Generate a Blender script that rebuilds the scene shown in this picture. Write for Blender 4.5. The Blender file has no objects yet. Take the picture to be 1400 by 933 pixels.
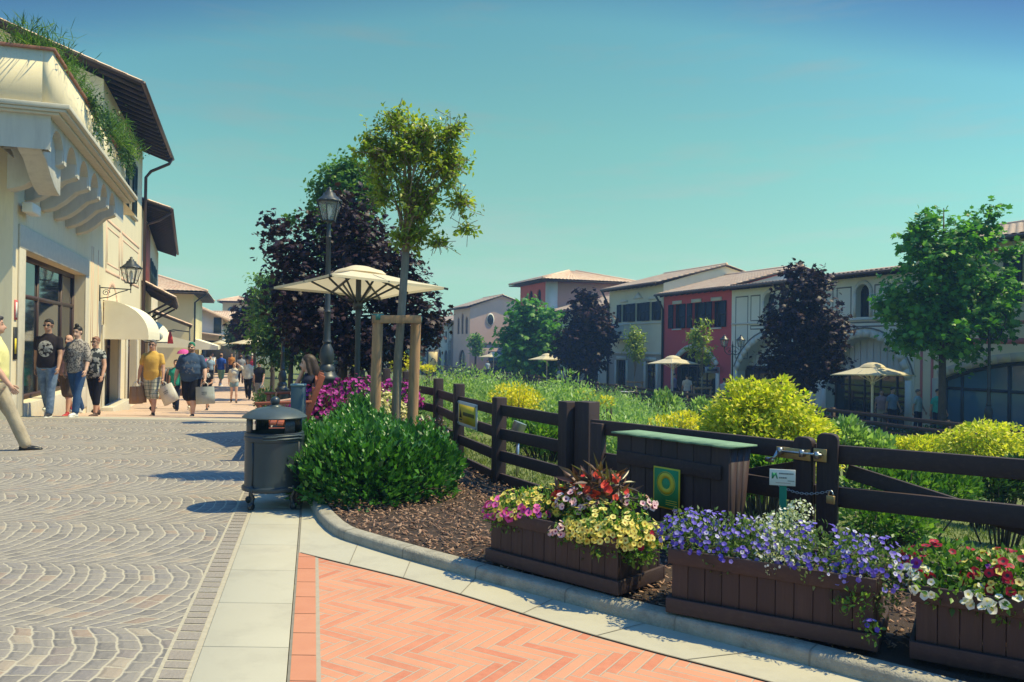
import bpy, math, random
import numpy as np
from mathutils import Vector, Matrix, Quaternion
RAD = math.radians
rng = np.random.default_rng(11); random.seed(11)
scene = bpy.context.scene; COL = scene.collection
# ------------------------------------------------------------------ camera model (photo is 1400x933)
F = 1090.0
CAM = Vector((0, 0, 1.41)); PITCH = RAD(.35); ROLL = RAD(.8)
CM = Matrix.Rotation(RAD(90) + PITCH, 3, 'X') @ Matrix.Rotation(ROLL, 3, 'Z')
def ray(px, py): return CM @ Vector(((px - 700) / F, -(py - 466.5) / F, -1))
def at(px, py, Y):
    v = ray(px, py); return CAM + v * (Y / v.y)
def gnd(px, py, z=0.):
    v = ray(px, py); return CAM + v * ((z - 1.41) / v.z)
def street_z(Y):
    return float(np.interp(Y, [-50, 14.6, 18.5, 28, 45, 100, 400], [0, 0, -.33, -.98, -1.0, -1.4, -1.6]))

# ------------------------------------------------------------------ materials
MATS = {}
def nd(nt, t, **kw):
    n = nt.nodes.new(t)
    for k, v in kw.items(): setattr(n, k, v)
    return n
def lk(nt, a, b): nt.links.new(a, b)
def rgb(c): return (c[0], c[1], c[2], 1)
def newmat(name):
    m = bpy.data.materials.new(name); m.use_nodes = True
    nt = m.node_tree; b = nt.nodes['Principled BSDF']
    MATS[name] = m
    return m, nt, b
def mixc(nt, fac, a, b, mode='MIX'):
    n = nd(nt, 'ShaderNodeMix', data_type='RGBA', blend_type=mode)
    for s, v in ((n.inputs[0], fac), (n.inputs[6], a), (n.inputs[7], b)):
        if hasattr(v, 'is_linked') or hasattr(v, 'links'): lk(nt, v, s)
        elif isinstance(v, (int, float)): s.default_value = v
        else: s.default_value = rgb(v)
    return n.outputs[2]
def mth(nt, op, a, b=None, c=None):
    n = nd(nt, 'ShaderNodeMath', operation=op)
    for i, v in enumerate((a, b, c)):
        if v is None: continue
        if isinstance(v, (int, float)): n.inputs[i].default_value = v
        else: lk(nt, v, n.inputs[i])
    return n.outputs[0]
def noise(nt, vec, scale, detail=4, rough=.55):
    n = nd(nt, 'ShaderNodeTexNoise'); n.inputs['Scale'].default_value = scale
    n.inputs['Detail'].default_value = detail; n.inputs['Roughness'].default_value = rough
    if vec is not None: lk(nt, vec, n.inputs['Vector'])
    return n.outputs['Fac']
def ramp(nt, fac, stops):
    n = nd(nt, 'ShaderNodeValToRGB'); e = n.color_ramp.elements
    while len(e) < len(stops): e.new(.5)
    for el, (p, c) in zip(e, stops): el.position = p; el.color = rgb(c) if hasattr(c, '__len__') else (c, c, c, 1)
    lk(nt, fac, n.inputs[0]); return n.outputs[0]
def bump(nt, b, h, strength, dist=.01):
    n = nd(nt, 'ShaderNodeBump'); n.inputs['Strength'].default_value = strength; n.inputs['Distance'].default_value = dist
    lk(nt, h, n.inputs['Height']); lk(nt, n.outputs[0], b.inputs['Normal'])
def mk(name, c, c2=None, ns=3., rough=.75, bs=0, bstr=.3, bdist=.01, metal=0., spec=.4, stretch=None, rnd=None, stain=None):
    """noise-mottled principled surface; rnd adds a third colour chosen per face by the 'rnd' attribute"""
    if name in MATS: return MATS[name]
    m, nt, b = newmat(name)
    tc = nd(nt, 'ShaderNodeTexCoord').outputs['Object']
    if stretch:
        mp = nd(nt, 'ShaderNodeMapping'); mp.inputs['Scale'].default_value = stretch; lk(nt, tc, mp.inputs[0]); tc = mp.outputs[0]
    c2 = c2 or tuple(x * .8 for x in c)
    f = noise(nt, tc, ns, 5, .6)
    f = ramp(nt, f, [(.3, 0.), (.7, 1.)])
    o = mixc(nt, f, c, c2)
    if rnd:
        a = nd(nt, 'ShaderNodeAttribute', attribute_name='rnd').outputs['Fac']
        o = mixc(nt, a, o, mixc(nt, .7, o, rnd))
    if stain:
        f2 = ramp(nt, noise(nt, tc, stain[1], 6, .7), [(.5, 0.), (.72, 1.)])
        o = mixc(nt, mth(nt, 'MULTIPLY', f2, stain[2]), o, stain[0])
    lk(nt, o, b.inputs['Base Color'])
    b.inputs['Roughness'].default_value = rough; b.inputs['Metallic'].default_value = metal
    b.inputs['Specular IOR Level'].default_value = spec
    if bs: bump(nt, b, noise(nt, tc, bs, 4), bstr, bdist)
    return m
def leafmat(name, cols, rough=.45, trans=.3, spec=.4):
    """leaf material: colour picked per leaf from a ramp, some light passes through"""
    if name in MATS: return MATS[name]
    m, nt, b = newmat(name)
    a = nd(nt, 'ShaderNodeAttribute', attribute_name='rnd').outputs['Fac']
    n = len(cols)
    o = ramp(nt, a, [(i / (n - 1), c) for i, c in enumerate(cols)])
    lk(nt, o, b.inputs['Base Color']); b.inputs['Roughness'].default_value = rough
    b.inputs['Specular IOR Level'].default_value = spec
    t = nd(nt, 'ShaderNodeBsdfTranslucent'); lk(nt, mixc(nt, 1., o, (1.3, 1.5, .6), 'MULTIPLY'), t.inputs[0])
    mx = nd(nt, 'ShaderNodeMixShader'); mx.inputs[0].default_value = trans
    lk(nt, b.outputs[0], mx.inputs[1]); lk(nt, t.outputs[0], mx.inputs[2])
    lk(nt, mx.outputs[0], nt.nodes['Material Output'].inputs[0])
    return m
def glassmat(name, c=(.8, .85, .8), fac=.75):
    if name in MATS: return MATS[name]
    m, nt, b = newmat(name)
    b.inputs['Base Color'].default_value = rgb(c); b.inputs['Roughness'].default_value = .08
    t = nd(nt, 'ShaderNodeBsdfTransparent'); mx = nd(nt, 'ShaderNodeMixShader'); mx.inputs[0].default_value = fac
    lk(nt, b.outputs[0], mx.inputs[1]); lk(nt, t.outputs[0], mx.inputs[2]); lk(nt, mx.outputs[0], nt.nodes['Material Output'].inputs[0])
    return m
def vmat(name, rough=.6, spec=.4):
    """colour read from the 'col' vertex attribute (skin with eyes, lips; printed patterns)"""
    if name in MATS: return MATS[name]
    m, nt, b = newmat(name)
    a = nd(nt, 'ShaderNodeAttribute', attribute_name='col').outputs['Color']
    lk(nt, a, b.inputs['Base Color']); b.inputs['Roughness'].default_value = rough; b.inputs['Specular IOR Level'].default_value = spec
    return m

# ------------------------------------------------------------------ mesh building
WORLD = {}           # object -> world matrix of empties (things)
class MB:
    def __init__(s):
        s.V = []; s.n = 0; s.flat = []; s.cnt = []; s.mi = []; s.rn = []
    def add(s, V, faces, mat=0, rnd=None, M=None):
        V = np.asarray(V, float).reshape(-1, 3)
        if M is not None:
            A = np.array(M); V = V @ A[:3, :3].T + A[:3, 3]
        b = s.n; s.V.append(V); s.n += len(V)
        for k, f in enumerate(faces):
            s.flat.append(np.asarray(f) + b); s.cnt.append(len(f))
        nf = len(faces)
        s.mi += list(mat) if hasattr(mat, '__len__') else [mat] * nf
        if rnd is None: rnd = random.random()
        s.rn += list(rnd) if hasattr(rnd, '__len__') else [rnd] * nf
        return s
    def scatter(s, TV, TF, pos, Rm, sc, mat=0, rnd=None):
        """copies of a template; pos n,3  Rm n,3,3 (columns = axes)  sc n or n,3"""
        TV = np.asarray(TV, float); n = len(pos); k = len(TV)
        sc = np.asarray(sc, float)
        if sc.ndim == 0: sc = np.full(n, float(sc))
        S = sc[:, None, None] * TV[None] if sc.ndim == 1 else sc[:, None, :] * TV[None]
        V = np.einsum('nij,nkj->nki', Rm, S) + np.asarray(pos)[:, None, :]
        if rnd is None: rnd = rng.random(n)
        off = s.n + np.arange(n) * k
        mt = mat if hasattr(mat, '__len__') else [mat] * len(TF)
        fl = np.concatenate([np.asarray(f) for f in TF]); cn = [len(f) for f in TF]
        s.V.append(V.reshape(-1, 3)); s.n += n * k
        s.flat.append((off[:, None] + fl[None]).ravel()); s.cnt += cn * n
        s.mi += list(mt) * n; s.rn += np.repeat(rnd, len(TF)).tolist()
        return s
    def box(s, lo, hi, mat=0, M=None, rnd=None):
        x0, y0, z0 = lo; x1, y1, z1 = hi
        V = [(x0,y0,z0),(x1,y0,z0),(x1,y1,z0),(x0,y1,z0),(x0,y0,z1),(x1,y0,z1),(x1,y1,z1),(x0,y1,z1)]
        return s.add(V, [(0,3,2,1),(4,5,6,7),(0,1,5,4),(1,2,6,5),(2,3,7,6),(3,0,4,7)], mat, rnd, M)
    def bar(s, a, b, w, h, mat=0, up=(0,0,1), rnd=None):
        """square bar from a to b, w sideways, h along up"""
        a = Vector(a); b = Vector(b); d = (b - a); L = d.length; d.normalize()
        x = d.cross(Vector(up)); 
        if x.length < 1e-4: x = Vector((1, 0, 0))
        x.normalize(); u = x.cross(d)
        M = Matrix((( d.x, x.x, u.x, a.x), (d.y, x.y, u.y, a.y), (d.z, x.z, u.z, a.z), (0,0,0,1)))
        return s.box((0, -w/2, -h/2), (L, w/2, h/2), mat, M, rnd)
    def tube(s, pts, rad, n=10, mat=0, cap=True, rnd=None, sq=None):
        P = [Vector(p) for p in pts]; rad = rad if hasattr(rad, '__len__') else [rad] * len(P)
        V = []; prev = None
        for i, p in enumerate(P):
            t = (P[min(i+1, len(P)-1)] - P[max(i-1, 0)])
            t = t.normalized() if t.length > 1e-9 else Vector((0,0,1))
            if prev is None:
                x = t.orthogonal().normalized() if abs(t.z) < .95 else Vector((1,0,0))
            else: x = prev
            x = (x - t * x.dot(t)); x = x.normalized() if x.length > 1e-6 else t.orthogonal().normalized()
            y = t.cross(x); prev = x
            for k in range(n):
                a = 2*math.pi*k/n
                V.append(p + (x*math.cos(a) + y*math.sin(a)) * rad[i])
        Fc = [(i*n+k, i*n+(k+1) % n, (i+1)*n+(k+1) % n, (i+1)*n+k) for i in range(len(P)-1) for k in range(n)]
        if cap: Fc += [tuple(range(n-1, -1, -1)), tuple((len(P)-1)*n + k for k in range(n))]
        return s.add(V, Fc, mat, rnd)
    def capsule(s, pts, rad, n=10):
        """tube with round ends"""
        P = [Vector(p) for p in pts]; r = list(rad)
        d0 = (P[0]-P[1]).normalized(); d1 = (P[-1]-P[-2]).normalized()
        A = []; RA = []
        for a in (80, 55, 28): A.append(P[0] + d0*r[0]*math.sin(RAD(a))); RA.append(r[0]*math.cos(RAD(a)))
        B = []; RB = []
        for a in (28, 55, 80): B.append(P[-1] + d1*r[-1]*math.sin(RAD(a))); RB.append(r[-1]*math.cos(RAD(a)))
        return s.tube(A + P + B, RA + r + RB, n)
    def ell(s, c, r, M3=None, n=14, m=10, mat=0, rnd=None):
        V = [(0,0,-1)]; Fc = []
        for i in range(1, m):
            a = -math.pi/2 + math.pi*i/m
            for k in range(n): V.append((math.cos(a)*math.cos(2*math.pi*k/n), math.cos(a)*math.sin(2*math.pi*k/n), math.sin(a)))
        V.append((0,0,1)); V = np.array(V) * np.array(r)
        if M3 is not None: V = V @ np.array(M3).T
        V = V + np.array(c)
        for k in range(n): Fc.append((0, 1+(k+1) % n, 1+k))
        for i in range(m-2):
            for k in range(n): Fc.append((1+i*n+k, 1+i*n+(k+1) % n, 1+(i+1)*n+(k+1) % n, 1+(i+1)*n+k))
        L = len(V)-1
        for k in range(n): Fc.append((L, 1+(m-2)*n+k, 1+(m-2)*n+(k+1) % n))
        return s.add(V, Fc, mat, rnd)
    def lathe(s, prof, c=(0,0,0), n=20, mat=0, M=None, cap=True, rnd=None):
        V = []; 
        for r, z in prof:
            for k in range(n): V.append((c[0] + r*math.cos(2*math.pi*k/n), c[1] + r*math.sin(2*math.pi*k/n), c[2] + z))
        Fc = [(i*n+k, i*n+(k+1) % n, (i+1)*n+(k+1) % n, (i+1)*n+k) for i in range(len(prof)-1) for k in range(n)]
        if cap: Fc += [tuple(range(n-1,-1,-1)), tuple((len(prof)-1)*n+k for k in range(n))]
        return s.add(V, Fc, mat, rnd, M)
    def prism(s, poly, dirv, mat=0, rnd=None):
        """polygon (3-D points) extruded by a vector"""
        P = [Vector(p) for p in poly]; d = Vector(dirv); n = len(P)
        return s.add([*P, *[p + d for p in P]], [tuple(range(n)), tuple(range(2*n-1, n-1, -1))] + [(i, i+n, (i+1) % n + n, (i+1) % n) for i in range(n)], mat, rnd)
    def build(s, name, mats, parent=None, smooth=False, bevel=0, kind=None, loc=None, auto=None):
        V = np.concatenate(s.V) if s.V else np.zeros((0,3))
        flat = np.concatenate([np.asarray(f).ravel() for f in s.flat]).astype(np.int32); cnt = np.array(s.cnt, np.int32)
        ob_loc = None
        if parent is not None:
            A = np.array(WORLD[parent.name].inverted()); V = V @ A[:3,:3].T + A[:3,3]
        elif loc is not None:
            V = V - np.array(loc)
        me = bpy.data.meshes.new(name)
        me.vertices.add(len(V)); me.vertices.foreach_set('co', V.astype(np.float32).ravel())
        me.loops.add(len(flat)); me.loops.foreach_set('vertex_index', flat)
        me.polygons.add(len(cnt)); st = np.zeros(len(cnt), np.int32); st[1:] = np.cumsum(cnt)[:-1]
        me.polygons.foreach_set('loop_start', st); me.polygons.foreach_set('loop_total', cnt)
        mats = mats if isinstance(mats, (list, tuple)) else [mats]
        for m in mats: me.materials.append(m)
        me.polygons.foreach_set('material_index', np.array(s.mi, np.int32))
        if smooth is True: me.polygons.foreach_set('use_smooth', np.ones(len(cnt), bool))
        me.update(calc_edges=True); me.validate()
        a = me.attributes.new('rnd', 'FLOAT', 'FACE'); a.data.foreach_set('value', np.array(s.rn, np.float32)[:len(a.data)])
        o = bpy.data.objects.new(name, me); COL.objects.link(o)
        if parent is not None: o.parent = parent; WORLD[o.name] = WORLD[parent.name]
        else:
            WORLD[o.name] = Matrix.Translation(loc) if loc is not None else Matrix.Identity(4)
            if loc is not None: o.location = loc
        if smooth == 'angle':
            me.polygons.foreach_set('use_smooth', np.ones(len(cnt), bool))
            ed = set_sharp(me, RAD(auto or 40))
        if bevel:
            b = o.modifiers.new('Bevel', 'BEVEL'); b.width = bevel; b.segments = 2; b.limit_method = 'ANGLE'; b.angle_limit = RAD(40)
        if kind: o['kind'] = kind
        return o
def set_sharp(me, ang):
    try: me.set_sharp_from_angle(angle=ang)
    except Exception: pass
def thing(name, label, cat, loc=(0,0,0), rz=0, group=None):
    o = bpy.data.objects.new(name, None); COL.objects.link(o); o.empty_display_size = .2
    o.location = loc; o.rotation_euler = (0,0,rz); tag(o, label, cat, group)
    WORLD[o.name] = Matrix.Translation(loc) @ Matrix.Rotation(rz, 4, 'Z')
    return o
def tag(o, label, cat, group=None):
    o['label'] = label; o['category'] = cat
    if group: o['group'] = group
    return o
def copy_thing(root, loc, rz, label, group=None):
    r = root.copy(); COL.objects.link(r); r.location = loc; r.rotation_euler = (0,0,rz); r['label'] = label
    if group: r['group'] = group
    for ch in list(root.children):
        c = ch.copy(); COL.objects.link(c); c.parent = r
        for g in list(ch.children):
            d = g.copy(); COL.objects.link(d); d.parent = c
    return r
def bake(ob):
    """freeze an object's modifiers into its mesh"""
    dg = bpy.context.evaluated_depsgraph_get(); me = bpy.data.meshes.new_from_object(ob.evaluated_get(dg))
    old = ob.data; ob.modifiers.clear(); ob.data = me; me.name = old.name; bpy.data.meshes.remove(old); return ob

# frames: a local (s along, o outwards, z up) system for walls
class Fr:
    def __init__(s, O, u, n=None, z=0.):
        s.O = Vector((O[0], O[1], 0)); s.u = Vector((u[0], u[1], 0)).normalized()
        s.n = Vector((n[0], n[1], 0)).normalized() if n is not None else Vector((s.u.y, -s.u.x, 0))
    def p(s, a, o, z): 
        v = s.O + s.u*a + s.n*o; return Vector((v.x, v.y, z))
    def M(s):
        return Matrix(((s.u.x, s.n.x, 0, s.O.x), (s.u.y, s.n.y, 0, s.O.y), (0,0,1,0), (0,0,0,1)))
    def box(s, mb, s0, s1, o0, o1, z0, z1, mat=0, rnd=None): return mb.box((s0,o0,z0), (s1,o1,z1), mat, s.M(), rnd)
    def quad(s, mb, pts, mat=0, rnd=None): return mb.add([s.p(*q) for q in pts], [tuple(range(len(pts)))], mat, rnd)

def arch_pts(op, n=12):
    s0, s1, z0, z1 = op[:4]; r = op[4] if len(op) > 4 else 0
    if not r: return [(s0, z1), (s1, z1)]
    c = (s0+s1)/2; h = (s1-s0)/2
    if r >= h*.98: return [(c - h*math.cos(math.pi*i/n), z1 - r + r*math.sin(math.pi*i/n)) for i in range(n+1)]
    R_ = (h*h + r*r)/(2*r); a = math.asin(h/R_)
    return [(c + R_*math.sin(-a + 2*a*i/n), z1 - R_ + R_*math.cos(-a + 2*a*i/n)) for i in range(n+1)]
def wall_with_openings(mb, fr, s0, s1, z0, z1, ops, depth=.25, mat=0, rmat=None, sill=True):
    rmat = mat if rmat is None else rmat
    S = sorted({s0, s1, *[o[0] for o in ops], *[o[1] for o in ops]}); Z = sorted({z0, z1, *[o[2] for o in ops], *[o[3] for o in ops]})
    S = [x for x in S if s0 <= x <= s1]; Z = [x for x in Z if z0 <= x <= z1]
    for i in range(len(S)-1):
        for j in range(len(Z)-1):
            a, b, c, d = S[i], S[i+1], Z[j], Z[j+1]
            if any(o[0] <= a+1e-6 and b <= o[1]+1e-6 and o[2] <= c+1e-6 and d <= o[3]+1e-6 for o in ops): continue
            m = mat(( c+d)/2) if callable(mat) else mat
            fr.quad(mb, [(a,0,c),(b,0,c),(b,0,d),(a,0,d)], m, .5)
    for o in ops:
        P = arch_pts(o); a, b, c, d = o[:4]
        rm = rmat if not callable(rmat) else rmat((c+d)/2)
        if len(P) > 2:
            for k in range(len(P)-1):
                fr.quad(mb, [(P[k][0],0,P[k][1]),(P[k+1][0],0,P[k+1][1]),(P[k+1][0],0,d),(P[k][0],0,d)], rm, .5)
        for k in range(len(P)-1):
            fr.quad(mb, [(P[k][0],0,P[k][1]),(P[k][0],-depth,P[k][1]),(P[k+1][0],-depth,P[k+1][1]),(P[k+1][0],0,P[k+1][1])], rm, .5)
        fr.quad(mb, [(a,0,c),(a,-depth,c),(a,-depth,P[0][1]),(a,0,P[0][1])], rm, .5)
        fr.quad(mb, [(b,0,c),(b,0,P[-1][1]),(b,-depth,P[-1][1]),(b,-depth,c)], rm, .5)
        if sill: fr.quad(mb, [(a,0,c),(b,0,c),(b,-depth,c),(a,-depth,c)], rm, .5)
def window(root, fr, op, depth, fmat, pmat, mull=(1,), trans=(), fw=.06, name='window'):
    """frame set back in an opening, with one glass pane as its sub-part"""
    a, b, c, d = op[:4]; P = arch_pts(op); f = MB(); o0, o1 = -depth+.01, -depth+.07
    fr.box(f, a, a+fw, o0, o1, c, P[0][1]); fr.box(f, b-fw, b, o0, o1, c, P[-1][1]); fr.box(f, a+fw, b-fw, o0, o1, c, c+fw)
    for k in range(len(P)-1):
        f.bar(fr.p(P[k][0], (o0+o1)/2, P[k][1]-fw/2), fr.p(P[k+1][0], (o0+o1)/2, P[k+1][1]-fw/2), o1-o0, fw)
    cx = (a+b)/2
    def top(s):
        for k in range(len(P)-1):
            if P[k][0] <= s <= P[k+1][0]+1e-9: t = (s-P[k][0])/max(1e-9, P[k+1][0]-P[k][0]); return P[k][1]*(1-t)+P[k+1][1]*t
        return d
    for m in mull:
        s = a + (b-a)*m if 0 < m < 1 else cx
        fr.box(f, s-fw*.4, s+fw*.4, o0+.004, o1-.004, c+fw, top(s)-fw*.7)
    for t in trans: fr.box(f, a+fw, b-fw, o0+.008, o1-.008, t-fw*.4, t+fw*.4)
    w = f.build(name, fmat, root)
    g = MB(); fr.quad(g, [(a,-depth+.03,c),(b,-depth+.03,c)] + [(s,-depth+.03,z) for s, z in reversed(P)])
    g.build('pane', pmat, w); return w
def shutter_pair(root, fr, op, mat, w=None, o=.03):
    a, b, c, d = op[:4]; w = w or (b-a)/2*.9
    for x0, x1 in ((a-w, a-.02), (b+.02, b+w)):
        m = MB(); fr.box(m, x0, x0+.07, o, o+.05, c, d); fr.box(m, x1-.07, x1, o, o+.05, c, d)
        for z in (c, (c+d)/2-.04, d-.08): fr.box(m, x0+.07, x1-.07, o, o+.05, z, z+.08)
        k = c+.1
        while k < d-.1:
            fr.quad(m, [(x0+.07,o+.04,k),(x1-.07,o+.04,k),(x1-.07,o+.012,k+.07),(x0+.07,o+.012,k+.07)]); k += .06
        fr.quad(m, [(x0+.07,o+.008,c),(x1-.07,o+.008,c),(x1-.07,o+.008,d),(x0+.07,o+.008,d)])
        m.build('shutter', mat, root)
def tile_plane(mb, P00, P10, P01, P11, period=.24, course=.38, amp=.05, res=6, mat=0):
    """curved clay tiles over the quad eave P00-P10, top P01-P11 (real corrugation, stepped courses)"""
    P00, P10, P01, P11 = [Vector(p) for p in (P00, P10, P01, P11)]
    L = (P10-P00).length; H = ((P01-P00).length + (P11-P10).length)/2
    nc = max(2, int(L/period)); nr = max(1, int(H/course)); nrm = (P10-P00).cross(P01-P00).normalized()
    if nrm.z < 0: nrm = -nrm
    U = np.linspace(0, 1, nc*res+1); ph = (np.arange(nc*res+1) % res)/res
    prof = amp*np.abs(np.sin(np.pi*ph))**.8
    a = np.array(P00)[None]*(1-U)[:,None] + np.array(P10)[None]*U[:,None]; b = np.array(P01)[None]*(1-U)[:,None] + np.array(P11)[None]*U[:,None]
    tr = rng.random((nc+1, nr))
    for r in range(nr):
        v0, v1 = r/nr, (r+1.12)/nr if r < nr-1 else 1.
        j0 = .014; 
        A = a*(1-v0)+b*v0 + np.array(nrm)[None]*(prof+j0)[:,None]; B = a*(1-v1)+b*v1 + np.array(nrm)[None]*(prof*.97+.006)[:,None]
        C = A - np.array(nrm)[None]*(.010+.0*prof)[:,None]
        n = len(U); V = np.concatenate([C, A, B])
        fc = []; rn = []
        for i in range(n-1):
            fc += [(i, i+1, n+i+1, n+i), (n+i, n+i+1, 2*n+i+1, 2*n+i)]; q = tr[i//res, r]; rn += [q, q]
        mb.add(V, fc, mat, rn)
# ------------------------------------------------------------------ palette
WOOD = mk('stained_wood', (.046,.028,.031), (.029,.019,.023), 5, .62, 60, .35, .004, spec=.35, stretch=(.35,6,6), rnd=(.065,.038,.036), stain=((.12,.075,.06), 9, .3))
WOODV = mk('stained_wood_upright', (.044,.027,.031), (.029,.019,.023), 5, .62, 60, .35, .004, spec=.35, stretch=(6,6,.35), rnd=(.06,.036,.036), stain=((.11,.07,.06), 7, .3))
STAKE = mk('stake_wood', (.52,.3,.15), (.36,.2,.11), 8, .8, 50, .4, .004, stretch=(5,5,.6), stain=((.12,.07,.05), 6, .6))
IRON = mk('dark_iron', (.022,.03,.036), (.035,.042,.05), 9, .42, 80, .1, .002, spec=.5)
BIN = mk('bin_paint', (.022,.034,.048), (.03,.042,.056), 7, .38, 120, .06, .001, spec=.5)
BINEDGE = mk('bin_worn_paint', (.04,.058,.068), (.055,.075,.08), 14, .4, spec=.55)
CREAMCLOTH = mk('cream_canvas', (.84,.78,.62), (.79,.72,.56), 3, .85, 90, .15, .002)
TERRA = mk('clay_tile', (.74,.5,.36), (.66,.42,.29), 2.2, .85, 30, .3, .01, rnd=(.8,.62,.46), stain=((.4,.28,.2), 5, .4))
PLASTER = mk('cream_plaster', (.76,.66,.47), (.73,.63,.445), 9, .9, 60, .2, .004, stain=((.56,.48,.37), 4, .4), stretch=(1.6,1.6,.22))
PLASTER2 = mk('buff_plaster', (.66,.54,.36), (.6,.49,.33), .8, .9, 40, .12, .004)
TRIMST = mk('trim_stone', (.6,.55,.45), (.53,.49,.41), 8, .85, 70, .35, .005, stain=((.4,.37,.31), 6, .3))
CORBEL = mk('corbel_plaster', (.56,.54,.48), (.51,.49,.44), 7, .88, 50, .25, .005, stain=((.36,.35,.33), 4, .45), stretch=(1.5,1.5,.25))
PINKLINE = mk('faded_pink_paint', (.7,.42,.3), (.72,.5,.36), 2, .9)
DGLASS = mk('dark_glass', (.012,.02,.028), (.018,.026,.034), 1, .04, spec=.8)
SKYGLASS = mk('sky_tint_glass', (.05,.13,.22), (.07,.17,.27), .6, .12, spec=.8)  # blue of the reflected sky put into the base colour
FRAMEB = mk('brown_frame', (.07,.035,.03), (.05,.028,.025), 5, .5)
SHUT = mk('dark_shutter', (.02,.05,.06), (.018,.04,.05), 4, .6)
SHUTB = mk('navy_shutter', (.02,.028,.05), (.016,.022,.04), 4, .6)
SOFFIT = mk('dark_soffit_wood', (.05,.032,.026), (.035,.022,.02), 4, .8)
PIPE = mk('brown_pipe', (.09,.05,.045), (.07,.04,.036), 6, .5, spec=.5)
BARK = mk('bark', (.3,.24,.17), (.2,.15,.11), 14, .9, 40, .6, .01, stretch=(3,3,.7))
DBARK = mk('dark_bark', (.1,.075,.06), (.06,.045,.04), 10, .9, 30, .6, .01, stretch=(3,3,.7))
WHITEP = mk('white_paint', (.78,.76,.7), (.72,.7,.65), 5, .6)
YELP = mk('yellow_paint', (.75,.58,.03), (.68,.52,.04), 4, .5)
BLACKP = mk('black_paint', (.02,.02,.022), None, 4, .6)
GREENP = mk('green_paint', (.03,.3,.1), (.025,.26,.09), 4, .5)
STEEL = mk('steel', (.5,.52,.55), (.4,.42,.45), 9, .35, metal=.9)
BRASS = mk('tarnished_brass', (.55,.38,.16), (.4,.26,.12), 9, .45, metal=.6)
FELT = mk('green_roof_felt', (.19,.31,.2), (.14,.24,.16), 30, .95, 200, .5, .003, stain=((.25,.36,.25), 12, .5))
BENCHW = mk('red_bench_wood', (.36,.1,.05), (.26,.07,.04), 6, .5, 50, .2, .002, stretch=(1,6,6))

# ------------------------------------------------------------------ light, sky, camera
SUN_AZ, SUN_EL = RAD(3), RAD(60)
world = bpy.data.worlds.new('World'); scene.world = world; world.use_nodes = True
nt = world.node_tree; bg = nt.nodes['Background']
sky = nd(nt, 'ShaderNodeTexSky', sky_type='NISHITA'); sky.sun_disc = False
sky.sun_elevation = SUN_EL; sky.sun_rotation = RAD(90) - SUN_AZ; sky.air_density = 1.0; sky.dust_density = .6; sky.ozone_density = 2.
tc = nd(nt, 'ShaderNodeTexCoord').outputs['Generated']
sp = nd(nt, 'ShaderNodeSeparateXYZ'); lk(nt, tc, sp.inputs[0])
el = mth(nt, 'MULTIPLY', sp.outputs['Z'], mth(nt, 'MULTIPLY_ADD', mth(nt, 'MULTIPLY', sp.outputs['X'], sp.outputs['X']), 1.35, 1.))  # darkens the sky towards the sides: lens vignetting put into its colour
SKYRAMP = [(.5, (.52,1.05,.62)), (.555, (.48,1.06,.66)), (.625, (.42,1.26,.97)), (.69, (.33,1.2,1.25)), (.712, (.16,.76,1.12)), (.735, (.06,.4,.9)), (.80, (.15,.92,2.3)), (1., (.22,1.35,3.6))]  # upper stops: strong blue added overhead as fill for the shadows
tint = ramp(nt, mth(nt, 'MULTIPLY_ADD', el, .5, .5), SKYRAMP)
wisp = nd(nt, 'ShaderNodeMapping'); wisp.inputs['Scale'].default_value = (2.2, 2.2, 16); lk(nt, tc, wisp.inputs[0])
wf = ramp(nt, noise(nt, wisp.outputs[0], 2.0, 7, .6), [(.5, 0.), (.8, .42)])
# the Nishita sky gives the base brightness; the ramp adds cyan-to-blue hue, side darkening and blue fill
bw = nd(nt, 'ShaderNodeRGBToBW'); lk(nt, sky.outputs[0], bw.inputs[0])
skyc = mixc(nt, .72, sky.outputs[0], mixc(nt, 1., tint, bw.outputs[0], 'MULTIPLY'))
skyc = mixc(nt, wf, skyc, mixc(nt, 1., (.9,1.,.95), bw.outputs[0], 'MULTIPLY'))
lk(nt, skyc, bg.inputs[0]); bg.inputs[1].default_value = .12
sd = bpy.data.lights.new('sun', 'SUN'); sd.energy = 5.0; sd.angle = RAD(.55); sd.color = (1., .87, .47)
so = bpy.data.objects.new('sun', sd); COL.objects.link(so)
sv = Vector((math.cos(SUN_EL)*math.cos(SUN_AZ), math.cos(SUN_EL)*math.sin(SUN_AZ), math.sin(SUN_EL)))
so.rotation_euler = (-sv).to_track_quat('-Z', 'Y').to_euler(); so.location = (20, 5, 40)
cd = bpy.data.cameras.new('camera'); cd.sensor_width = 36; cd.lens = F/1400*36; cd.clip_end = 3000; cd.clip_start = .05
co = bpy.data.objects.new('camera', cd); COL.objects.link(co); co.matrix_world = Matrix.Translation(CAM) @ CM.to_4x4(); scene.camera = co
scene.view_settings.view_transform = 'Standard'; scene.view_settings.look = 'None'
scene.view_settings.exposure = .31; scene.view_settings.gamma = 1
cy = scene.cycles; cy.use_denoising = True; cy.max_bounces = 5; cy.diffuse_bounces = 3; cy.glossy_bounces = 3; cy.transparent_max_bounces = 8
cy.caustics_reflective = False; cy.caustics_refractive = False; cy.sample_clamp_indirect = 6

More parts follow.
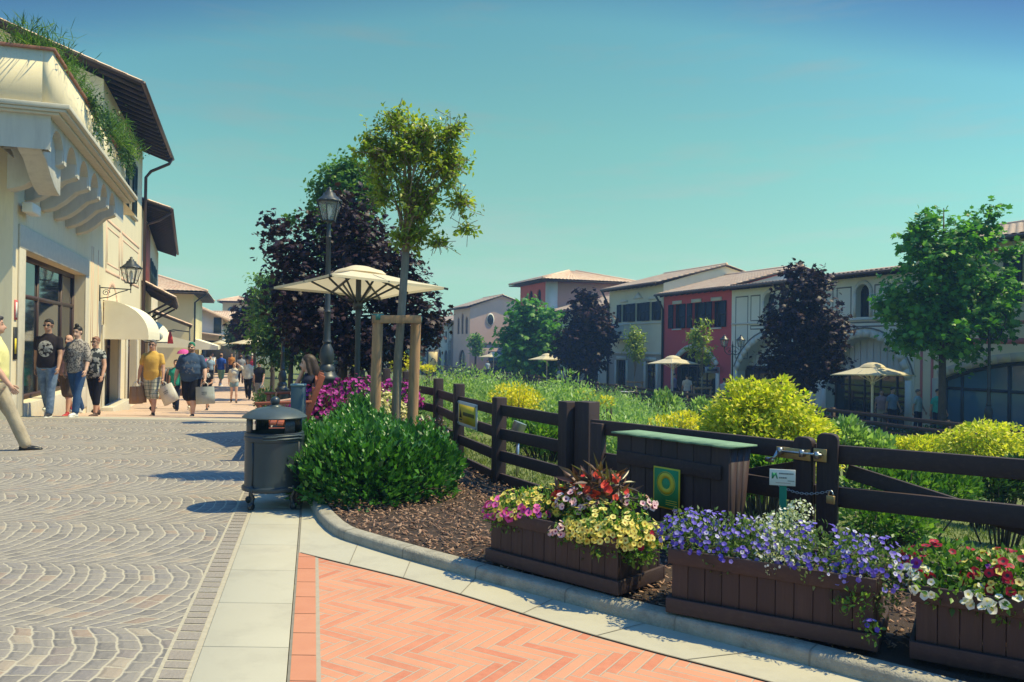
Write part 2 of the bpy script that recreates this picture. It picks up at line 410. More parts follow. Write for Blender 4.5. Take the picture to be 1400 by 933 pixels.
# ------------------------------------------------------------------ ground materials
def ground_cobble():
    m, nt, b = newmat('fan_cobble')
    P = nd(nt, 'ShaderNodeNewGeometry').outputs['Position']
    wob = nd(nt, 'ShaderNodeTexNoise'); wob.inputs['Scale'].default_value = 4.2; wob.inputs['Detail'].default_value = 3; lk(nt, P, wob.inputs['Vector'])
    s = nd(nt, 'ShaderNodeSeparateXYZ'); lk(nt, P, s.inputs[0])
    w = nd(nt, 'ShaderNodeSeparateXYZ'); lk(nt, wob.outputs['Color'], w.inputs[0])
    X = mth(nt, 'MULTIPLY_ADD', w.outputs[0], .085, s.outputs[0]); Y = mth(nt, 'MULTIPLY_ADD', w.outputs[1], .085, s.outputs[1])
    W = 1.12
    v = mth(nt, 'DIVIDE', mth(nt, 'ADD', Y, .52), W); row = mth(nt, 'FLOOR', v)
    t = mth(nt, 'MULTIPLY', mth(nt, 'SUBTRACT', mth(nt, 'SUBTRACT', v, row), .5), W)      # -W/2..W/2
    arc = mth(nt, 'SQRT', mth(nt, 'SUBTRACT', .78*.78, mth(nt, 'MULTIPLY', t, t)))
    h = .098
    c = mth(nt, 'DIVIDE', mth(nt, 'ADD', mth(nt, 'SUBTRACT', X, arc), mth(nt, 'MULTIPLY', row, .037)), h); k = mth(nt, 'FLOOR', c); cf = mth(nt, 'SUBTRACT', c, k)
    al = mth(nt, 'MULTIPLY', mth(nt, 'ARCSINE', mth(nt, 'DIVIDE', t, .78)), .78)
    wn0 = nd(nt, 'ShaderNodeTexWhiteNoise', noise_dimensions='2D'); cv0 = nd(nt, 'ShaderNodeCombineXYZ'); lk(nt, k, cv0.inputs[0]); lk(nt, row, cv0.inputs[1]); lk(nt, cv0.outputs[0], wn0.inputs['Vector'])
    q = mth(nt, 'DIVIDE', mth(nt, 'MULTIPLY_ADD', wn0.outputs['Value'], .13, al), .112); j = mth(nt, 'FLOOR', q); qf = mth(nt, 'SUBTRACT', q, j)
    cv = nd(nt, 'ShaderNodeCombineXYZ'); lk(nt, k, cv.inputs[0]); lk(nt, j, cv.inputs[1]); lk(nt, row, cv.inputs[2])
    wn = nd(nt, 'ShaderNodeTexWhiteNoise', noise_dimensions='3D'); lk(nt, cv.outputs[0], wn.inputs['Vector'])
    ec = mth(nt, 'MULTIPLY', mth(nt, 'MINIMUM', cf, mth(nt, 'SUBTRACT', 1., cf)), h); eq = mth(nt, 'MULTIPLY', mth(nt, 'MINIMUM', qf, mth(nt, 'SUBTRACT', 1., qf)), .112)
    rough = noise(nt, P, 42, 4, .6)
    e = mth(nt, 'MULTIPLY_ADD', rough, .008, mth(nt, 'MINIMUM', mth(nt, 'MULTIPLY', ec, .85), mth(nt, 'MULTIPLY', eq, 1.35)))
    joint = nd(nt, 'ShaderNodeMapRange'); joint.inputs[1].default_value = .0062; joint.inputs[2].default_value = .0112; lk(nt, e, joint.inputs[0]); jf = joint.outputs[0]
    stone = ramp(nt, wn.outputs['Value'], [(0., (.14,.13,.132)), (.3, (.195,.178,.172)), (.6, (.235,.212,.195)), (.85, (.18,.168,.178)), (.95, (.27,.19,.15)), (1., (.33,.28,.225))])
    stone = mixc(nt, ramp(nt, noise(nt, P, 30, 5, .65), [(.35, 0.), (.75, .35)]), stone, (.4,.35,.3))
    big = ramp(nt, noise(nt, P, .5, 4, .6), [(.35, 0.), (.7, .3)])
    stone = mixc(nt, big, stone, (.3,.265,.225))
    sand = mixc(nt, noise(nt, P, 60, 3), (.36,.32,.25), (.52,.46,.36))
    lk(nt, mixc(nt, jf, sand, stone), b.inputs['Base Color']); b.inputs['Roughness'].default_value = .82; b.inputs['Specular IOR Level'].default_value = .3
    dome = nd(nt, 'ShaderNodeMapRange'); dome.inputs[1].default_value = .006; dome.inputs[2].default_value = .03; dome.interpolation_type = 'SMOOTHSTEP'; lk(nt, e, dome.inputs[0])
    bump(nt, b, mth(nt, 'MULTIPLY_ADD', noise(nt, P, 70, 4), .35, dome.outputs[0]), .6, .012)
    return m
def ground_herringbone(name, cols, mort, ang=-30, w=.062, n=5, off=(0,0)):
    m, nt, b = newmat(name)
    P = nd(nt, 'ShaderNodeNewGeometry').outputs['Position']
    mp = nd(nt, 'ShaderNodeMapping'); mp.inputs['Rotation'].default_value = (0,0,RAD(-ang)); mp.inputs['Scale'].default_value = (1/w,1/w,1/w); mp.inputs['Location'].default_value = (off[0],off[1],0)
    lk(nt, P, mp.inputs[0]); s = nd(nt, 'ShaderNodeSeparateXYZ'); lk(nt, mp.outputs[0], s.inputs[0])
    x, y = s.outputs[0], s.outputs[1]
    i = mth(nt, 'FLOOR', x); j = mth(nt, 'FLOOR', y); fx = mth(nt, 'SUBTRACT', x, i); fy = mth(nt, 'SUBTRACT', y, j)
    k = mth(nt, 'FLOORED_MODULO', mth(nt, 'SUBTRACT', i, j), 2*n)
    hor = mth(nt, 'LESS_THAN', k, n-.5)
    a_h = mth(nt, 'ADD', k, fx); a_v = mth(nt, 'ADD', mth(nt, 'SUBTRACT', 2*n-1, k), fy)
    def sel(a, c): return mth(nt, 'ADD', mth(nt, 'MULTIPLY', hor, a), mth(nt, 'MULTIPLY', mth(nt, 'SUBTRACT', 1., hor), c))
    al = sel(a_h, a_v); ac = sel(fy, fx)
    idx = sel(mth(nt, 'SUBTRACT', i, k), i); idy = sel(j, mth(nt, 'SUBTRACT', j, mth(nt, 'SUBTRACT', 2*n-1, k)))
    cv = nd(nt, 'ShaderNodeCombineXYZ'); lk(nt, idx, cv.inputs[0]); lk(nt, idy, cv.inputs[1]); lk(nt, hor, cv.inputs[2])
    wn = nd(nt, 'ShaderNodeTexWhiteNoise', noise_dimensions='3D'); lk(nt, cv.outputs[0], wn.inputs['Vector'])
    e = mth(nt, 'MULTIPLY', mth(nt, 'MINIMUM', mth(nt, 'MINIMUM', al, mth(nt, 'SUBTRACT', float(n), al)), mth(nt, 'MINIMUM', ac, mth(nt, 'SUBTRACT', 1., ac))), w)
    e = mth(nt, 'MULTIPLY_ADD', noise(nt, P, 60, 3), .0022, e)
    jr = nd(nt, 'ShaderNodeMapRange'); jr.inputs[1].default_value = .0034; jr.inputs[2].default_value = .0058; lk(nt, e, jr.inputs[0])
    c = ramp(nt, wn.outputs['Value'], [(q/(len(cols)-1), cc) for q, cc in enumerate(cols)])
    c = mixc(nt, ramp(nt, noise(nt, P, 14, 6, .7), [(.35, 0.), (.75, .55)]), c, tuple(min(1, t*1.25) for t in cols[1]))
    c = mixc(nt, ramp(nt, noise(nt, P, 5, 6, .75), [(.52, 0.), (.7, .4)]), c, (.36,.2,.14))
    c = mixc(nt, ramp(nt, noise(nt, P, 1.1, 5, .65), [(.5, 0.), (.8, .42)]), c, tuple(t*.7 for t in cols[0]))
    lk(nt, mixc(nt, jr.outputs[0], mort, c), b.inputs['Base Color']); b.inputs['Roughness'].default_value = .8; b.inputs['Specular IOR Level'].default_value = .3
    bump(nt, b, mth(nt, 'MULTIPLY_ADD', noise(nt, P, 90, 4), .3, jr.outputs[0]), .45, .006)
    return m
COBBLE = ground_cobble()
BRICK = ground_herringbone('herringbone_brick', [(.485,.165,.1), (.53,.225,.138), (.56,.265,.165), (.54,.24,.145), (.57,.29,.185)], (.4,.34,.27), -31, .057, 5)
FARBRICK = ground_herringbone('street_brick', [(.5,.34,.25), (.54,.38,.29), (.56,.41,.31)], (.42,.34,.27), -20, .1, 3)
SOLDIER = mk('soldier_brick', (.54,.24,.145), (.5,.21,.125), 6, .8, 80, .3, .003, rnd=(.46,.15,.085))
SLAB = mk('pale_stone_slab', (.47,.43,.34), (.42,.385,.3), 2.2, .85, 220, .25, .003, rnd=(.41,.385,.315), stain=((.33,.3,.245), 3.2, .55))
KERB = mk('kerb_stone', (.4,.365,.3), (.3,.275,.225), 14, .92, 90, .9, .01, stain=((.18,.16,.135), 9, .7))
GROUT = mk('dark_grout', (.24,.215,.175), None, 20, .95)
LAWN = mk('lawn_turf', (.12,.16,.04), (.17,.19,.065), 5, .95, 130, .8, .02, stain=((.2,.19,.08), 2.2, .5))
SOIL = mk('mulch_soil', (.07,.045,.035), (.045,.03,.025), 12, .95, 90, .8, .02)
PAVE = mk('terrace_paving', (.26,.22,.19), (.22,.19,.17), 2, .85)
EARTH = mk('distant_ground', (.1,.13,.05), (.14,.15,.07), .1, .95)

# ------------------------------------------------------------------ ground
def sheet(name, quads, mat, kind='structure', z=None):
    m = MB()
    for q in quads: m.add(q, [tuple(range(len(q)))], 0)
    return m.build(name, mat, kind=kind)
def up(P):                                     # make a polygon face upwards
    a = sum(P[i][0]*P[(i+1) % len(P)][1] - P[(i+1) % len(P)][0]*P[i][1] for i in range(len(P)))
    return P if a > 0 else P[::-1]
# whole terrain, well below the rest
m = MB(); m.add([(-420,-60,-2.6),(420,-60,-2.6),(420,520,-2.6),(-420,520,-2.6)], [(0,1,2,3)]); m.build('ground', EARTH, kind='structure')
# pale stone strip: left edge L(t), right edge Rr(t) measured on the photograph's ground
L0 = gnd(258,933); L1 = gnd(333,722); R0_ = gnd(393,933); R1_ = gnd(413,705)
sdir = ((L1-L0) + (R1_-R0_)).normalized(); 
def sl(Y, off=0.): return L0 + sdir*((Y-L0.y)/sdir.y) + Vector((off,0,0))
SW = R0_.x - (L0 + sdir*((R0_.y-L0.y)/sdir.y)).x
# cobbled plaza
c0 = sl(-6); c1 = sl(14.35)
sheet('cobbled_street', [up([(-40,-6,0), (c0.x-.14,-6,0), (c1.x-.14,14.35,0), (-40,14.35,0)])], COBBLE)
mm = MB(); y = -6.
while y < 14.3:                                # border row of cobbles beside the strip
    h_ = random.uniform(.085,.125); a = sl(y); b = sl(y+h_-.018); q = random.random()
    mm.add([(a.x-.13,y+.004*q,.004),(a.x-.024,y,.004),(b.x-.026+.004*q,y+h_-.018,.004),(b.x-.132,y+h_-.016,.004)], [(0,1,2,3)], 0, q); y += h_
sheet('cobble_joint_strip', [up([(c0.x-.15,-6,.001),(c0.x+.02,-6,.001),(c1.x+.02,14.35,.001),(c1.x-.15,14.35,.001)])], mk('joint_sand', (.45,.4,.31), None, 30, .95))
mm.build('border_cobble_row', mk('border_cobble', (.255,.228,.205), (.32,.285,.25), 20, .85, 60, .6, .01, rnd=(.27,.225,.195)), kind='structure')
mm = MB(); g = MB(); y = -5.; 
while y < 14.2:                                # slabs of the strip
    a, b = sl(y), sl(y+.62)
    mm.box((0,.002,0), (1,.6165,1), 0, Matrix(((SW-.012, (b.x-a.x)/.62, 0, a.x+.006), (0,1,0,y), (0,0,.012,-.004), (0,0,0,1))), random.random()); y += .62
mm.build('stone_strip', SLAB, kind='structure', bevel=.003)
# curb beside planting bed and the slab band along it
cpx = [(424,727),(475,741),(526,758),(575,772),(628,787),(690,804),(748,819),(800,833),(850,847),(930,866),(1000,884),(1130,919),(1250,952),(1400,994),(1560,1040)]
curb = [gnd(*p) for p in cpx]
bpx = [(411,757),(455,768),(500,779),(550,791),(600,805),(650,820),(700,836),(750,852),(800,867),(900,895),(1000,920),(1060,936),(1160,966),(1330,1018)]
bedge = [gnd(*p) for p in bpx]
def resample(P, n):
    P = [Vector(p) for p in P]; d = [0]
    for a, b in zip(P, P[1:]): d.append(d[-1] + (b-a).length)
    X = np.linspace(0, d[-1], n); return [Vector([float(np.interp(x, d, [p[i] for p in P])) for i in range(3)]) for x in X]
def smooth_line(P, n=60, it=6):
    P = resample(P, n)
    for _ in range(it): P = [P[0]] + [(P[i-1]+P[i]*2+P[i+1])/4 for i in range(1, n-1)] + [P[-1]]
    return P
curb = smooth_line(curb); bedge = smooth_line(bedge)
rs = lambda Y, o=0.: Vector((sl(Y).x + SW + o, Y, 0))
# slab band between brick edge and curb
mm = MB(); N = 60; k = 0
while k < N-1:
    e = min(N-1, k+7); q = random.random()
    for i in range(k, e):
        c = 0 if i < e-1 else .0
        mm.add([(*bedge[i].xy,.006),(*bedge[i+1].xy,.006),(*curb[i+1].xy,.006),(*curb[i].xy,.006)], [(0,1,2,3)], 0, q)
    k = e
mm.add([(rs(7.3,.012).x,7.3,.006),(*rs(bedge[0].y,.012).xy,.006),(*bedge[0].xy,.006),(*curb[0].xy,.006),(curb[0].x-.1,7.3,.006)], [(0,1,2,3,4)], 0, .3)
mm.add([(rs(8,.0).x,8,.0035),(*bedge[0].xy,.0035),(*bedge[5].xy,.0035),(*(curb[9]+Vector((.05,.1,0))).xy,.0035),(rs(8,0).x+.6,8,.0035)], [(0,1,2,3)], 0, .3)
mm.build('stone_band', SLAB, kind='structure')
mm = MB()
for i in range(7, N-1, 7):
    d = (curb[i]-bedge[i]); t = Vector((-d.y, d.x, 0)).normalized()*.0028
    mm.add([(*(bedge[i]-t).xy,.0085),(*(bedge[i]+t).xy,.0085),(*(curb[i]+t).xy,.0085),(*(curb[i]-t).xy,.0085)], [(0,1,2,3)])
for a, b in zip(bedge, bedge[1:]):
    d = (b-a).normalized(); t = Vector((-d.y, d.x, 0))*.005
    mm.add([(*(a-t).xy,.0085),(*(b-t).xy,.0085),(*(b+t).xy,.0085),(*(a+t).xy,.0085)], [(0,1,2,3)])
a, b = rs(-4,.004), rs(9,.004); mm.add([(a.x-.006,a.y,.0095),(a.x+.006,a.y,.0095),(b.x+.006,b.y,.0095),(b.x-.006,b.y,.0095)], [(0,1,2,3)])
mm.build('pavement_joint', GROUT, kind='structure')
# brick field
far = [tuple(b.xy)+(.002,) for b in bedge]
bq = []; yl = lambda x: min(bedge[0].y, -4 + (x-rs(-4,.13).x)/(rs(4,.13).x-rs(-4,.13).x)*8)      # left border of the brick field
fx_ = [(rs(bedge[0].y,.13).x-.001, bedge[0].y)] + [(p[0], p[1]) for p in far if p[0] > rs(bedge[0].y,.13).x+.002]
for a, b in zip(fx_, fx_[1:]): bq.append(up([(a[0],a[1]+.004,.002),(b[0],b[1]+.004,.002),(b[0],max(-4,min(yl(b[0]),b[1])),.002),(a[0],max(-4,min(yl(a[0]),a[1])),.002)]))
bq.append(up([(fx_[-1][0],fx_[-1][1],.002),(6,fx_[-1][1]-2,.002),(6,-4,.002),(fx_[-1][0],-4,.002)])); sheet('brick_path', bq, BRICK)
sheet('brick_joint_strip', [up([(rs(-4,.0).x,-4,.003),(rs(-4,.14).x,-4,.003),(rs(bedge[0].y,.14).x,bedge[0].y,.003),(rs(bedge[0].y,.0).x,bedge[0].y,.003)])], mk('pale_mortar', (.4,.34,.27), (.34,.29,.23), 30, .95))
mm = MB(); y = -3.
while y < bedge[0].y:
    h = .275; y2 = min(y+h-.006, bedge[0].y); a, b = rs(y,.008), rs(y2,.008)
    mm.add([(a.x,y,.0055),(a.x+.112,y,.0055),(b.x+.112,y2,.0055),(b.x,y2,.0055)], [(0,1,2,3)], 0, random.random()**2); y += h
mm.build('brick_border', SOLDIER, kind='structure')
# curb: rounded stone lengths
mm = MB()
cin = [];
for i in range(N):
    t = (curb[min(i+1,N-1)]-curb[max(i-1,0)]).normalized(); nrm = Vector((-t.y, t.x, 0)); nrm = nrm if nrm.y > 0 else -nrm
    cin.append((curb[i], nrm))
side = [(Vector((curb[0].x-.05, Y, 0)), Vector((1,0,0))) for Y in (7.6, 7.1, 6.7)]
sY = curb[0].y + .25
st = [(Vector((rs(Y,.03).x, Y, 0)), Vector((.97,.24,0))) for Y in np.linspace(13.5, sY+.05, 26)]
corner = [(curb[0]+Vector((-.0,.12,0))*1.0, Vector((.85,.5,0)))]
cp_ = [p for p, q in st[:-2]] + [c for c in curb[2:]]
for _ in range(5): cp_ = [cp_[0]] + [(cp_[i-1]+cp_[i]*2+cp_[i+1])/4 for i in range(1, len(cp_)-1)] + [cp_[-1]]
path = []
for i, p in enumerate(cp_):
    t = (cp_[min(i+1,len(cp_)-1)]-cp_[max(i-1,0)]).normalized(); path.append((p, Vector((-t.y, t.x, 0))))
prof = [(0,0),(.003,.054),(.012,.069),(.026,.074),(.104,.075),(.118,.068),(.121,.0)]
V = []; 
for p, nn in path:
    for o, z in prof: V.append((p.x+nn.x*o, p.y+nn.y*o, z))
np_ = len(prof); fc = []; rn = []
for i in range(len(path)-1):
    for k in range(np_-1): fc.append((i*np_+k, (i+1)*np_+k, (i+1)*np_+k+1, i*np_+k+1)); rn.append((i//9*.37) % 1)
for i in range(3, len(path)-1, 8):                # mortar joints between the kerb stones
    p, nn = path[i]; t_ = Vector((nn.y, -nn.x, 0))*.004; VJ = []
    for q_ in (p-t_, p+t_): VJ += [(q_.x+nn.x*(o-.0012 if o < .06 else o), q_.y+nn.y*(o-.0012 if o < .06 else o), z+.0015) for o, z in prof]
    mm.add(VJ, [(k_, k_+1, np_+k_+1, np_+k_) for k_ in range(np_-1)], 1, .5)
mm.add(V, fc, 0, rn); mm.build('kerb', [KERB, GROUT], kind='structure', smooth='angle', auto=50)
# ------------------------------------------------------------------ terrain beyond the plaza
FP = [(10.5,.3),(7.2,1.9),(3.9,3.8),(2.84,4.43),(1.97,5.0),(.56,6.7),(-.116,7.9),(-.61,9.3),(-.98,10.7),(-1.59,12.1),(-2.1,13.4)]
while FP[-1][1] < 120: FP.append((FP[-1][0]-.47, FP[-1][1]+1.4))
def fence_x(Y): return float(np.interp(Y, [p[1] for p in FP], [p[0] for p in FP]))
RO = Vector((14.05,36.5,0)); RD = Vector((-.335,.942,0)).normalized(); RN = Vector((-.942,-.335,0)).normalized()
RF = Fr(RO, RD, RN)                            # facade line across the garden: s along, o towards the garden
TZ = -1.75
Nu, Nv = 90, 26
fl = [0.]
for a, b in zip(FP, FP[1:]): fl.append(fl[-1] + math.hypot(b[0]-a[0], b[1]-a[1]))
uu = np.linspace(0, 1, Nu)**1.25*fl[-1]
gx = np.interp(uu, fl, [p[0] for p in FP]); gy = np.interp(uu, fl, [p[1] for p in FP])
tS = np.linspace(-34, 88, Nu)
vv = np.linspace(0, 1, Nv)**1.4
GV = np.zeros((Nu, Nv, 3))
for i in range(Nu):
    T = RF.p(tS[i], 4.4, 0); zf = street_z(gy[i]); L = math.hypot(T.x-gx[i], T.y-gy[i])
    for j, v in enumerate(vv):
        k = float(np.interp(v*L, [0,1,4,10,20], [.02,.07,.36,.74,1.])); k = max(k, v)
        x = gx[i]*(1-v)+T.x*v; y = gy[i]*(1-v)+T.y*v
        mound = 1.05*math.exp(-((x+1.0)**2/45+(y-20)**2/60)); GV[i,j] = (x, y, zf*(1-k) + -2.0*k + mound*k + .05*math.sin(x*1.3+y*.7)*min(1, v*L/4)*(1-v))
m = MB(); m.add(GV.reshape(-1,3), [(i*Nv+j, i*Nv+j+1, (i+1)*Nv+j+1, (i+1)*Nv+j) for i in range(Nu-1) for j in range(Nv-1)])
m.build('lawn', LAWN, kind='structure', smooth=True)
GF = GV.reshape(-1,3)
def garden_z(x, y):
    d = (GF[:,0]-x)**2 + (GF[:,1]-y)**2; k = np.argsort(d)[:4]; w = 1/(d[k]+1e-3); return float((GF[k,2]*w).sum()/w.sum())
# terrace in front of the right-hand buildings
m = MB(); P = [RF.p(-34,4.4,TZ), RF.p(100,4.4,TZ-.1), RF.p(100,-14,TZ-.1), RF.p(-34,-14,TZ)]
m.add(up([tuple(p) for p in P]), [(0,1,2,3)]); Q = [RF.p(-34,4.4,TZ-.6), RF.p(100,4.4,TZ-.7)]
m.add([P[0],P[1],Q[1],Q[0]], [(0,1,2,3)]); m.build('terrace_pavement', PAVE, kind='structure')
# far street: stone band, then brick, falling away from the plaza
Ys = [14.35,15.15] + list(np.linspace(15.2, 30, 16)) + [36,45,60,80,100,150]
def edge_x(Y): return -4.15 - .345*(Y-14.35)   # right side of the street, left side of the planted strip
m = MB()
for a, b in zip(Ys, Ys[1:]):
    mt = 1 if b <= 15.2 else 0
    m.add([(-70,a,street_z(a)),(edge_x(a),a,street_z(a)),(edge_x(b),b,street_z(b)),(-70,b,street_z(b))], [(0,1,2,3)], mt, .3)
m.build('brick_street', [FARBRICK, SLAB], kind='structure')
m = MB()
for a, b in zip(Ys, Ys[1:]):
    m.add([(edge_x(a),a,street_z(a)+.03),(fence_x(a)-.05,a,street_z(a)+.03),(fence_x(b)-.05,b,street_z(b)+.03),(edge_x(b),b,street_z(b)+.03)], [(0,1,2,3)])
m.build('tree_strip_soil', mk('strip_turf', (.1,.13,.04), (.09,.08,.04), 2, .95, 60, .8, .02), kind='structure')
# mulch bed
bed = [(p[0]+n_[0]*.12, p[1]+n_[1]*.12, .055) for p, n_ in path]
bed += [(5.4,2.6,.055)] + [(x, y, .055) for x, y in FP[2:11]] + [(fence_x(14.3),14.3,.04)]
sheet('mulch_bed', [up(bed)], SOIL)
def in_poly(x, y, P):
    c = np.zeros(len(x), bool); n = len(P)
    for i in range(n):
        x1, y1, x2, y2 = P[i][0], P[i][1], P[(i+1) % n][0], P[(i+1) % n][1]
        k = ((y1 > y) != (y2 > y)) & (x < (x2-x1)*(y-y1)/(y2-y1+1e-12)+x1); c ^= k
    return c
def rots(n, tilt=1., up_=(0,0,1)):
    """random frames: columns x,y,z; z is the normal, tilted off 'up' by up to about tilt radians"""
    a = rng.normal(0, tilt, (n,3)); z = np.asarray(up_, float) + a; z /= np.linalg.norm(z, axis=1)[:,None]
    t = rng.normal(0, 1, (n,3)); x = np.cross(t, z); x /= np.linalg.norm(x, axis=1)[:,None]; y = np.cross(z, x)
    return np.stack([x, y, z], 2)
def frames(ydir, zhint):
    """frames whose y runs along ydir (leaf axis) and z is near zhint"""
    y = ydir/np.linalg.norm(ydir, axis=1)[:,None]; x = np.cross(y, zhint); x /= np.linalg.norm(x, axis=1)[:,None]+1e-9; z = np.cross(x, y)
    return np.stack([x, y, z], 2)
CHIP = ([(-.5,-.16,0),(.5,-.2,.02),(.55,.12,0),(-.45,.18,.03),(-.5,-.16,.12),(.5,-.2,.13),(.55,.12,.1),(-.45,.18,.14)], [(4,5,6,7),(0,1,5,4),(1,2,6,5),(2,3,7,6),(3,0,4,7)])
n = 17000; x = rng.uniform(-1.7, 2.6, n); y = rng.uniform(3.6, 9, n); k = in_poly(x, y, bed); x, y = x[k], y[k]
m = MB(); m.scatter(*CHIP, np.stack([x, y, np.full(len(x), .058)+rng.random(len(x))*.03], 1), rots(len(x), .35), rng.uniform(.012, .042, (len(x),1))*np.array([[1,1,.8]]))
m.build('bark_chips', mk('bark_chip', (.22,.11,.07), (.1,.05,.04), 20, .9, rnd=(.5,.32,.22)), kind='stuff')

# ------------------------------------------------------------------ plants toolkit
LEAF = ([(0,0,0),(.26,.42,.07),(0,1,-.04),(-.26,.42,.07)], [(0,1,2),(0,2,3)])
BLADE = ([(0,0,0),(.11,.5,.03),(0,1,-.08),(-.11,.5,.03)], [(0,1,2),(0,2,3)])
MAPLE = ([(0,0,0),(.22,.12,.0),(.5,.22,-.05),(.32,.42,.02),(.42,.72,-.05),(.16,.66,.02),(0,1,-.06),(-.16,.66,.02),(-.42,.72,-.05),(-.32,.42,.02),(-.5,.22,-.05),(-.22,.12,0),(0,.4,.07)],
         [(12,0,1,2,3),(12,3,4,5),(12,5,6,7),(12,7,8,9),(12,9,10,11,0)])
def nrm(v): return v/(np.linalg.norm(v, axis=1)[:,None]+1e-9)
def rand_dir(n): return nrm(rng.normal(0,1,(n,3)))
def lobes_points(lobes, n, shell=.55):
    """points in a union of ellipsoids, denser towards their outside; returns points and outward directions"""
    w = np.array([l[3]*l[4]*l[5] for l in lobes])**.75; w /= w.sum(); c = rng.choice(len(lobes), n, p=w)
    d = rand_dir(n); r = rng.random(n)**shell
    L = np.array(lobes)[c]; ph = np.sin(d[:,0]*5+c)*np.cos(d[:,2]*6+d[:,1]*4+c*2); r = r*(1+.16*ph)
    return L[:,:3] + d*L[:,3:6]*r[:,None], d
def crown_mesh(lobes, ncl, per, size, tpl, spread, shell=.42, droop=.35, upb=.5, flat=.6):
    """twigs through the crown's lobes with leaves set along each; returns the leaf mesh, twig middles and twig ends"""
    m = MB(); C, D = lobes_points(lobes, ncl, shell); L = spread*rng.uniform(2.2,4.2,ncl)
    ax = nrm(D*.9 + rng.normal(0,.45,D.shape) + np.array([0,0,.35])); A = C - ax*L[:,None]*.65; B = C + ax*L[:,None]*.35
    t = np.tile(np.linspace(.12,1.02,per), ncl) + rng.normal(0,.05,ncl*per); Ar, Br, Xr = (np.repeat(q, per, 0) for q in (A, B, ax))
    sag = (-.12*t**2*np.repeat(L,per))[:,None]*np.array([0,0,1.]); side = nrm(np.cross(Xr, rng.normal(0,1,Xr.shape)))
    P = Ar + (Br-Ar)*t[:,None] + sag + side*(spread*.22*rng.random(len(t)))[:,None]
    yd = nrm(side*1.0 + Xr*.55 + np.array([0,0,-droop]) + rng.normal(0,.3,P.shape)); z = nrm(np.array([0,0,upb+.35]) + Xr*.35 + rng.normal(0,.42,P.shape))
    rn = np.clip(np.repeat(rng.random(ncl), per)*.5 + rng.random(ncl*per)*.5, 0, 1)
    m.scatter(tpl[0], tpl[1], P, frames(yd, z), size*rng.uniform(.55,1.3,len(P)), rnd=rn); return m, C, A, B
def tree(name, label, cat, base, lobes, trunk_r, fork_z, ncl, per, size, tpl, lmat, bmat, spread=.16, group=None, lean=(0,0), nlimb=14, limb_r=.35, twigs=0, **kw):
    base = Vector(base); root = thing(name, label, cat, base, 0, group)
    L = [(base.x+l[0], base.y+l[1], base.z+l[2], *l[3:]) for l in lobes]
    cm, C, TA, TB = crown_mesh(L, ncl, per, size, tpl, spread, **kw)
    t = MB(); fk = base + Vector((lean[0], lean[1], fork_z)); top = max(l[2]+l[5]*.7 for l in lobes)
    mid = (base+fk)/2 + Vector((rng.normal(0,.02), rng.normal(0,.02), 0))
    t.tube([base-Vector((0,0,.1)), base+Vector((0,0,.05)), mid, fk], [trunk_r*1.35, trunk_r*1.1, trunk_r*.92, trunk_r*.8], 10)
    tops = C[rng.choice(len(C), min(nlimb, len(C)), replace=False)]
    for c in tops:
        c = Vector(c); s = fk + Vector((0,0,random.random()*max(.0, (c.z-fk.z)*.35)))
        h = s.lerp(c, .5) + Vector((rng.normal(0,.06), rng.normal(0,.06), abs(c.z-s.z)*.12+.05))
        r = trunk_r*limb_r*random.uniform(.7,1.3); t.tube([s, s.lerp(h,.5)+Vector((0,0,.04)), h, c], [r, r*.8, r*.55, r*.2], 5)
    if twigs:
        for a_, b_ in zip(TA, TB):
            mid_ = (a_+b_)/2; t.tube([a_-(b_-a_)*.5, mid_, a_+(b_-a_)*.6-np.array([0,0,.08*np.linalg.norm(b_-a_)])], [twigs, twigs*.8, twigs*.4], 3, cap=False)
    ct = Vector((fk.x, fk.y, base.z+top)); t.tube([fk, fk.lerp(ct,.5)+Vector((.03,0,0)), ct], [trunk_r*.8, trunk_r*.45, trunk_r*.1], 7)
    t.build('trunk', bmat, root, smooth=True); cm.build('crown', lmat, root); return root
def bush(name, label, cat, base, lobes, n, size, tpl, lmat, group=None, yup=.6, shell=.35, out=.8, extra=None, jit=.35, parent_name='foliage'):
    base = Vector(base); root = thing(name, label, cat, base, 0, group)
    L = [(base.x+l[0], base.y+l[1], base.z+l[2], *l[3:]) for l in lobes]
    P, D = lobes_points(L, n, shell); k = P[:,2] > base.z; P, D = P[k], D[k]
    yd = nrm(D*out + np.array([0,0,yup]) + rng.normal(0, jit, P.shape)); z = nrm(rng.normal(0,.5,P.shape) + np.array([.2,-.3,.7]))
    m = MB(); m.scatter(tpl[0], tpl[1], P, frames(yd, z), size*rng.uniform(.6,1.25,len(P)))
    m.build(parent_name, lmat, root)
    s = MB(); 
    for q in P[rng.choice(len(P), min(len(P), 26), replace=False)]:
        q = Vector(q); b = base + Vector(((q.x-base.x)*.35, (q.y-base.y)*.35, .0)); s.tube([b, b.lerp(q,.5)+Vector((0,0,.03)), q], [.012,.009,.004], 5)
    s.build('stem', DBARK, root); return root
HEDGE_L = leafmat('glossy_hedge_leaf', [(.015,.06,.012),(.03,.12,.02),(.06,.19,.03),(.12,.3,.05)], .38, .28, .45)
PURPLE_L = leafmat('purple_maple_leaf', [(.014,.01,.02),(.026,.015,.027),(.042,.021,.03),(.085,.04,.045)], .5, .15, .25)
GREENM_L = leafmat('green_maple_leaf', [(.025,.09,.02),(.06,.19,.03),(.12,.31,.045),(.22,.44,.07)], .45, .42)
DARKG_L = leafmat('dark_green_leaf', [(.015,.045,.016),(.028,.075,.02),(.055,.13,.03),(.11,.2,.045)], .45, .3)
OLIVE_L = leafmat('olive_young_leaf', [(.09,.16,.025),(.19,.27,.04),(.32,.38,.055),(.52,.5,.08)], .34, .5, .6)
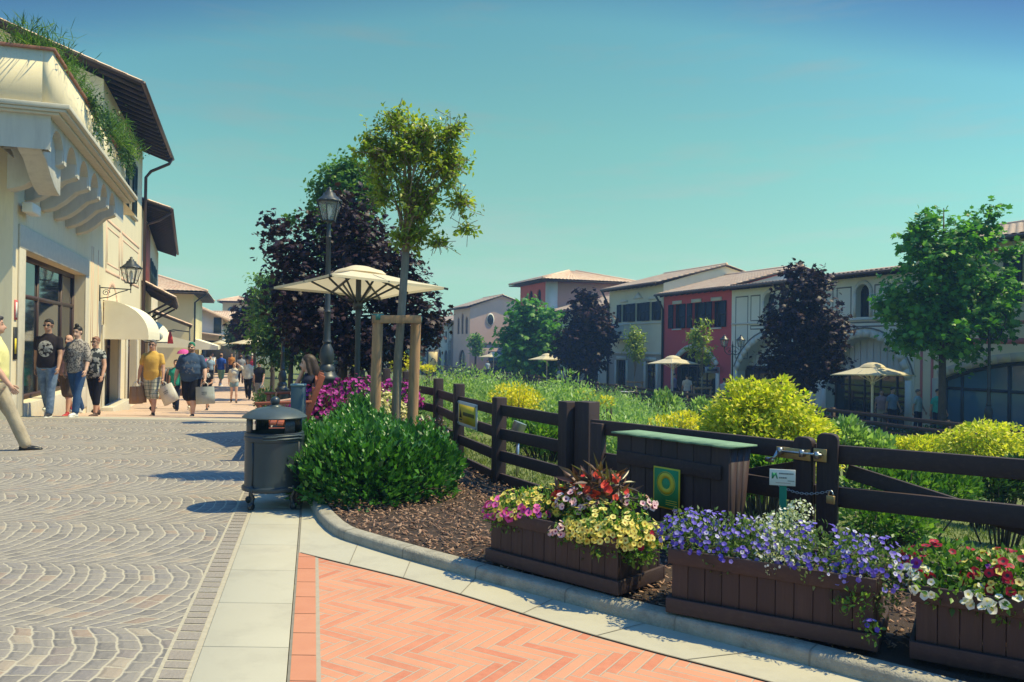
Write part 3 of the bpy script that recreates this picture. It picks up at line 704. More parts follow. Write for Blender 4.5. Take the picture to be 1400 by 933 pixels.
GOLD_L = leafmat('golden_leaf', [(.25,.36,.02),(.5,.53,.04),(.7,.64,.06),(.8,.69,.1)], .5, .4)
GOLDF_L = leafmat('golden_flower', [(.35,.4,.03),(.68,.58,.03),(.8,.66,.04),(.82,.7,.08)], .5, .4)
WEED_L = leafmat('grey_green_weed', [(.1,.18,.05),(.19,.31,.09),(.31,.45,.16),(.46,.57,.27)], .5, .4)
MID_L = leafmat('mid_green_leaf', [(.04,.11,.02),(.08,.19,.03),(.14,.28,.045),(.25,.38,.07)], .45, .36)
GRASS_L = leafmat('grass_blade', [(.08,.13,.03),(.14,.19,.05),(.2,.24,.07),(.3,.3,.11)], .55, .3)

# ------------------------------------------------------------------ fences
def post(root, x, y, z0, z1, w, mat=WOODV, ang=0, name='post', rounded=False, d=None):
    d = d or w; m = MB(); M = Matrix.Translation((x,y,0)) @ Matrix.Rotation(ang,4,'Z')
    if rounded:
        P = [(-w/2,z0),(w/2,z0),(w/2,z1-w*.35)] + [(w/2*math.cos(a)**.5 if math.cos(a) > 0 else 0, z1-w*.35+w*.35*math.sin(a)) for a in np.linspace(.15, math.pi/2-.1, 5)]
        P += [(-p[0], p[1]) for p in reversed(P[2:])]
        m.prism([M @ Vector((p[0], -d/2, p[1])) for p in P], M.to_3x3() @ Vector((0,d,0)))
    else: m.box((-w/2,-d/2,z0), (w/2,d/2,z1), 0, M)
    return m.build(name, mat, root, bevel=.006)
fence = thing('paddock_fence', 'dark brown wooden fence of four rails running back from the planters beside the green hedge', 'fence', (FP[5][0],FP[5][1],0))
pts = FP[5:24]
for i, (x, y) in enumerate(pts):
    a = math.atan2(pts[min(i+1,len(pts)-1)][1]-pts[max(i-1,0)][1], pts[min(i+1,len(pts)-1)][0]-pts[max(i-1,0)][0])
    z = street_z(y); H = .955 if i == 0 else (.9 if i < 2 else .96 if i < 4 else 1.0)
    if i == 0:
        post(fence, x-.075, y+.02, 0, .95, .13, ang=a); post(fence, x+.075, y-.05, 0, .955, .15, ang=a+.3)
    else: post(fence, x, y, z-.3, z+H, .115, ang=a)
for (a, b) in zip(pts, pts[1:]):
    za, zb = street_z(a[1]), street_z(b[1]); d = Vector((b[0]-a[0], b[1]-a[1], 0)).normalized(); off = Vector((-d.y, d.x, 0))*.0
    for zz in (.77,.545,.32,.1):
        m = MB(); m.bar(Vector((a[0],a[1],za+zz))+d*.045+off, Vector((b[0],b[1],zb+zz+random.uniform(-.012,.012)))-d*.045+off, .035, .105); m.build('rail', WOOD, fence, bevel=.004)
# double gate between the storage box and the right edge
def gate(name, label, A, B, stile, brace_up, zt=.822):
    A, B = Vector((*A,0)), Vector((*B,0)); d = (B-A).normalized(); n = Vector((d.y,-d.x,0)); L = (B-A).length
    g = thing(name, label, 'gate', A)
    def rail(z0, z1, nm='rail', o=.0):
        m = MB(); m.box((0,-.02+o,z0), (L,.02+o,z1), 0, Matrix(((d.x,n.x,0,A.x),(d.y,n.y,0,A.y),(0,0,1,0),(0,0,0,1)))); m.build(nm, WOOD, g, bevel=.004)
    rail(zt-.115, zt); rail(.44,.565); rail(.07,.18)
    a, b = (A+d*.1, B-d*.1) if brace_up else (B-d*.1, A+d*.1)
    a = a + Vector((0,0,.2)); b = b + Vector((0,0,.66)); m = MB(); m.bar(a - n*.045, b - n*.045, .03, .09); m.build('brace', WOOD, g, bevel=.004)
    for t, z1, rd in stile: 
        p = A + d*t; post(g, p.x + n.x*.03, p.y + n.y*.03, .0, z1, .125, ang=math.atan2(d.y,d.x), name='stile', rounded=rd, d=.06)
    return g
GA, GB, GC, GD = (.66,6.5), (1.935,5.03), (1.99,4.985), (3.75,3.83)
Lg = math.hypot(GB[0]-GA[0], GB[1]-GA[1])
gate('paddock_gate', 'dark brown wooden gate leaf behind the green-roofed box, ending at the smaller rounded post', GA, GB, [(.1,.8,False),(Lg-.07,.86,True)], True)
gate('paddock_gate', 'dark brown wooden gate leaf right of the latch with a long sloping brace', GC, GD, [(.0,.895,True),(2.0,.8,False)], False)
gd = (Vector(GB)-Vector(GA)).normalized(); gn = Vector((gd.y,-gd.x)); gfr = Fr(GA, gd, gn)
lt = thing('slide_bolt', 'worn brass bolt latch with a steel bar across the two gate leaves', 'latch', gfr.p(Lg-.1,.07,.76))
m = MB(); gfr.box(m, Lg-.24, Lg-.005, .068, .08, .715, .785); gfr.box(m, Lg+.015, Lg+.1, .068, .08, .72, .8); m.build('back_plate', BRASS, lt, bevel=.003)
m = MB(); m.tube([gfr.p(Lg-.22,.1,.76), gfr.p(Lg+.08,.1,.765)], .0075, 8); 
for s in (-.2,-.05,.05): gfr.box(m, Lg+s-.012, Lg+s+.012, .08, .115, .74, .782)
m.build('bolt_bar', STEEL, lt); m = MB(); m.tube([gfr.p(Lg-.215,.1,.76), gfr.p(Lg-.225,.12,.72), gfr.p(Lg-.26,.125,.7)], .011, 8); gfr.box(m, Lg-.29, Lg-.23, .12, .13, .685, .715); m.build('bolt_handle', STEEL, lt)
ch = thing('padlock_chain', 'thin steel chain looped round the meeting gate stiles below the latch', 'chain', gfr.p(Lg,.09,.5))
m = MB(); ps = [gfr.p(Lg-.22+.34*t, .075+.02*math.sin(t*3), .535-.03*math.sin(math.pi*t)+.01*t) for t in np.linspace(0,1,22)]
for i, p in enumerate(ps[:-1]):
    q = ps[i+1]; c = (p+q)/2; dd = (q-p).normalized(); sd_ = dd.cross(Vector((0,0,1))).normalized() if i % 2 else dd.cross(Vector((dd.y,-dd.x,.2))).normalized()
    m.tube([c + dd*.011*math.cos(a) + sd_*.007*math.sin(a) for a in np.linspace(0, 2*math.pi, 9)], .0022, 5, cap=False)
m.build('chain', STEEL, ch)
pk = thing('padlock', 'small brass padlock hanging on the chain at the gate', 'padlock', gfr.p(Lg+.14,.1,.5))
m = MB(); gfr.box(m, Lg+.115, Lg+.165, .085, .107, .475, .525); m.build('body', BRASS, pk, bevel=.004)
m = MB(); m.tube([gfr.p(Lg+.14+.016*math.cos(a), .096, .525+.03*math.sin(a)) for a in np.linspace(0, math.pi, 8)], .005, 6); m.build('shackle', STEEL, pk)

# fence along the far terrace, with the low dark hedge behind it
def slat_fence(name, label, s0, s1, o, z, H=1.02, step=2.4):
    r = thing(name, label, 'fence', RF.p(s0,o,z)); k = int((s1-s0)/step)
    for i in range(k+1):
        m = MB(); s = s0+(s1-s0)*i/k; RF.box(m, s-.06, s+.06, o-.06, o+.06, z-.55, z+H+.05); m.build('post', WOODV, r)
    for zz in (.14,.42,.7,.97):
        m = MB(); RF.box(m, s0, s1, o+.061, o+.1, z+zz-.075, z+zz+.06); m.build('rail', WOOD, r)
slat_fence('terrace_fence', 'dark slatted timber fence in front of the shuttered houses and the red house', 6.5, 62, 4.55, TZ)
slat_fence('terrace_fence', 'dark slatted timber fence in front of the arched grey house and the striped shop', -16, 6.3, 4.55, TZ)
def long_hedge(label, s0, s1, o, z, h, n, lm, size=.09):
    r = thing('low_hedge', label, 'hedge', RF.p(s0,o,z)); 
    s = rng.uniform(s0,s1,n); oo = o + rng.normal(0,.28,n); zz = z + h*rng.random(n)**.7*(.85+.25*np.sin(s*1.7)*np.cos(s*.6))
    P = np.array([tuple(RF.p(a,b,c)) for a,b,c in zip(s,oo,zz)]); m = MB(); m.scatter(LEAF[0], LEAF[1], P, rots(n, .8), size*rng.uniform(.7,1.5,n)); m.build('foliage', lm, r)
long_hedge('dark clipped hedge behind the terrace fence below the shuttered houses', 6.5, 50, 3.9, TZ, .95, 9000, DARKG_L, .13)
long_hedge('dark clipped hedge behind the terrace fence below the arched grey house', -16, 6.3, 3.9, TZ, .7, 9000, DARKG_L, .11)

# ------------------------------------------------------------------ planters and their flowers
def planter(label, P0, u, L=1.0, D=.42, H=.335, z=.065):
    fr = Fr(P0, u); r = thing('wooden_planter', label, 'planter', (P0[0],P0[1],z), 0, 'wooden flower planters in front of the fence')
    zb, zt = z+.03, z+H
    def boards(s0, s1, fn, nm):
        m = MB(); n = max(2, round((s1-s0)/.083)); w = (s1-s0)/n
        for i in range(n): fn(m, s0+i*w+.001, s0+(i+1)*w-.001, random.uniform(-.002,.002), random.random())
        m.build(nm, WOODV, r, bevel=.003)
    boards(.0, L, lambda m,a,b,j,q: fr.box(m, a, b, -.022+j, .0+j, zb, zt-.002, 0, q), 'side_board')
    boards(.0, L, lambda m,a,b,j,q: fr.box(m, a, b, -D+j, -D+.022+j, zb, zt-.002, 0, q), 'side_board')
    boards(.024, D-.024, lambda m,a,b,j,q: fr.box(m, .0+j, .022+j, -b, -a, zb, zt-.002, 0, q), 'end_board')
    boards(.024, D-.024, lambda m,a,b,j,q: fr.box(m, L-.022+j, L+j, -b, -a, zb, zt-.002, 0, q), 'end_board')
    m = MB(); fr.box(m, -.022, L+.022, .003, .025, z+.02, z+.095); fr.box(m, -.022, L+.022, -D-.025, -D-.003, z+.02, z+.095)
    fr.box(m, -.025, -.003, -D, 0, z+.02, z+.095); fr.box(m, L+.003, L+.025, -D, 0, z+.02, z+.095); m.build('base_moulding', WOOD, r, bevel=.004)
    m = MB(); fr.box(m, -.015, L+.015, .003, .02, zt-.07, zt+.004); fr.box(m, -.015, L+.015, -D-.02, -D-.003, zt-.07, zt+.004)
    fr.box(m, -.02, -.003, -D, 0, zt-.07, zt+.004); fr.box(m, L+.003, L+.02, -D, 0, zt-.07, zt+.004); m.build('rim', WOOD, r, bevel=.004)
    for s in (.1, L-.2):
        m = MB(); fr.box(m, s, s+.1, -D+.05, -.05, z-.03, z+.02); m.build('foot', WOOD, r)
    m = MB(); fr.box(m, .024, L-.024, -D+.024, -.024, zt-.06, zt-.03); m.build('soil', SOIL, r)
    return fr, zt
def flower_template(n=5, cup=.25):
    V = [(0,0,-cup)]; k = n*2
    for i in range(k): a = 2*math.pi*i/k; V.append((.34*math.cos(a), .34*math.sin(a), -cup*.35))
    for i in range(k):
        a = 2*math.pi*i/k; r = 1. if i % 2 == 0 else .86; V.append((r*math.cos(a), r*math.sin(a), .06 if i % 2 else .0))
    Fc = [(0,1+i,1+(i+1) % k) for i in range(k)] + [(1+i,1+k+i,1+k+(i+1) % k,1+(i+1) % k) for i in range(k)]
    return V, Fc, [1]*k + [0]*k
FLW = flower_template(); STAR = flower_template(5, .1)
def fmat(name, cols, trans=.25): return leafmat(name, cols, .55, trans, .3)
def flowers(name, label, cat, fr, mounds, nleaf, lsize, lmat, blooms, sunk=.0, tpl=LEAF, group=None, yup=.35):
    """mounds: (s, o, z, rs, ro, rz) in the planter's frame; blooms: (count, size, petal material, throat material, mound ids, front bias)"""
    c = fr.p(mounds[0][0], mounds[0][1], mounds[0][2]-mounds[0][5]*.6); root = thing(name, label, cat, c, 0, group)
    A = np.array(fr.M())[:3,:3]; O = np.array(fr.O)
    P, D = lobes_points([tuple(x) for x in mounds], nleaf, .4); D = D @ A.T; P = P @ A.T + O
    k = P[:,2] > c.z-sunk-.12; P, D = P[k], D[k]
    m = MB(); yd = nrm(D*.8 + np.array([0,0,yup]) + rng.normal(0,.5,P.shape)); m.scatter(tpl[0], tpl[1], P, frames(yd, nrm(D+rng.normal(0,.5,P.shape)+np.array([0,0,.6]))), lsize*rng.uniform(.6,1.3,len(P)))
    m.build('foliage', lmat, root)
    for cnt, size, pm, tm, ids, bias in blooms:
        mo = np.array([mounds[i] for i in ids]); c_ = rng.integers(0, len(mo), cnt); d = rand_dir(cnt); d[:,2] = np.abs(d[:,2])*.9-.12; d[:,1] += bias; d = nrm(d)
        Q = mo[c_,:3] + d*mo[c_,3:6]*rng.uniform(.98,1.1,cnt)[:,None]; d = d @ A.T; Q = Q @ A.T + O
        z = nrm(d + np.array([0,-.25,.35]) + rng.normal(0,.3,d.shape)); t = rng.normal(0,1,d.shape); x = nrm(np.cross(t,z)); y = np.cross(z,x)
        b = MB(); b.scatter(FLW[0], FLW[1], Q, np.stack([x,y,z],2), size*rng.uniform(.75,1.15,cnt), FLW[2]); b.build('blossoms', [pm, tm], root)
    return root
YEL = fmat('yellow_petal', [(.72,.56,.08),(.78,.64,.14),(.8,.7,.24)]); YELC = fmat('cream_yellow_petal', [(.76,.63,.13),(.8,.69,.19),(.8,.72,.28)]); YTH = fmat('orange_throat', [(.5,.3,.03),(.4,.2,.02)])
PNK = fmat('hot_pink_petal', [(.6,.05,.32),(.7,.08,.4),(.72,.14,.45)]); PTH = fmat('dark_pink_throat', [(.25,.01,.1),(.3,.02,.14)])
LPK = fmat('pale_pink_petal', [(.74,.42,.5),(.8,.52,.58),(.8,.6,.62)]); RED = fmat('red_petal', [(.62,.03,.03),(.72,.06,.03),(.7,.1,.05)]); CRI = fmat('crimson_petal', [(.3,.008,.03),(.42,.01,.04),(.52,.02,.06)])
WHT = fmat('white_petal', [(.72,.72,.66),(.8,.79,.72),(.82,.8,.76)]); VIO = fmat('violet_petal', [(.08,.05,.42),(.12,.08,.55),(.19,.14,.64),(.34,.3,.7)]); PUR = fmat('purple_petal', [(.14,.02,.3),(.2,.04,.4)])
MAG = fmat('magenta_petal', [(.22,.01,.16),(.34,.02,.27),(.45,.05,.36)]); CRM = fmat('cream_petal', [(.7,.6,.28),(.78,.7,.4)])
BEG_L = leafmat('bronze_begonia_leaf', [(.05,.05,.025),(.1,.05,.035),(.16,.07,.05),(.12,.12,.04)], .35, .25, .6)
SIL_L = leafmat('pale_frost_leaf', [(.3,.36,.2),(.5,.54,.36),(.7,.7,.55)], .6, .3)
u1 = (.737,-.68)
fa, zt = planter('dark wooden planter of yellow, pink and red flowers, leftmost of the row', (-.115,4.93), u1, .95)
zt -= .02
flowers('yellow_calibrachoa', 'spreading yellow flowers in the left half of the leftmost planter', 'flowers', fa, [(.12,-.14,zt+.0,.2,.2,.13),(.3,-.24,zt+.04,.24,.2,.13)], 1500, .035, MID_L,
    [(240,.018,YEL,YTH,(0,1),.25)])
flowers('pink_petunia', 'hot pink flowers spilling over the left front corner of the leftmost planter', 'flowers', fa, [(.08,-.02,zt+.0,.13,.09,.1),(.3,-.05,zt+.02,.1,.08,.07)], 350, .03, MID_L, [(52,.026,PNK,PTH,(0,0,1),.3),(5,.02,PUR,PTH,(1,),.3)])
flowers('yellow_calibrachoa', 'dense pale yellow flowers over the right front corner of the leftmost planter', 'flowers', fa, [(.8,-.1,zt+.0,.24,.18,.15),(.98,-.14,zt-.02,.12,.16,.15),(.72,-.03,zt-.03,.15,.08,.09)], 1700, .034, MID_L,
    [(280,.019,YELC,YTH,(0,0,1,2),.3),(3,.017,CRI,PTH,(1,),.1)])
flowers('pale_pink_calibrachoa', 'pale pink flowers with dark eyes in the middle of the leftmost planter', 'flowers', fa, [(.55,-.16,zt+.1,.12,.12,.1),(.56,0,zt-.03,.07,.06,.06),(.85,-.3,zt+.14,.14,.08,.05)], 500, .03, MID_L, [(70,.02,LPK,PTH,(0,0,1,2),.3)])
bg_ = flowers('red_begonia', 'red begonia with long bronze leaves rising at the back of the leftmost planter', 'flowers', fa, [(.62,-.28,zt+.17,.2,.12,.12),(.42,-.22,zt+.12,.08,.08,.06)], 230, .13, BEG_L, [(34,.028,RED,RED,(1,1,0),.5),(14,.028,RED,RED,(0,),.2)], tpl=BLADE, yup=.1)
fb, zt2 = planter('dark wooden planter of violet flowers, in the middle of the row', (.82,4.02), (.857,-.515), .93); zt2 -= .02
flowers('violet_lobelia', 'mass of small violet-blue flowers filling the middle planter', 'flowers', fb, [(.2,-.18,zt2+.03,.26,.22,.16),(.42,-.2,zt2+.02,.24,.2,.16),(.68,-.18,zt2+.03,.24,.22,.17),(.9,-.16,zt2+.0,.18,.2,.17),(.03,-.2,zt2+.06,.15,.2,.13)], 5200, .026, leafmat('lobelia_leaf', [(.05,.1,.03),(.09,.17,.05),(.16,.25,.08),(.26,.32,.14)], .45, .3),
    [(620,.0125,VIO,VIO,(0,1,2,3,4),.12),(90,.011,fmat('pale_violet_petal', [(.5,.48,.72),(.6,.6,.75)]),VIO,(0,1,2,3),.2)], sunk=.05)
flowers('white_frost_plant', 'airy cream-white flowers in the centre of the middle planter', 'flowers', fb, [(.5,-.2,zt2+.13,.14,.14,.11),(.55,-.34,zt2+.22,.06,.06,.05),(.5,-.05,zt2+.02,.1,.08,.1)], 1300, .017, SIL_L, [(160,.0075,WHT,WHT,(0,0,1,2),.1)])
tr_ = flowers('trailing_lobelia', 'thin sprig of lobelia trailing down the front of the middle planter', 'flowers', fb, [(.87,.05,zt2-.08,.05,.03,.08),(.93,.05,zt2-.2,.05,.03,.05),(.8,.05,zt2-.1,.03,.03,.03)], 130, .028, MID_L, [(5,.014,VIO,VIO,(1,),.3)], sunk=.4)
fc_, zt3 = planter('dark wooden planter of crimson and white petunias, cut off by the right edge', (1.765,3.46), (.857,-.515), 1.0); zt3 -= .02
flowers('white_petunia', 'white petunias hanging over the front rim of the rightmost planter', 'flowers', fc_, [(.12,-.02,zt3-.0,.16,.08,.07),(.36,-.01,zt3-.02,.2,.07,.06),(-.02,-.14,zt3+.04,.07,.1,.06)], 420, .035, MID_L, [(80,.021,WHT,YELC,(0,1,2),.35)])
flowers('crimson_petunia', 'crimson petunias in the left half of the rightmost planter', 'flowers', fc_, [(.12,-.2,zt3+.05,.2,.18,.13),(.36,-.16,zt3+.05,.2,.16,.13)], 1700, .036, MID_L, [(130,.02,CRI,BLACKP,(0,1),.2),(26,.018,YELC,YTH,(1,),.2),(3,.026,PUR,PTH,(0,),.3)])
flowers('yellow_calibrachoa', 'pale yellow flowers at the right end of the rightmost planter', 'flowers', fc_, [(.72,-.2,zt3+.08,.22,.18,.16),(.56,-.3,zt3+.1,.14,.1,.14)], 1800, .038, MID_L, [(190,.02,YELC,YTH,(0,0,1),.2),(4,.024,RED,RED,(0,),0.)])

# ------------------------------------------------------------------ storage box with felt roof and signs
bA, bB = Vector((.77,5.78)), Vector((1.37,5.0)); bd = (bB-bA).normalized(); bf = Fr(bA, bd); BL = (bB-bA).length
box = thing('storage_box', 'dark wooden box with a green felt lid against the gate', 'storage box', (bA.x,bA.y,.05))
def plank_row(root, fr, s0, s1, o0, o1, z0, z1, w, nm, mat=WOODV):
    m = MB(); n = round((s1-s0)/w); ww = (s1-s0)/n
    for i in range(n): fr.box(m, s0+i*ww+.002, s0+(i+1)*ww-.002, o0+random.uniform(-.002,.002), o1, z0, z1, 0, random.random())
    return m.build(nm, mat, root, bevel=.003)
plank_row(box, bf, 0, BL, -.022, 0, .07, .785, .135, 'front_panel'); plank_row(box, bf, 0, BL, -.15, -.13, .07, .785, .135, 'back_panel')
m = MB(); bf.box(m, .02, BL-.05, .004, .024, .58, .67); m.build('batten', WOOD, box, bevel=.003)
m = MB(); bf.box(m, .02, BL-.05, .004, .024, .12, .21); m.build('batten', WOOD, box, bevel=.003)
for s0, s1 in ((0,.022),(BL-.022,BL)):
    m = MB()
    for k in range(3):
        a0, a1 = -.024-.085*k, -.024-.085*(k+1)+.004; e = lambda a, z: -.23*(1 if z else .55)*(abs(a)/.28)
        m.prism([bf.p(s0,e(a0,0),.07), bf.p(s0,e(a1,0),.07), bf.p(s0,e(a1,1),.785), bf.p(s0,e(a0,1),.785)], bf.u*(s1-s0), 0, random.random())
    m.build('side_panel', WOODV, box)
m = MB(); nn = 24
for i in range(nn):
    a, b = -.03+(BL+.06)*i/nn, -.03+(BL+.06)*(i+1)/nn; w0, w1 = .01*math.sin(i*1.9)+.008*math.sin(i*.7), .01*math.sin((i+1)*1.9)+.008*math.sin((i+1)*.7)
    fr_ = .03; m.add([bf.p(a,fr_+w0,.787+w0*.3), bf.p(b,fr_+w1,.787+w1*.3), bf.p(b,-.25,.785), bf.p(a,-.25,.785), bf.p(a,fr_+w0,.8+w0*.3), bf.p(b,fr_+w1,.8+w1*.3), bf.p(b,-.25,.797), bf.p(a,-.25,.797)],
        [(4,5,6,7),(0,3,2,1),(0,1,5,4),(2,3,7,6)] + ([(0,4,7,3)] if i == 0 else []) + ([(1,2,6,5)] if i == nn-1 else []), 0, .5)
m.build('lid', FELT, box)
def annulus(fr, s, o, z, r0, r1, mat, root, name, n=28, th=.002):
    m = MB(); V = []
    for k in range(n):
        a = 2*math.pi*k/n
        for r in (r0, r1): V += [fr.p(s+r*math.cos(a), o, z+r*math.sin(a)), fr.p(s+r*math.cos(a), o+th, z+r*math.sin(a))]
    F_ = []
    for k in range(n):
        q = 4*k; w = 4*((k+1) % n); F_ += [(q+1,q+3,w+3,w+1), (q+2,w+2,w+3,q+3), (q,q+1,w+1,w)]
    m.add(V, F_); return m.build(name, mat, root)
sg = thing('ring_sign', 'square green sign with a yellow ring on the front of the wooden box', 'sign', bf.p(.5,.03,.33))
m = MB(); bf.box(m, .385, .615, .0245, .031, .33, .605); m.build('board', YELP, sg)
m = MB(); bf.box(m, .395, .605, .031, .0335, .34, .595); m.build('green_face', GREENP, sg)
annulus(bf, .5, .0335, .5, .037, .072, YELP, sg, 'ring'); annulus(bf, .5, .0335, .5, .077, .08, YELP, sg, 'thin_ring')
m = MB()
for z in (.358,.372,.386): bf.box(m, .5, .595, .0335, .0345, z, z+.004)
m.build('text_line', YELP, sg)
# ------------------------------------------------------------------ buildings: shared helpers
def mat_soft(name, c, k=.9, stain=None): return mk(name, c, tuple(x*k for x in c), .7, .9, 35, .12, .004, stain=stain)
def slab(mb, P, th=.06, mat=0): 
    P = [Vector(p) for p in P]; n = (P[1]-P[0]).cross(P[2]-P[0]).normalized(); n = n if n.z < 0 else -n
    mb.prism(P, n*th, mat)
def gable_roof(root, fr, s0, s1, zt, w, slope, ov=.6, ovs=.35, ridge=None, tile=TERRA, period=.26, gutter=True):
    """ridge parallel to the front; front eave at o=+ov"""
    rb = -(ridge if ridge is not None else w/2); zr = zt + slope*(ov-rb); zb = zr - slope*(w+ov+rb) if False else zr - slope*((w+ov)+rb)
    a, b = s0-ovs, s1+ovs; m = MB()
    tile_plane(m, fr.p(a,ov,zt+.1), fr.p(b,ov,zt+.1), fr.p(a,rb,zr+.1), fr.p(b,rb,zr+.1), period)
    tile_plane(m, fr.p(b,-w-ov,zb+.1), fr.p(a,-w-ov,zb+.1), fr.p(b,rb,zr+.1), fr.p(a,rb,zr+.1), period)
    m.tube([fr.p(a,rb,zr+.13), fr.p(b,rb,zr+.13)], .1, 8, 0, rnd=.4)
    r = m.build('roof', tile, root)
    e = MB(); slab(e, [fr.p(a,ov,zt+.09), fr.p(b,ov,zt+.09), fr.p(b,rb,zr+.09), fr.p(a,rb,zr+.09)], .09); slab(e, [fr.p(a,-w-ov,zb+.09), fr.p(b,-w-ov,zb+.09), fr.p(b,rb,zr+.088), fr.p(a,rb,zr+.088)], .09)
    s = a+.2
    while s < b: e.bar(fr.p(s,ov-.03,zt-.06), fr.p(s,-.1,zt-.06+slope*(ov+.07)), .09, .11); s += .6
    e.build('eave_soffit', SOFFIT, r)
    if gutter:
        g = MB(); g.tube([fr.p(a,ov+.06,zt+.04), fr.p(b,ov+.06,zt+.04)], .065, 8); g.build('gutter', PIPE, r)
    return rb, zr
def hip_roof(root, fr, s0, s1, zt, w, slope, ov=.7, tile=TERRA, period=.28):
    a, b, o1, o2 = s0-ov, s1+ov, ov, -w-ov; L = b-a; W = o1-o2; h = min(L, W)/2*slope; m = MB(); e = MB()
    if L >= W: r0, r1 = fr.p(a+W/2, (o1+o2)/2, zt+h), fr.p(b-W/2, (o1+o2)/2, zt+h)
    else: r0, r1 = fr.p((a+b)/2, o1-L/2, zt+h), fr.p((a+b)/2, o2+L/2, zt+h)
    c = [fr.p(a,o1,zt), fr.p(b,o1,zt), fr.p(b,o2,zt), fr.p(a,o2,zt)]
    if L >= W: pl = [(c[0],c[1],r0,r1),(c[1],c[2],r1,r1),(c[2],c[3],r1,r0),(c[3],c[0],r0,r0)]
    else: pl = [(c[0],c[1],r0,r0),(c[1],c[2],r0,r1),(c[2],c[3],r1,r1),(c[3],c[0],r1,r0)]
    u = Vector((0,0,.08))
    for p in pl: tile_plane(m, p[0]+u, p[1]+u, p[2]+u, p[3]+u, period, .4)
    for p, q in ((c[0],r0),(c[1],r1 if L >= W else r0),(c[2],r1),(c[3],r0 if L >= W else r1)): m.tube([p+u*1.6, q+u*1.6], .1, 8, rnd=.4)
    r = m.build('roof', tile, root); e.add([*c, *[p-u for p in c]], [(3,2,1,0),(4,5,6,7),(0,1,5,4),(1,2,6,5),(2,3,7,6),(3,0,4,7)])
    e.build('eave_soffit', SOFFIT, r)
def block(name, label, fr, s0, s1, w, z0, zt, wm, ops=(), depth=.22, peak=None, group=None, zband=None, wm2=None):
    """walls of a house; peak=(o, z) makes gabled ends"""
    r = thing(name, label, 'building', fr.p(s0,0,z0), 0, group); m = MB()
    mat = 0 if zband is None else (lambda z: 1 if z < zband else 0)
    ops = list(ops); wall_with_openings(m, fr, s0, s1, z0, zt, ops + ([(s1+9,s1+9.1,z0,zband)] if zband else []), depth, mat)
    for s in (s0, s1):
        P = [(s,0,z0),(s,-w,z0),(s,-w,zt)] + ([(s,peak[0],peak[1])] if peak else []) + [(s,0,zt)]
        fr.quad(m, P, 0, .5)
    fr.quad(m, [(s0,-w,z0),(s1,-w,z0),(s1,-w,zt),(s0,-w,zt)], 0, .5)
    m.build('wall', [wm, wm2 or wm], r); return r
def strip_frame(mb, fr, s0, s1, z0, z1, t, o=.006, mat=0):
    fr.box(mb, s0, s1, .001, o, z0, z0+t, mat); fr.box(mb, s0, s1, .001, o, z1-t, z1, mat); fr.box(mb, s0, s0+t, .001, o, z0+t, z1-t, mat); fr.box(mb, s1-t, s1, .001, o, z0+t, z1-t, mat)
def arch_band(mb, fr, op, t, o, mat=0, legs=True):
    P = arch_pts(op, 16); c = (op[0]+op[1])/2; zc = P[0][1]
    Q = []
    for i, (s, z) in enumerate(P):
        a, b = P[max(i-1,0)], P[min(i+1,len(P)-1)]; dx, dz = b[0]-a[0], b[1]-a[1]; l = math.hypot(dx,dz) or 1
        Q.append((s-dz/l*t, z+dx/l*t))
    for i in range(len(P)-1):
        A = [fr.p(P[i][0],0.001,P[i][1]), fr.p(P[i+1][0],0.001,P[i+1][1]), fr.p(Q[i+1][0],0.001,Q[i+1][1]), fr.p(Q[i][0],0.001,Q[i][1])]
        mb.prism(A, fr.n*o, mat, .5)
    if legs:
        fr.box(mb, op[0]-t, op[0], .001, o, op[2], P[0][1]); fr.box(mb, op[1], op[1]+t, .001, o, op[2], P[-1][1])

# ------------------------------------------------------------------ corner building, left
LF = Fr((-8.8,14.1), (-.319,.948), (.948,.319))
E0 = -.2
lw = (.55, 6.45, .22, 3.05); d1 = (9.5, 12.2, -.75, 1.75); d2 = (14.3, 16.8, -.95, 1.8); w3 = (13.2, 15.0, 5.9, 7.75)
corner = thing('corner_shop', 'cream corner shop with corbelled roof terrace on the left of the street', 'building', LF.p(E0,0,0))
m = MB(); wall_with_openings(m, LF, E0, 17.9, -1.3, 5.0, [lw, d1, d2], .3)
LF.quad(m, [(E0,0,-1.3),(E0,-12,-1.3),(E0,-12,5.0),(E0,0,5.0)], 0, .5)
wall_with_openings(m, LF, 8.75, 17.9, 5.0, 8.75, [w3], .18)
for s in (8.75, 17.9): LF.quad(m, [(s,0,-1.3 if s > 10 else 5.0),(s,-7,-1.3 if s > 10 else 5.0),(s,-7,8.75),(s,-3.5,10.2),(s,0,8.75)], 0, .5)
LF.quad(m, [(E0,.85,5.0),(9,.85,5.0),(9,-12,5.0),(E0,-12,5.0)], 0, .5)
m.build('wall', PLASTER, corner)
m = MB()                                                       # stone surround of the shop window
LF.box(m, lw[0]-.42, lw[0], .002, .035, 0, lw[3]); LF.box(m, lw[1], lw[1]+.42, .002, .035, -.3, lw[3]); LF.box(m, lw[0]-.42, lw[1]+.42, .002, .035, lw[3], lw[3]+.42); LF.box(m, lw[0]-.02, lw[1]+.02, -.28, .06, -.3, lw[2]-.002)
m.build('window_surround', TRIMST, corner, bevel=.008)
window(corner, LF, lw, .3, FRAMEB, DGLASS, (.38,.76), (2.25,), .1, 'shop_window')
for d, lab in ((d1,'shop_door'),(d2,'shop_door')): window(corner, LF, d, .28, FRAMEB, DGLASS, (.5,), (1.2,), .1, lab)
for s0, s1 in ((9.1,9.48),(12.22,12.6),(13.9,14.28),(16.82,17.2)):
    m = MB(); LF.box(m, s0, s1, .002, .05, -1.2, 1.85); m.build('pilaster', TRIMST, corner, bevel=.01)
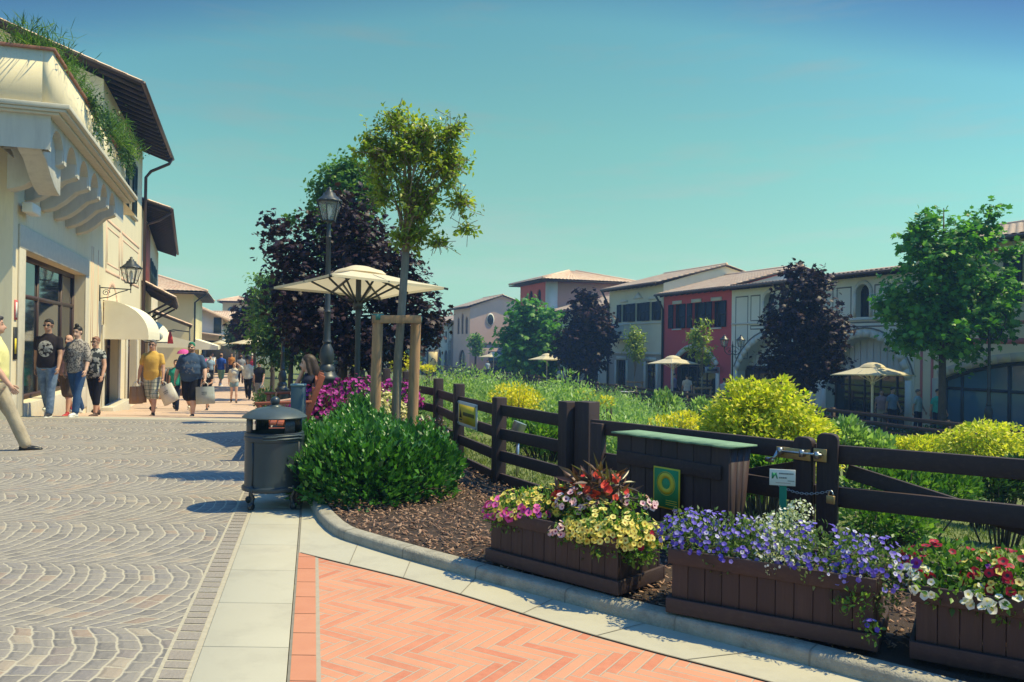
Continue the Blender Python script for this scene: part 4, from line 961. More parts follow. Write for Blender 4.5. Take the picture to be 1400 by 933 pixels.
for s0, s1 in ((9.0,12.7),):
    m = MB(); LF.box(m, s0, s1, .0, .35, -1.1, -.5); m.build('door_step', TRIMST, corner, bevel=.01)
for s0, s1, z0 in ((E0+.02, lw[0]-.44, -.2),(lw[1]+.44, 9.0, -.9)): m = MB(); LF.box(m, s0, s1, .002, .03, z0, .52); m.build('plinth', TRIMST, corner, bevel=.01)
def corbel(fr, t, dep, wd=.34):
    c = MB(); k = dep/.88
    pr = [(0,4.92),(.83*k,4.92),(.83*k,4.46),(.78*k,4.42),(.62*k,4.36),(.42*k,4.16),(.25*k,4.03),(.1*k,3.97),(0,3.95)]
    c.prism([fr.p(t-wd/2, o, z) for o, z in pr], fr.u*wd); c.build('corbel', CORBEL, corner, bevel=.012)
T0 = -1.75; cs = [T0+.1+1.17*k for k in range(7)]
for t in cs: 
    if t > E0-.3: corbel(LF, t, .88)
NF = Fr(LF.p(E0,0,0), -LF.n, -LF.u)                              # near end face: s runs to the left, o towards the camera
for k in range(4): corbel(NF, -.55+1.35*k, E0-T0)
ff = Fr(LF.p(0,.84,0), LF.u, LF.n); m = MB()
wall_with_openings(m, ff, T0, 6.6, 4.44, 5.0, [(a+.09, b-.09, 4.44, 4.9, .46) for a, b in zip(cs, cs[1:])], .7, sill=False)
nf = Fr(LF.p(T0,.87,0), -LF.n, -LF.u); wall_with_openings(m, nf, 0, 9, 4.44, 5.0, [(.72+1.35*k, 1.82+1.35*k, 4.44, 4.88, .42) for k in range(4)], .9, sill=False)
LF.box(m, T0+.02, 6.58, .02, .83, 4.93, 4.994); LF.box(m, T0+.02, E0, -9, .82, 4.925, 4.99); m.build('corbel_arcade', CORBEL, corner)
m = MB()
for o, z0, z1 in ((1.0,4.985,5.03),(1.1,5.03,5.08),(1.16,5.08,5.16)):
    LF.box(m, T0-(o-.84)*.4, 6.75, .1, o, z0, z1-.002); LF.box(m, T0-(o-.84)*.4, T0+.2, -9, .1, z0, z1-.002)
m.build('cornice', TRIMST, corner, bevel=.01)
m = MB(); LF.box(m, T0, 6.6, .74, .88, 5.16, 6.02); LF.box(m, T0, T0+.14, -9, .74, 5.16, 6.02); LF.box(m, 6.46, 6.6, 0, .74, 5.16, 6.02); m.build('parapet', PLASTER, corner)
m = MB(); LF.box(m, T0-.03, 6.63, .71, .92, 6.02, 6.07); LF.box(m, T0-.03, T0+.17, -9, .71, 6.02, 6.07); m.build('parapet_coping', mk('coping_tile', (.34,.15,.1), (.26,.12,.09), 6, .8), corner, bevel=.006)
window(corner, LF, w3, .15, SHUT, DGLASS, (.5,), (), .08); shutter_pair(corner, LF, w3, SHUT, .85)
m = MB(); LF.box(m, 12.2, 16, .002, .1, 5.78, 5.88); m.build('window_sill', TRIMST, corner)
m = MB()
strip_frame(m, LF, 9.6, 12.4, 3.4, 5.0, .1); strip_frame(m, LF, 12.7, 17.3, 3.4, 5.0, .1); strip_frame(m, LF, 12.95, 17.05, 3.65, 4.75, .05); strip_frame(m, LF, 9.85, 12.15, 3.65, 4.75, .05)
for s in (7.35, 7.6, 8.35): LF.box(m, s, s+.05, .001, .006, .4, 3.9)
arch_band(m, LF, (9.9,12.0,2.0,3.05,.8), .16, .006, legs=False); m.build('painted_band', PINKLINE, corner)
gable_roof(corner, LF, 8.75, 17.9, 8.62, 7, .36, 1.0, .35, gutter=True)
m = MB(); m.tube([LF.p(17.95,1.05,8.6), LF.p(17.95,.95,8.4), LF.p(17.95,.3,8.05), LF.p(17.95,.12,7.8), LF.p(17.95,.1,-1)], .06, 8); m.build('downpipe', PIPE, corner, smooth=True)
# quarter-round awning over the door
aw = MB(); a0, a1 = 9.25, 12.55; n = 14; pr = [(1.18*math.sin(a), 1.56+1.0*math.cos(a)) for a in np.linspace(0, math.pi/2, n)]; pr.append((1.18, 1.44))
for i in range(n): LF.quad(aw, [(a0,pr[i][0]+.03,pr[i][1]),(a1,pr[i][0]+.03,pr[i][1]),(a1,pr[i+1][0]+.03,pr[i+1][1]),(a0,pr[i+1][0]+.03,pr[i+1][1])], 0, .5)
for s in (a0, a1): LF.quad(aw, [(s,.03,1.44)] + [(s,o+.03,z) for o, z in pr], 0, .5)
t = thing('quarter_round_awning', 'rounded cream awning over the corner shop door beside the wall lantern', 'awning', LF.p(a0,.03,1.3)); aw.build('canvas', CREAMCLOTH, t)
m = MB()
for i in range(n): m.tube([LF.p(a0+.02,pr[i][0],pr[i][1]-.01), LF.p(a0+.02,pr[i+1][0],pr[i+1][1]-.01)], .012, 5)
m.build('awning_frame', IRON, t)
# floodlight, notices and poster
t = thing('floodlight', 'small white box floodlight on the corner shop wall above its window', 'lamp', LF.p(.2,.03,3.7)); m = MB(); LF.box(m, .05, .65, .06, .24, 3.68, 3.86); m.build('housing', WHITEP, t, bevel=.02)
m = MB(); LF.box(m, .3,.38,.0,.06,3.72,3.8); m.build('bracket', STEEL, t)
t = thing('framed_notice', 'small pink framed notice above the poster on the corner shop wall', 'notice', LF.p(.02,.02,1.9)); m = MB(); LF.box(m, -.06, .1, .004, .02, 1.75, 2.1); m.build('frame', mk('pink_frame', (.6,.12,.14), None), t); m = MB(); LF.box(m, -.03, .07, .02, .023, 1.79, 2.06); m.build('paper', WHITEP, t)
t = thing('wall_poster', 'narrow dark poster with a yellow middle beside the shop window', 'poster', LF.p(0,.02,1.3)); m = MB(); LF.box(m, -.1, .12, .004, .018, 1.05, 1.62); m.build('backing', BLACKP, t); m = MB(); LF.box(m, -.05, .07, .018, .02, 1.15, 1.42); m.build('picture', YELP, t)

# ------------------------------------------------------------------ lantern and lamp posts
def lantern(root, c, h=.62, w=.2, name='lantern', n=6):
    """hexagonal street lantern; c = bottom centre; glass is a sub-part"""
    c = Vector(c); f = MB(); R0, R1 = w*.5, w*.92; zb, zt = c.z+h*.12, c.z+h*.62
    P = lambda r, z, k: Vector((c.x+r*math.cos(2*math.pi*(k+.5)/n), c.y+r*math.sin(2*math.pi*(k+.5)/n), z))
    for k in range(n):
        f.bar(P(R0,zb,k), P(R1,zt,k), .018, .018); f.bar(P(R0,zb,k), P(R0,zb,k+1), .02, .02); f.bar(P(R1,zt,k), P(R1,zt,k+1), .035, .035)
    f.lathe([(.02,0),(.035,h*.04),(.02,h*.08),(R0*.9,h*.12)], (c.x,c.y,c.z), n)
    f.lathe([(R1*1.12,h*.62),(R1*1.02,h*.66),(R1*.55,h*.78),(R1*.5,h*.84),(R1*.3,h*.86),(R1*.3,h*.9),(.035,h*.93),(.045,h*.97),(.01,h)], (c.x,c.y,c.z), n)
    o = f.build(name, IRON, root); g = MB()
    for k in range(n): g.add([P(R0*.96,zb,k),P(R0*.96,zb,k+1),P(R1*.96,zt,k+1),P(R1*.96,zt,k)], [(0,1,2,3)])
    g.build('glass', glassmat('lantern_glass', (.75,.8,.78), .78), o)
    b = MB(); b.lathe([(.02,h*.12),(.02,h*.22),(.045,h*.3),(.05,h*.42),(.03,h*.52),(.01,h*.55)], (c.x,c.y,c.z), 10); b.build('bulb', mk('frosted_bulb', (.7,.68,.6), None, rough=.4), o, smooth=True)
    return o
def lamppost(name, label, x, y, z, H, scale=1., arms=0, ang=0., pedestal=True, lean=0):
    t = thing(name, label, 'lamp post', (x,y,z)); s = scale; m = MB()
    if pedestal:
        m.lathe([(.2*s,0),(.2*s,.08*s),(.17*s,.1*s),(.165*s,.62*s),(.2*s,.66*s),(.21*s,.7*s),(.15*s,.74*s),(.13*s,.8*s)], (x,y,z), 8); b0 = .8*s
        m.build('pedestal', IRON, t); m = MB()
    else: b0 = 0
    m.lathe([(.13*s,b0),(.13*s,b0+.05*s),(.09*s,b0+.1*s),(.12*s,b0+.22*s),(.1*s,b0+.34*s),(.06*s,b0+.42*s),(.075*s,b0+.46*s),(.055*s,b0+.5*s),(.05*s,b0+.9*s),(.065*s,b0+.93*s),(.045*s,b0+.97*s),(.036*s,H-.9),(.05*s,H-.88),(.036*s,H-.85),(.03*s,H-.66)], (x,y,z), 14)
    m.build('pole', IRON, t, smooth='angle')
    if not arms: lantern(t, (x,y,z+H-.68), .68, .235)
    else:
        for sg in (-1,1):
            dx, dy = math.cos(ang)*sg, math.sin(ang)*sg; a = MB()
            P = lambda r, h: Vector((x+dx*r, y+dy*r, z+H+h))
            a.tube([P(0,-.95), P(.12,-1.02), P(.28,-.98), P(.4,-.85), P(.42,-.72)], .02, 6)
            a.tube([P(.06+.09*q/14*math.cos(q*.75)+.09, -.86+.09*(1-q/16)*math.sin(q*.75)) for q in range(14)], .012, 5)
            a.tube([P(.02,-.6), P(.2,-.66), P(.36,-.8)], .014, 5); a.build('arm', IRON, t)
            lantern(t, P(.42,-.72), .66, .23)
        m = MB(); m.lathe([(.03,-.68),(.05,-.6),(.02,-.5),(.012,-.35)], (x,y,z+H), 8); m.build('finial', IRON, t)
    return t
wl = thing('wall_lantern', 'black wrought iron wall lantern on a scrolled bracket beside the cream awning', 'wall lantern', LF.p(8.6,0,2.6))
m = MB(); LF.box(m, 8.57, 8.63, .003, .03, 2.5, 2.95); m.tube([LF.p(8.6,.02,2.88), LF.p(8.6,.8,2.85)], .016, 6)
m.tube([LF.p(8.6,.03,2.58), LF.p(8.6,.25,2.62), LF.p(8.6,.5,2.76), LF.p(8.6,.72,2.83)], .013, 6)
m.tube([LF.p(8.6,.17+.1*(1-q/20)*math.cos(q*.6), 2.74+.1*(1-q/20)*math.sin(q*.6)) for q in range(18)], .01, 5)
m.tube([LF.p(8.6,.8,2.75), LF.p(8.6,.8,2.95)], .014, 6); m.build('bracket', IRON, wl); lantern(wl, LF.p(8.6,.8,2.93), .85, .3)

# ------------------------------------------------------------------ more houses on the left
L2 = Fr((-14.55,31.2), (-.375,.927), (.927,.375))
cream2 = mat_soft('pale_cream_plaster', (.7,.62,.48)); redp = mat_soft('brick_red_plaster', (.42,.12,.1)); yelp = mat_soft('light_yellow_plaster', (.74,.64,.36), stain=((.62,.52,.3), 1., .3)); whitep = mat_soft('white_plaster', (.72,.69,.6))
o2 = [(1.2,2.1,3.9,5.4,.45),(7.2,8.3,3.9,5.3),(9.6,10.7,3.9,5.3),(12,13.1,3.9,5.3)]
b2 = block('eaved_house', 'house with deep dark eaves and a red wall panel, just past the corner shop', L2, 0.1, 17.5, 8, -1.4, 6.6, cream2, o2 + [(3,6,-1.2,1.4)], .2, peak=(-4,8.2))
gable_roof(b2, L2, 0.1, 17.5, 6.6, 8, .3, 1.0, .1)
for o in o2: window(b2, L2, o, .18, SHUT, DGLASS, (.5,), (), .07)
for o in o2[1:]: shutter_pair(b2, L2, o, SHUT, .5)
window(b2, L2, (3,6,-1.2,1.4), .18, FRAMEB, DGLASS, (.33,.66), (.8,), .08, 'shop_window')
m = MB(); L2.box(m, 2.6, 6.6, .002, .02, 3.85, 6.5); m.build('red_panel', redp, b2)
m = MB(); m.tube([L2.p(.3,1.05,6.55), L2.p(.3,.6,6.2), L2.p(.3,.1,6.0)], .05, 8); m.tube([L2.p(.25,.1,6.3), L2.p(.25,.1,-1)], .05, 8); m.build('downpipe', PIPE, b2)
cp = thing('tiled_canopy', 'clay tiled porch roof over dark shadow on the house past the corner shop', 'porch roof', L2.p(.2,0,3.2)); m = MB()
tile_plane(m, L2.p(.15,1.25,3.15), L2.p(9,1.25,3.15), L2.p(.15,.01,3.8), L2.p(9,.01,3.8), .25); m.build('tile_roof', TERRA, cp)
m = MB(); slab(m, [L2.p(.15,1.25,3.14), L2.p(9,1.25,3.14), L2.p(9,.01,3.79), L2.p(.15,.01,3.79)], .08)
for s in np.arange(.3,9,.55): m.bar(L2.p(s,1.2,3.02), L2.p(s,.02,3.62), .08, .1)
m.build('rafter', SOFFIT, cp)
for s in (.3, 4.4, 8.6):
    m = MB(); m.bar(L2.p(s,1.1,3.0), L2.p(s,.03,2.35), .08, .08); m.build('strut', SOFFIT, cp)
cp2 = thing('tiled_canopy', 'small dark iron-framed porch roof farther along behind the first one', 'porch roof', L2.p(11,0,2.6)); m = MB()
tile_plane(m, L2.p(10.5,1.9,2.25), L2.p(15,1.9,2.25), L2.p(10.5,.01,3.0), L2.p(15,.01,3.0), .25); m.build('tile_roof', TERRA, cp2)
m = MB(); slab(m, [L2.p(10.5,1.9,2.24), L2.p(15,1.9,2.24), L2.p(15,.01,2.99), L2.p(10.5,.01,2.99)], .07); m.build('rafter', SOFFIT, cp2)
m = MB(); m.tube([L2.p(10.7,1.8,2.2), L2.p(10.7,1.8,-1.1)], .045, 8); m.tube([L2.p(10.7,1.8,1.9), L2.p(10.7,1.0,2.0), L2.p(10.7,.1,1.75)], .03, 6); m.build('iron_post', IRON, cp2)
C3 = Vector((-22.0,55,0)); L3 = Fr(C3, (-.319,.948), (.948,.319)); N3 = Fr(C3, (-.948,-.319), (.319,-.948))
b3 = block('yellow_house', 'pale yellow house with a tiled hip roof and a brick-coloured painted niche', L3, 0, 12, 11, -1.4, 4.75, yelp, [(.5,1.7,2.9,4.3,.6)], .25)
hip_roof(b3, L3, 0, 12, 4.75, 11, .34, .9); window(b3, L3, (.5,1.7,2.9,4.3,.6), .22, SHUT, DGLASS, (.5,), (), .07)
m = MB(); L3.box(m, .45, 1.75, .002, .02, .4, 2.6); m.build('brick_panel', mk('painted_brick', (.46,.2,.15), (.56,.36,.28), 8, .9, stretch=(1,1,5)), b3)
m = MB(); m.tube([L3.p(.02,.95,4.8), L3.p(.05,.3,4.3), L3.p(.05,.08,4.1), L3.p(.05,.08,-1)], .06, 6); m.build('downpipe', IRON, b3)
C4 = at(304,470,72); C4.z = 0; L4 = Fr(C4, (-.319,.948), (.948,.319)); N4 = Fr(C4, (-.948,-.319), (.319,-.948))
b4 = thing('white_house', 'small white house with a sloping tiled verge behind the yellow house', 'building', C4); m = MB()
P4 = [(0,-1.5),(4.5,-1.5),(4.5,5.6),(0,3.6)]; m.prism([N4.p(s,0,z) for s, z in P4], L4.u*14); m.build('wall', whitep, b4)
m = MB(); tile_plane(m, N4.p(-.9,-.0,3.3)-L4.u*.6, N4.p(-.9,0,3.3)+L4.u*15, N4.p(4.6,0,5.75)-L4.u*.6, N4.p(4.6,0,5.75)+L4.u*15, .3); slab(m, [N4.p(-.9,0,3.28)-L4.u*.6, N4.p(-.9,0,3.28)+L4.u*15, N4.p(4.6,0,5.73)+L4.u*15, N4.p(4.6,0,5.73)-L4.u*.6], .15); m.build('roof', TERRA, b4)
m = MB(); N4.box(m, .1, .75, .002, .05, 2.2, 3.6); m.build('window', SHUT, b4); m = MB(); m.prism([N4.p(-1.4,0,1.7), N4.p(3.4,0,2.3), N4.p(3.4,0,2.45), N4.p(-1.4,0,1.85)], -L4.u*2); m.build('porch_roof', TERRA, b4)
m = MB(); N4.box(m, .1, 3.4, -.0, .01, -1.2, 1.5); m.build('shop_window', DGLASS, b4)
C5 = at(341,470,104); C5.z = 0; N5 = Fr(C5, (-.98,-.2), (.2,-.98))
b5 = block('tower_house', 'distant buff tower with a shallow tiled roof and two arched windows', N5, -.2, 3.4, 4, -1.5, 6.6, PLASTER2, [(.35,1.4,4.3,6.0,.5),(1.75,2.8,4.3,6.0,.5)], .2); hip_roof(b5, N5, -.2, 3.4, 6.6, 4, .3, .6)
for o in ((.35,1.4,4.3,6.0,.5),(1.75,2.8,4.3,6.0,.5)): window(b5, N5, o, .15, SHUT, SKYGLASS, (.5,), (), .1)
b6 = block('low_house', 'low cream house with tiled roof in front of the distant tower', Fr(at(340,470,92).xy, (-.98,-.2), (.2,-.98)), 0, 5.2, 6, -1.5, 3.7, cream2, [(3.9,4.9,-1.4,1.2)], .2); f6 = Fr(at(340,470,92).xy, (-.98,-.2), (.2,-.98)); gable_roof(b6, f6, 0, 5.2, 3.7, 6, .32, .6); window(b6, f6, (3.9,4.9,-1.4,1.2), .18, SHUT, DGLASS, (.5,), (), .08)

# ------------------------------------------------------------------ right-hand row across the garden
greyst = mat_soft('grey_stucco', (.78,.76,.68)); greyd = mat_soft('dark_grey_outline', (.2,.2,.19)); arcpan = mk('grey_board', (.58,.61,.62), (.52,.55,.58), 3, .7, stretch=(6,6,.4))
redh = mat_soft('deep_red_plaster', (.6,.1,.11), .92); sage = mat_soft('sage_yellow_plaster', (.74,.7,.54)); rust = mat_soft('grey_rustication', (.42,.39,.36)); trimg = mat_soft('grey_trim', (.72,.7,.64))
creams = mat_soft('buff_shop_plaster', (.76,.67,.5)); stripe = mat_soft('rose_stripe_paint', (.56,.18,.18)); pinkh = mat_soft('salmon_plaster', (.76,.5,.4)); pinkd = mat_soft('dusty_mauve_plaster', (.46,.34,.32)); towr = mat_soft('tower_red_plaster', (.6,.14,.13)); towb = mat_soft('tower_rose_plaster', (.58,.34,.3))
def sp_(px): r = (px-700)/F; return (14.05-36.5*r)/(.335+.942*r)
# arched grey house
gA = [(.55,6.1,TZ,2.0,1.75),(-5.0,-.55,TZ,2.0,1.75)]; gn_ = [(3.15,3.95,2.85,4.25,.4),(-3.05,-2.3,2.85,4.25,.37)]
bg1 = block('arcaded_house', 'grey two-storey house with two wide arches and dark arched niches', RF, -5.4, 6.75, 9, TZ-.2, 4.7, greyst, gA+gn_, .55, peak=(-4.5,5.2)); gable_roof(bg1, RF, -5.4, 6.7, 4.6, 9, .13, .55, .01)
for o in gn_: window(bg1, RF, o, .3, SHUTB, DGLASS, (.5,), (), .05); 
for o in gn_: m = MB(); arch_band(m, RF, o, .16, .05); m.build('niche_surround', trimg, bg1)
for o in gA:
    m = MB(); arch_band(m, RF, o, .32, .06); m.build('arch_surround', trimg, bg1); m = MB(); arch_band(m, RF, (o[0]-.36,o[1]+.36,o[2],o[3]+.36,o[4]+.15), .06, .03, legs=False); m.build('arch_outline', greyd, bg1)
for a, b, c, d in ((5.3,6.4,.9,4.2),(4.3,5.1,2.85,4.2),(2.1,2.85,2.85,4.2),(.9,1.8,2.85,4.2),(-.9,-.1,2.85,4.2),(-2.0,-1.1,2.85,4.2),(-4.2,-3.3,2.85,4.2),(-5.2,-4.4,2.85,4.2),(2.2,5.1,2.42,2.65),(-4.6,-1.0,2.42,2.65)): m = MB(); strip_frame(m, RF, a, b, c, d, .06); m.build('panel_outline', greyd, bg1)
m = MB(); RF.box(m, -5.4, 6.7, .002, .06, 2.7, 2.78); m.build('string_course', trimg, bg1)
for o in gA:
    c = (o[0]+o[1])/2; P = arch_pts((o[0],o[1],o[2],o[3],o[4]), 16); m = MB(); s = o[0]
    for i in range(len(P)-1):
        if P[i][1] > .55: RF.quad(m, [(P[i][0]+.012,-.5,.55),(P[i+1][0]-.012,-.5,.55),(P[i+1][0]-.012,-.5,P[i+1][1]),(P[i][0]+.012,-.5,P[i][1])], 0, random.random())
    m.build('arch_panel', arcpan, bg1); window(bg1, RF, (o[0],o[1],TZ,.5), .5, FRAMEB, DGLASS, (.2,.4,.6,.8), (-.1,), .08, 'shop_window')
# red house
rw = [(7.75,8.55,2.6,4.05),(9.75,10.55,2.6,4.05),(11.85,12.65,2.6,4.05)]; ra = (8.1,12.5,TZ,1.35,.95)
br = block('red_house', 'deep red house with three dark shuttered windows over an arched shopfront', RF, 6.75, 13.85, 9, TZ-.2, 4.7, redh, rw+[ra], .25, peak=(-4.5,6.0)); gable_roof(br, RF, 6.75, 13.85, 4.62, 9, .27, .55, .12)
m = MB(); m.prism([RF.p(6.72,-.05,4.7), RF.p(6.72,-4.5,5.93), RF.p(6.72,-8.9,4.7)], RF.u*.027); m.build('gable_wall', greyst, br)
for o in rw: window(br, RF, o, .2, SHUTB, DGLASS, (.5,), (), .06); shutter_pair(br, RF, o, SHUTB, .55)
for o in rw: m = MB(); RF.box(m, o[0]-.1, o[1]+.1, .002, .06, o[3]+.02, o[3]+.22); m.build('window_lintel', trimg, br); m = MB(); RF.box(m, o[0]-.1, o[1]+.1, .002, .08, o[2]-.1, o[2]-.02); m.build('window_sill', trimg, br)
m = MB(); arch_band(m, RF, ra, .32, .06); m.build('portal_surround', trimg, br); window(br, RF, ra, .25, FRAMEB, DGLASS, (.28,.5,.72), (.35,), .09, 'shop_window')
m = MB(); m.tube([RF.p(13.8,.6,4.6), RF.p(13.8,.2,4.0), RF.p(13.8,.1,3.8), RF.p(13.8,.1,TZ)], .07, 6); m.build('downpipe', IRON, br)
for s in (9.2, 12.0):
    m = MB(); m.tube([RF.p(s,.0,.75), RF.p(s,.3,.9), RF.p(s,.35,.8)], .02, 5); m.ell(RF.p(s,.36,.75), (.09,.09,.08)); m.build('shop_lamp', WHITEP, br)
t = thing('hanging_sign', 'small pale hanging shop sign beside the arch of the red house', 'sign', RF.p(7.7,.3,0)); m = MB(); m.tube([RF.p(7.75,0,.5), RF.p(7.75,.95,.5)], .02, 5); m.build('bracket', IRON, t); m = MB(); RF.box(m, 7.73, 7.77, .1, .95, .08, .42); m.build('board', mk('pale_blue_board', (.45,.52,.58), None), t)
m = MB(); RF.box(m, 7.715, 7.73, .2, .85, .18, .32); m.build('text_line', mk('slate_lettering', (.12,.16,.2), None), t)
# shuttered house
sw = [(14.75,15.55,3.15,4.35),(16.7,17.5,3.15,4.35),(18.7,19.5,3.15,4.35)]; sdr = [(14.7,16.0,TZ,.55),(18.7,20.1,TZ,.55)]
bs_ = block('shuttered_house', 'buff house with three shuttered windows, a balcony and grey stone ground floor', RF, 13.9, 21.4, 9, TZ-.3, 5.45, sage, sw+sdr, .22, peak=(-4.5,6.75), zband=1.0, wm2=rust); gable_roof(bs_, RF, 13.9, 21.4, 5.38, 9, .26, .6, .12)
for o in sw: window(bs_, RF, o, .18, SHUTB, DGLASS, (.5,), (), .06); shutter_pair(bs_, RF, o, SHUTB, .6)
for o in sdr:
    window(bs_, RF, o, .2, FRAMEB, DGLASS, (.5,), (-.1,), .09, 'shop_door'); m = MB(); arch_band(m, RF, o, .25, .06); m.build('door_surround', trimg, bs_)
m = MB(); RF.box(m, 13.9, 21.4, .002, .08, .98, 1.1); RF.box(m, 13.9, 21.4, .002, .05, 2.95, 3.05); m.build('string_course', trimg, bs_)
m = MB(); m.prism([RF.p(16.5,.002,4.65), RF.p(17.7,.002,4.65), RF.p(17.1,.002,5.05)], RF.n*.1); 
for s in (15.15,19.1): RF.box(m, s-.5, s+.5, .002, .08, 4.5, 4.65)
m.build('window_pediment', trimg, bs_)
m = MB(); RF.box(m, 17.9, 20.4, 0, .7, 1.95, 2.08); RF.box(m, 17.9, 20.4, .62, .7, 2.85, 2.93)
for s in np.arange(18, 20.35, .16): m.lathe([(.03,2.08),(.055,2.25),(.03,2.5),(.04,2.85)], (RF.p(s,.66,0).x, RF.p(s,.66,0).y, 0), 6)
m.build('balcony', trimg, bs_)
m = MB(); m.tube([RF.p(21.35,.65,5.4), RF.p(21.35,.2,4.6), RF.p(21.35,.1,4.3), RF.p(21.35,.1,TZ)], .07, 6); m.build('downpipe', IRON, bs_)
# striped shop at the right edge
gw = (-14.5,-6.6,TZ,1.15,.75); uw = [(-11.2,-9.95,3.1,4.9),(-15.5,-14.2,3.1,4.9)]
bc = block('striped_shop', 'buff shop with rose painted stripes and a wide blue glazed arch at the right edge', RF, -22, -5.42, 9, TZ-.2, 5.35, creams, [gw]+uw, .3, peak=(-4.5,6.4)); gable_roof(bc, RF, -22, -5.42, 5.3, 9, .24, .6, .1, period=.3)
window(bc, RF, gw, .28, mk('blue_grey_frame', (.03,.05,.08), None, rough=.5), SKYGLASS, (.33,.42,.66,.9), (.05,), .14, 'shop_window')
for o in uw: window(bc, RF, o, .2, SHUTB, DGLASS, (.5,), (), .07); shutter_pair(bc, RF, o, SHUTB, .7)
m = MB(); arch_band(m, RF, gw, .3, .05); m.build('arch_surround', mat_soft('grey_buff_trim', (.55,.5,.4)), bc)
m = MB()
for s in (-6.25,-5.75): RF.box(m, s-.06, s+.06, .002, .012, TZ, 2.2)
RF.box(m, -22, -6.6, .002, .012, 1.72, 1.92); strip_frame(m, RF, -13.5, -8.2, 2.4, 5.1, .12)
for s in (-7.0,): strip_frame(m, RF, s-.5, s+.6, 2.4, 5.1, .1)
m.build('painted_stripe', stripe, bc)
# low tiled range and the red tower
tb = block('red_tower', 'red and rose painted tower with a hipped clay roof', RF, 33, 39.8, 7.5, TZ-.3, 7.0, towr, [(34.6,35.5,5.0,6.4,.45),(36.6,37.5,5.0,6.4,.45)], .2); hip_roof(tb, RF, 33, 39.8, 7.0, 7.5, .27, .85, period=.34)
for o in ((34.6,35.5,5.0,6.4,.45),(36.6,37.5,5.0,6.4,.45)): window(tb, RF, o, .18, SHUTB, DGLASS, (.5,), (), .06)
sf = Fr(RF.p(33,0,0), -RF.n, -RF.u); m = MB(); sf.box(m, .9, 7.4, .002, .02, 2, 6.9); m.build('rose_render', towb, tb); m = MB(); sf.box(m, 0, .88, .002, .03, -1.5, 6.95); RF.box(m, 33, 33.5, .002, .03, -1.5, 6.95); m.build('corner_quoin', trimg, tb)
lo = [(23,25,TZ,.9,.9),(27,29,TZ,.9,.9),(30.8,32.4,TZ,.9,.8),(23.5,24.4,2.4,3.5),(27.5,28.4,2.4,3.5)]
lb = block('low_range', 'pale low range with a tiled roof between the red tower and the shuttered house', RF, 21.45, 33, 9, TZ-.3, 4.2, mat_soft('pale_range_plaster', (.74,.7,.6)), lo, .3, peak=(-4.5,5.5)); gable_roof(lb, RF, 21.5, 32.9, 4.15, 9, .28, .6, .05)
for o in lo: window(lb, RF, o, .25, SHUTB, DGLASS, (.5,), (), .08)
for o in lo[:3]: m = MB(); arch_band(m, RF, o, .22, .05); m.build('arch_surround', trimg, lb)
WF = Fr(RF.p(0,-5.7,0), RD, RN)
wb = block('flat_annex', 'flat-topped pale annex between the salmon gable and the red tower', WF, 39.9, 55.8, 6, TZ-.3, 4.6, mat_soft('pale_rose_plaster', (.7,.6,.52)), [(42,45,TZ,1.0,.9),(48,51,TZ,1.0,.9)], .3); m = MB(); WF.box(m, 39.9, 55.8, -6, .25, 4.6, 4.85); m.build('cornice', trimg, wb)
for o in ((42,45,TZ,1.0,.9),(48,51,TZ,1.0,.9)): window(wb, WF, o, .25, SHUTB, DGLASS, (.5,), (), .08)
po = [(57,57.9,2.7,4.7,.45),(58.7,59.6,2.7,5.1,.45),(60.4,61.3,2.7,4.7,.45),(57.6,60.6,TZ,.9,1.2)]
pb = block('salmon_house', 'salmon gabled house with an oval window and three arched windows', RF, 56.1, 63, 8.2, TZ-.3, 5.7, pinkh, po, .25, peak=(-3.8,7.05)); gable_roof(pb, RF, 56.1, 63, 5.66, 8.2, .33, .5, .3, ridge=3.8)
for o in po: window(pb, RF, o, .2, SHUTB, DGLASS, (.5,), (), .07)
pf = Fr(RF.p(56.1,0,0), -RF.n, -RF.u); m = MB(); pf.box(m, 0, 8.2, .002, .05, TZ-.3, 1.55); pf.box(m, -.0, 8.2, .05, .12, 1.55, 1.7); m.build('mauve_base', pinkd, pb)
m = MB(); V = [pf.p(2.4+.46*math.cos(a), .03, 4.35+.72*math.sin(a)) for a in np.linspace(0, 2*math.pi, 25)[:-1]]; m.prism(V, pf.n*.03); ov_ = m.build('oval_window', trimg, pb)
m = MB(); m.add([pf.p(2.4+.36*math.cos(a), .063, 4.35+.6*math.sin(a)) for a in np.linspace(0, 2*math.pi, 25)[:-1]], [tuple(range(24))]); m.build('pane', DGLASS, ov_)
m = MB(); pf.box(m, 2.2, 6.4, .052, .06, TZ, .75); m.build('shop_window', DGLASS, pb)
fo = [(66+3.2*k, 67+3.2*k, 1.7, 3.1) for k in range(8)] + [(65.5+3.2*k, 67.3+3.2*k, TZ, .8, .8) for k in range(8)]
fb_ = block('far_row_house', 'long greyish row with small windows at the far end beyond the salmon house', RF, 64, 92, 8, TZ-.3, 4.0, mat_soft('aged_grey_plaster', (.56,.57,.5), stain=((.25,.27,.26), .6, .6)), fo, .25, peak=(-4,5.3)); gable_roof(fb_, RF, 64, 92, 4.0, 8, .3, .5, .2)
for o in fo: window(fb_, RF, o, .2, SHUTB, DGLASS, (.5,), (), .07)
pb2 = block('poster_house', 'narrow projecting brown house front beside the salmon house', RF, 63.1, 65.5, 7, TZ-.3, 4.3, mat_soft('brown_plaster', (.28,.2,.17)), [(63.7,64.9,2.2,3.7)], .2); window(pb2, RF, (63.7,64.9,2.2,3.7), .18, SHUTB, DGLASS, (.5,), (), .07); m = MB(); tile_plane(m, RF.p(63,.9,4.2), RF.p(65.7,.9,4.2), RF.p(63,-5,5.2), RF.p(65.7,-5,5.2), .3); m.build('roof', TERRA, pb2)
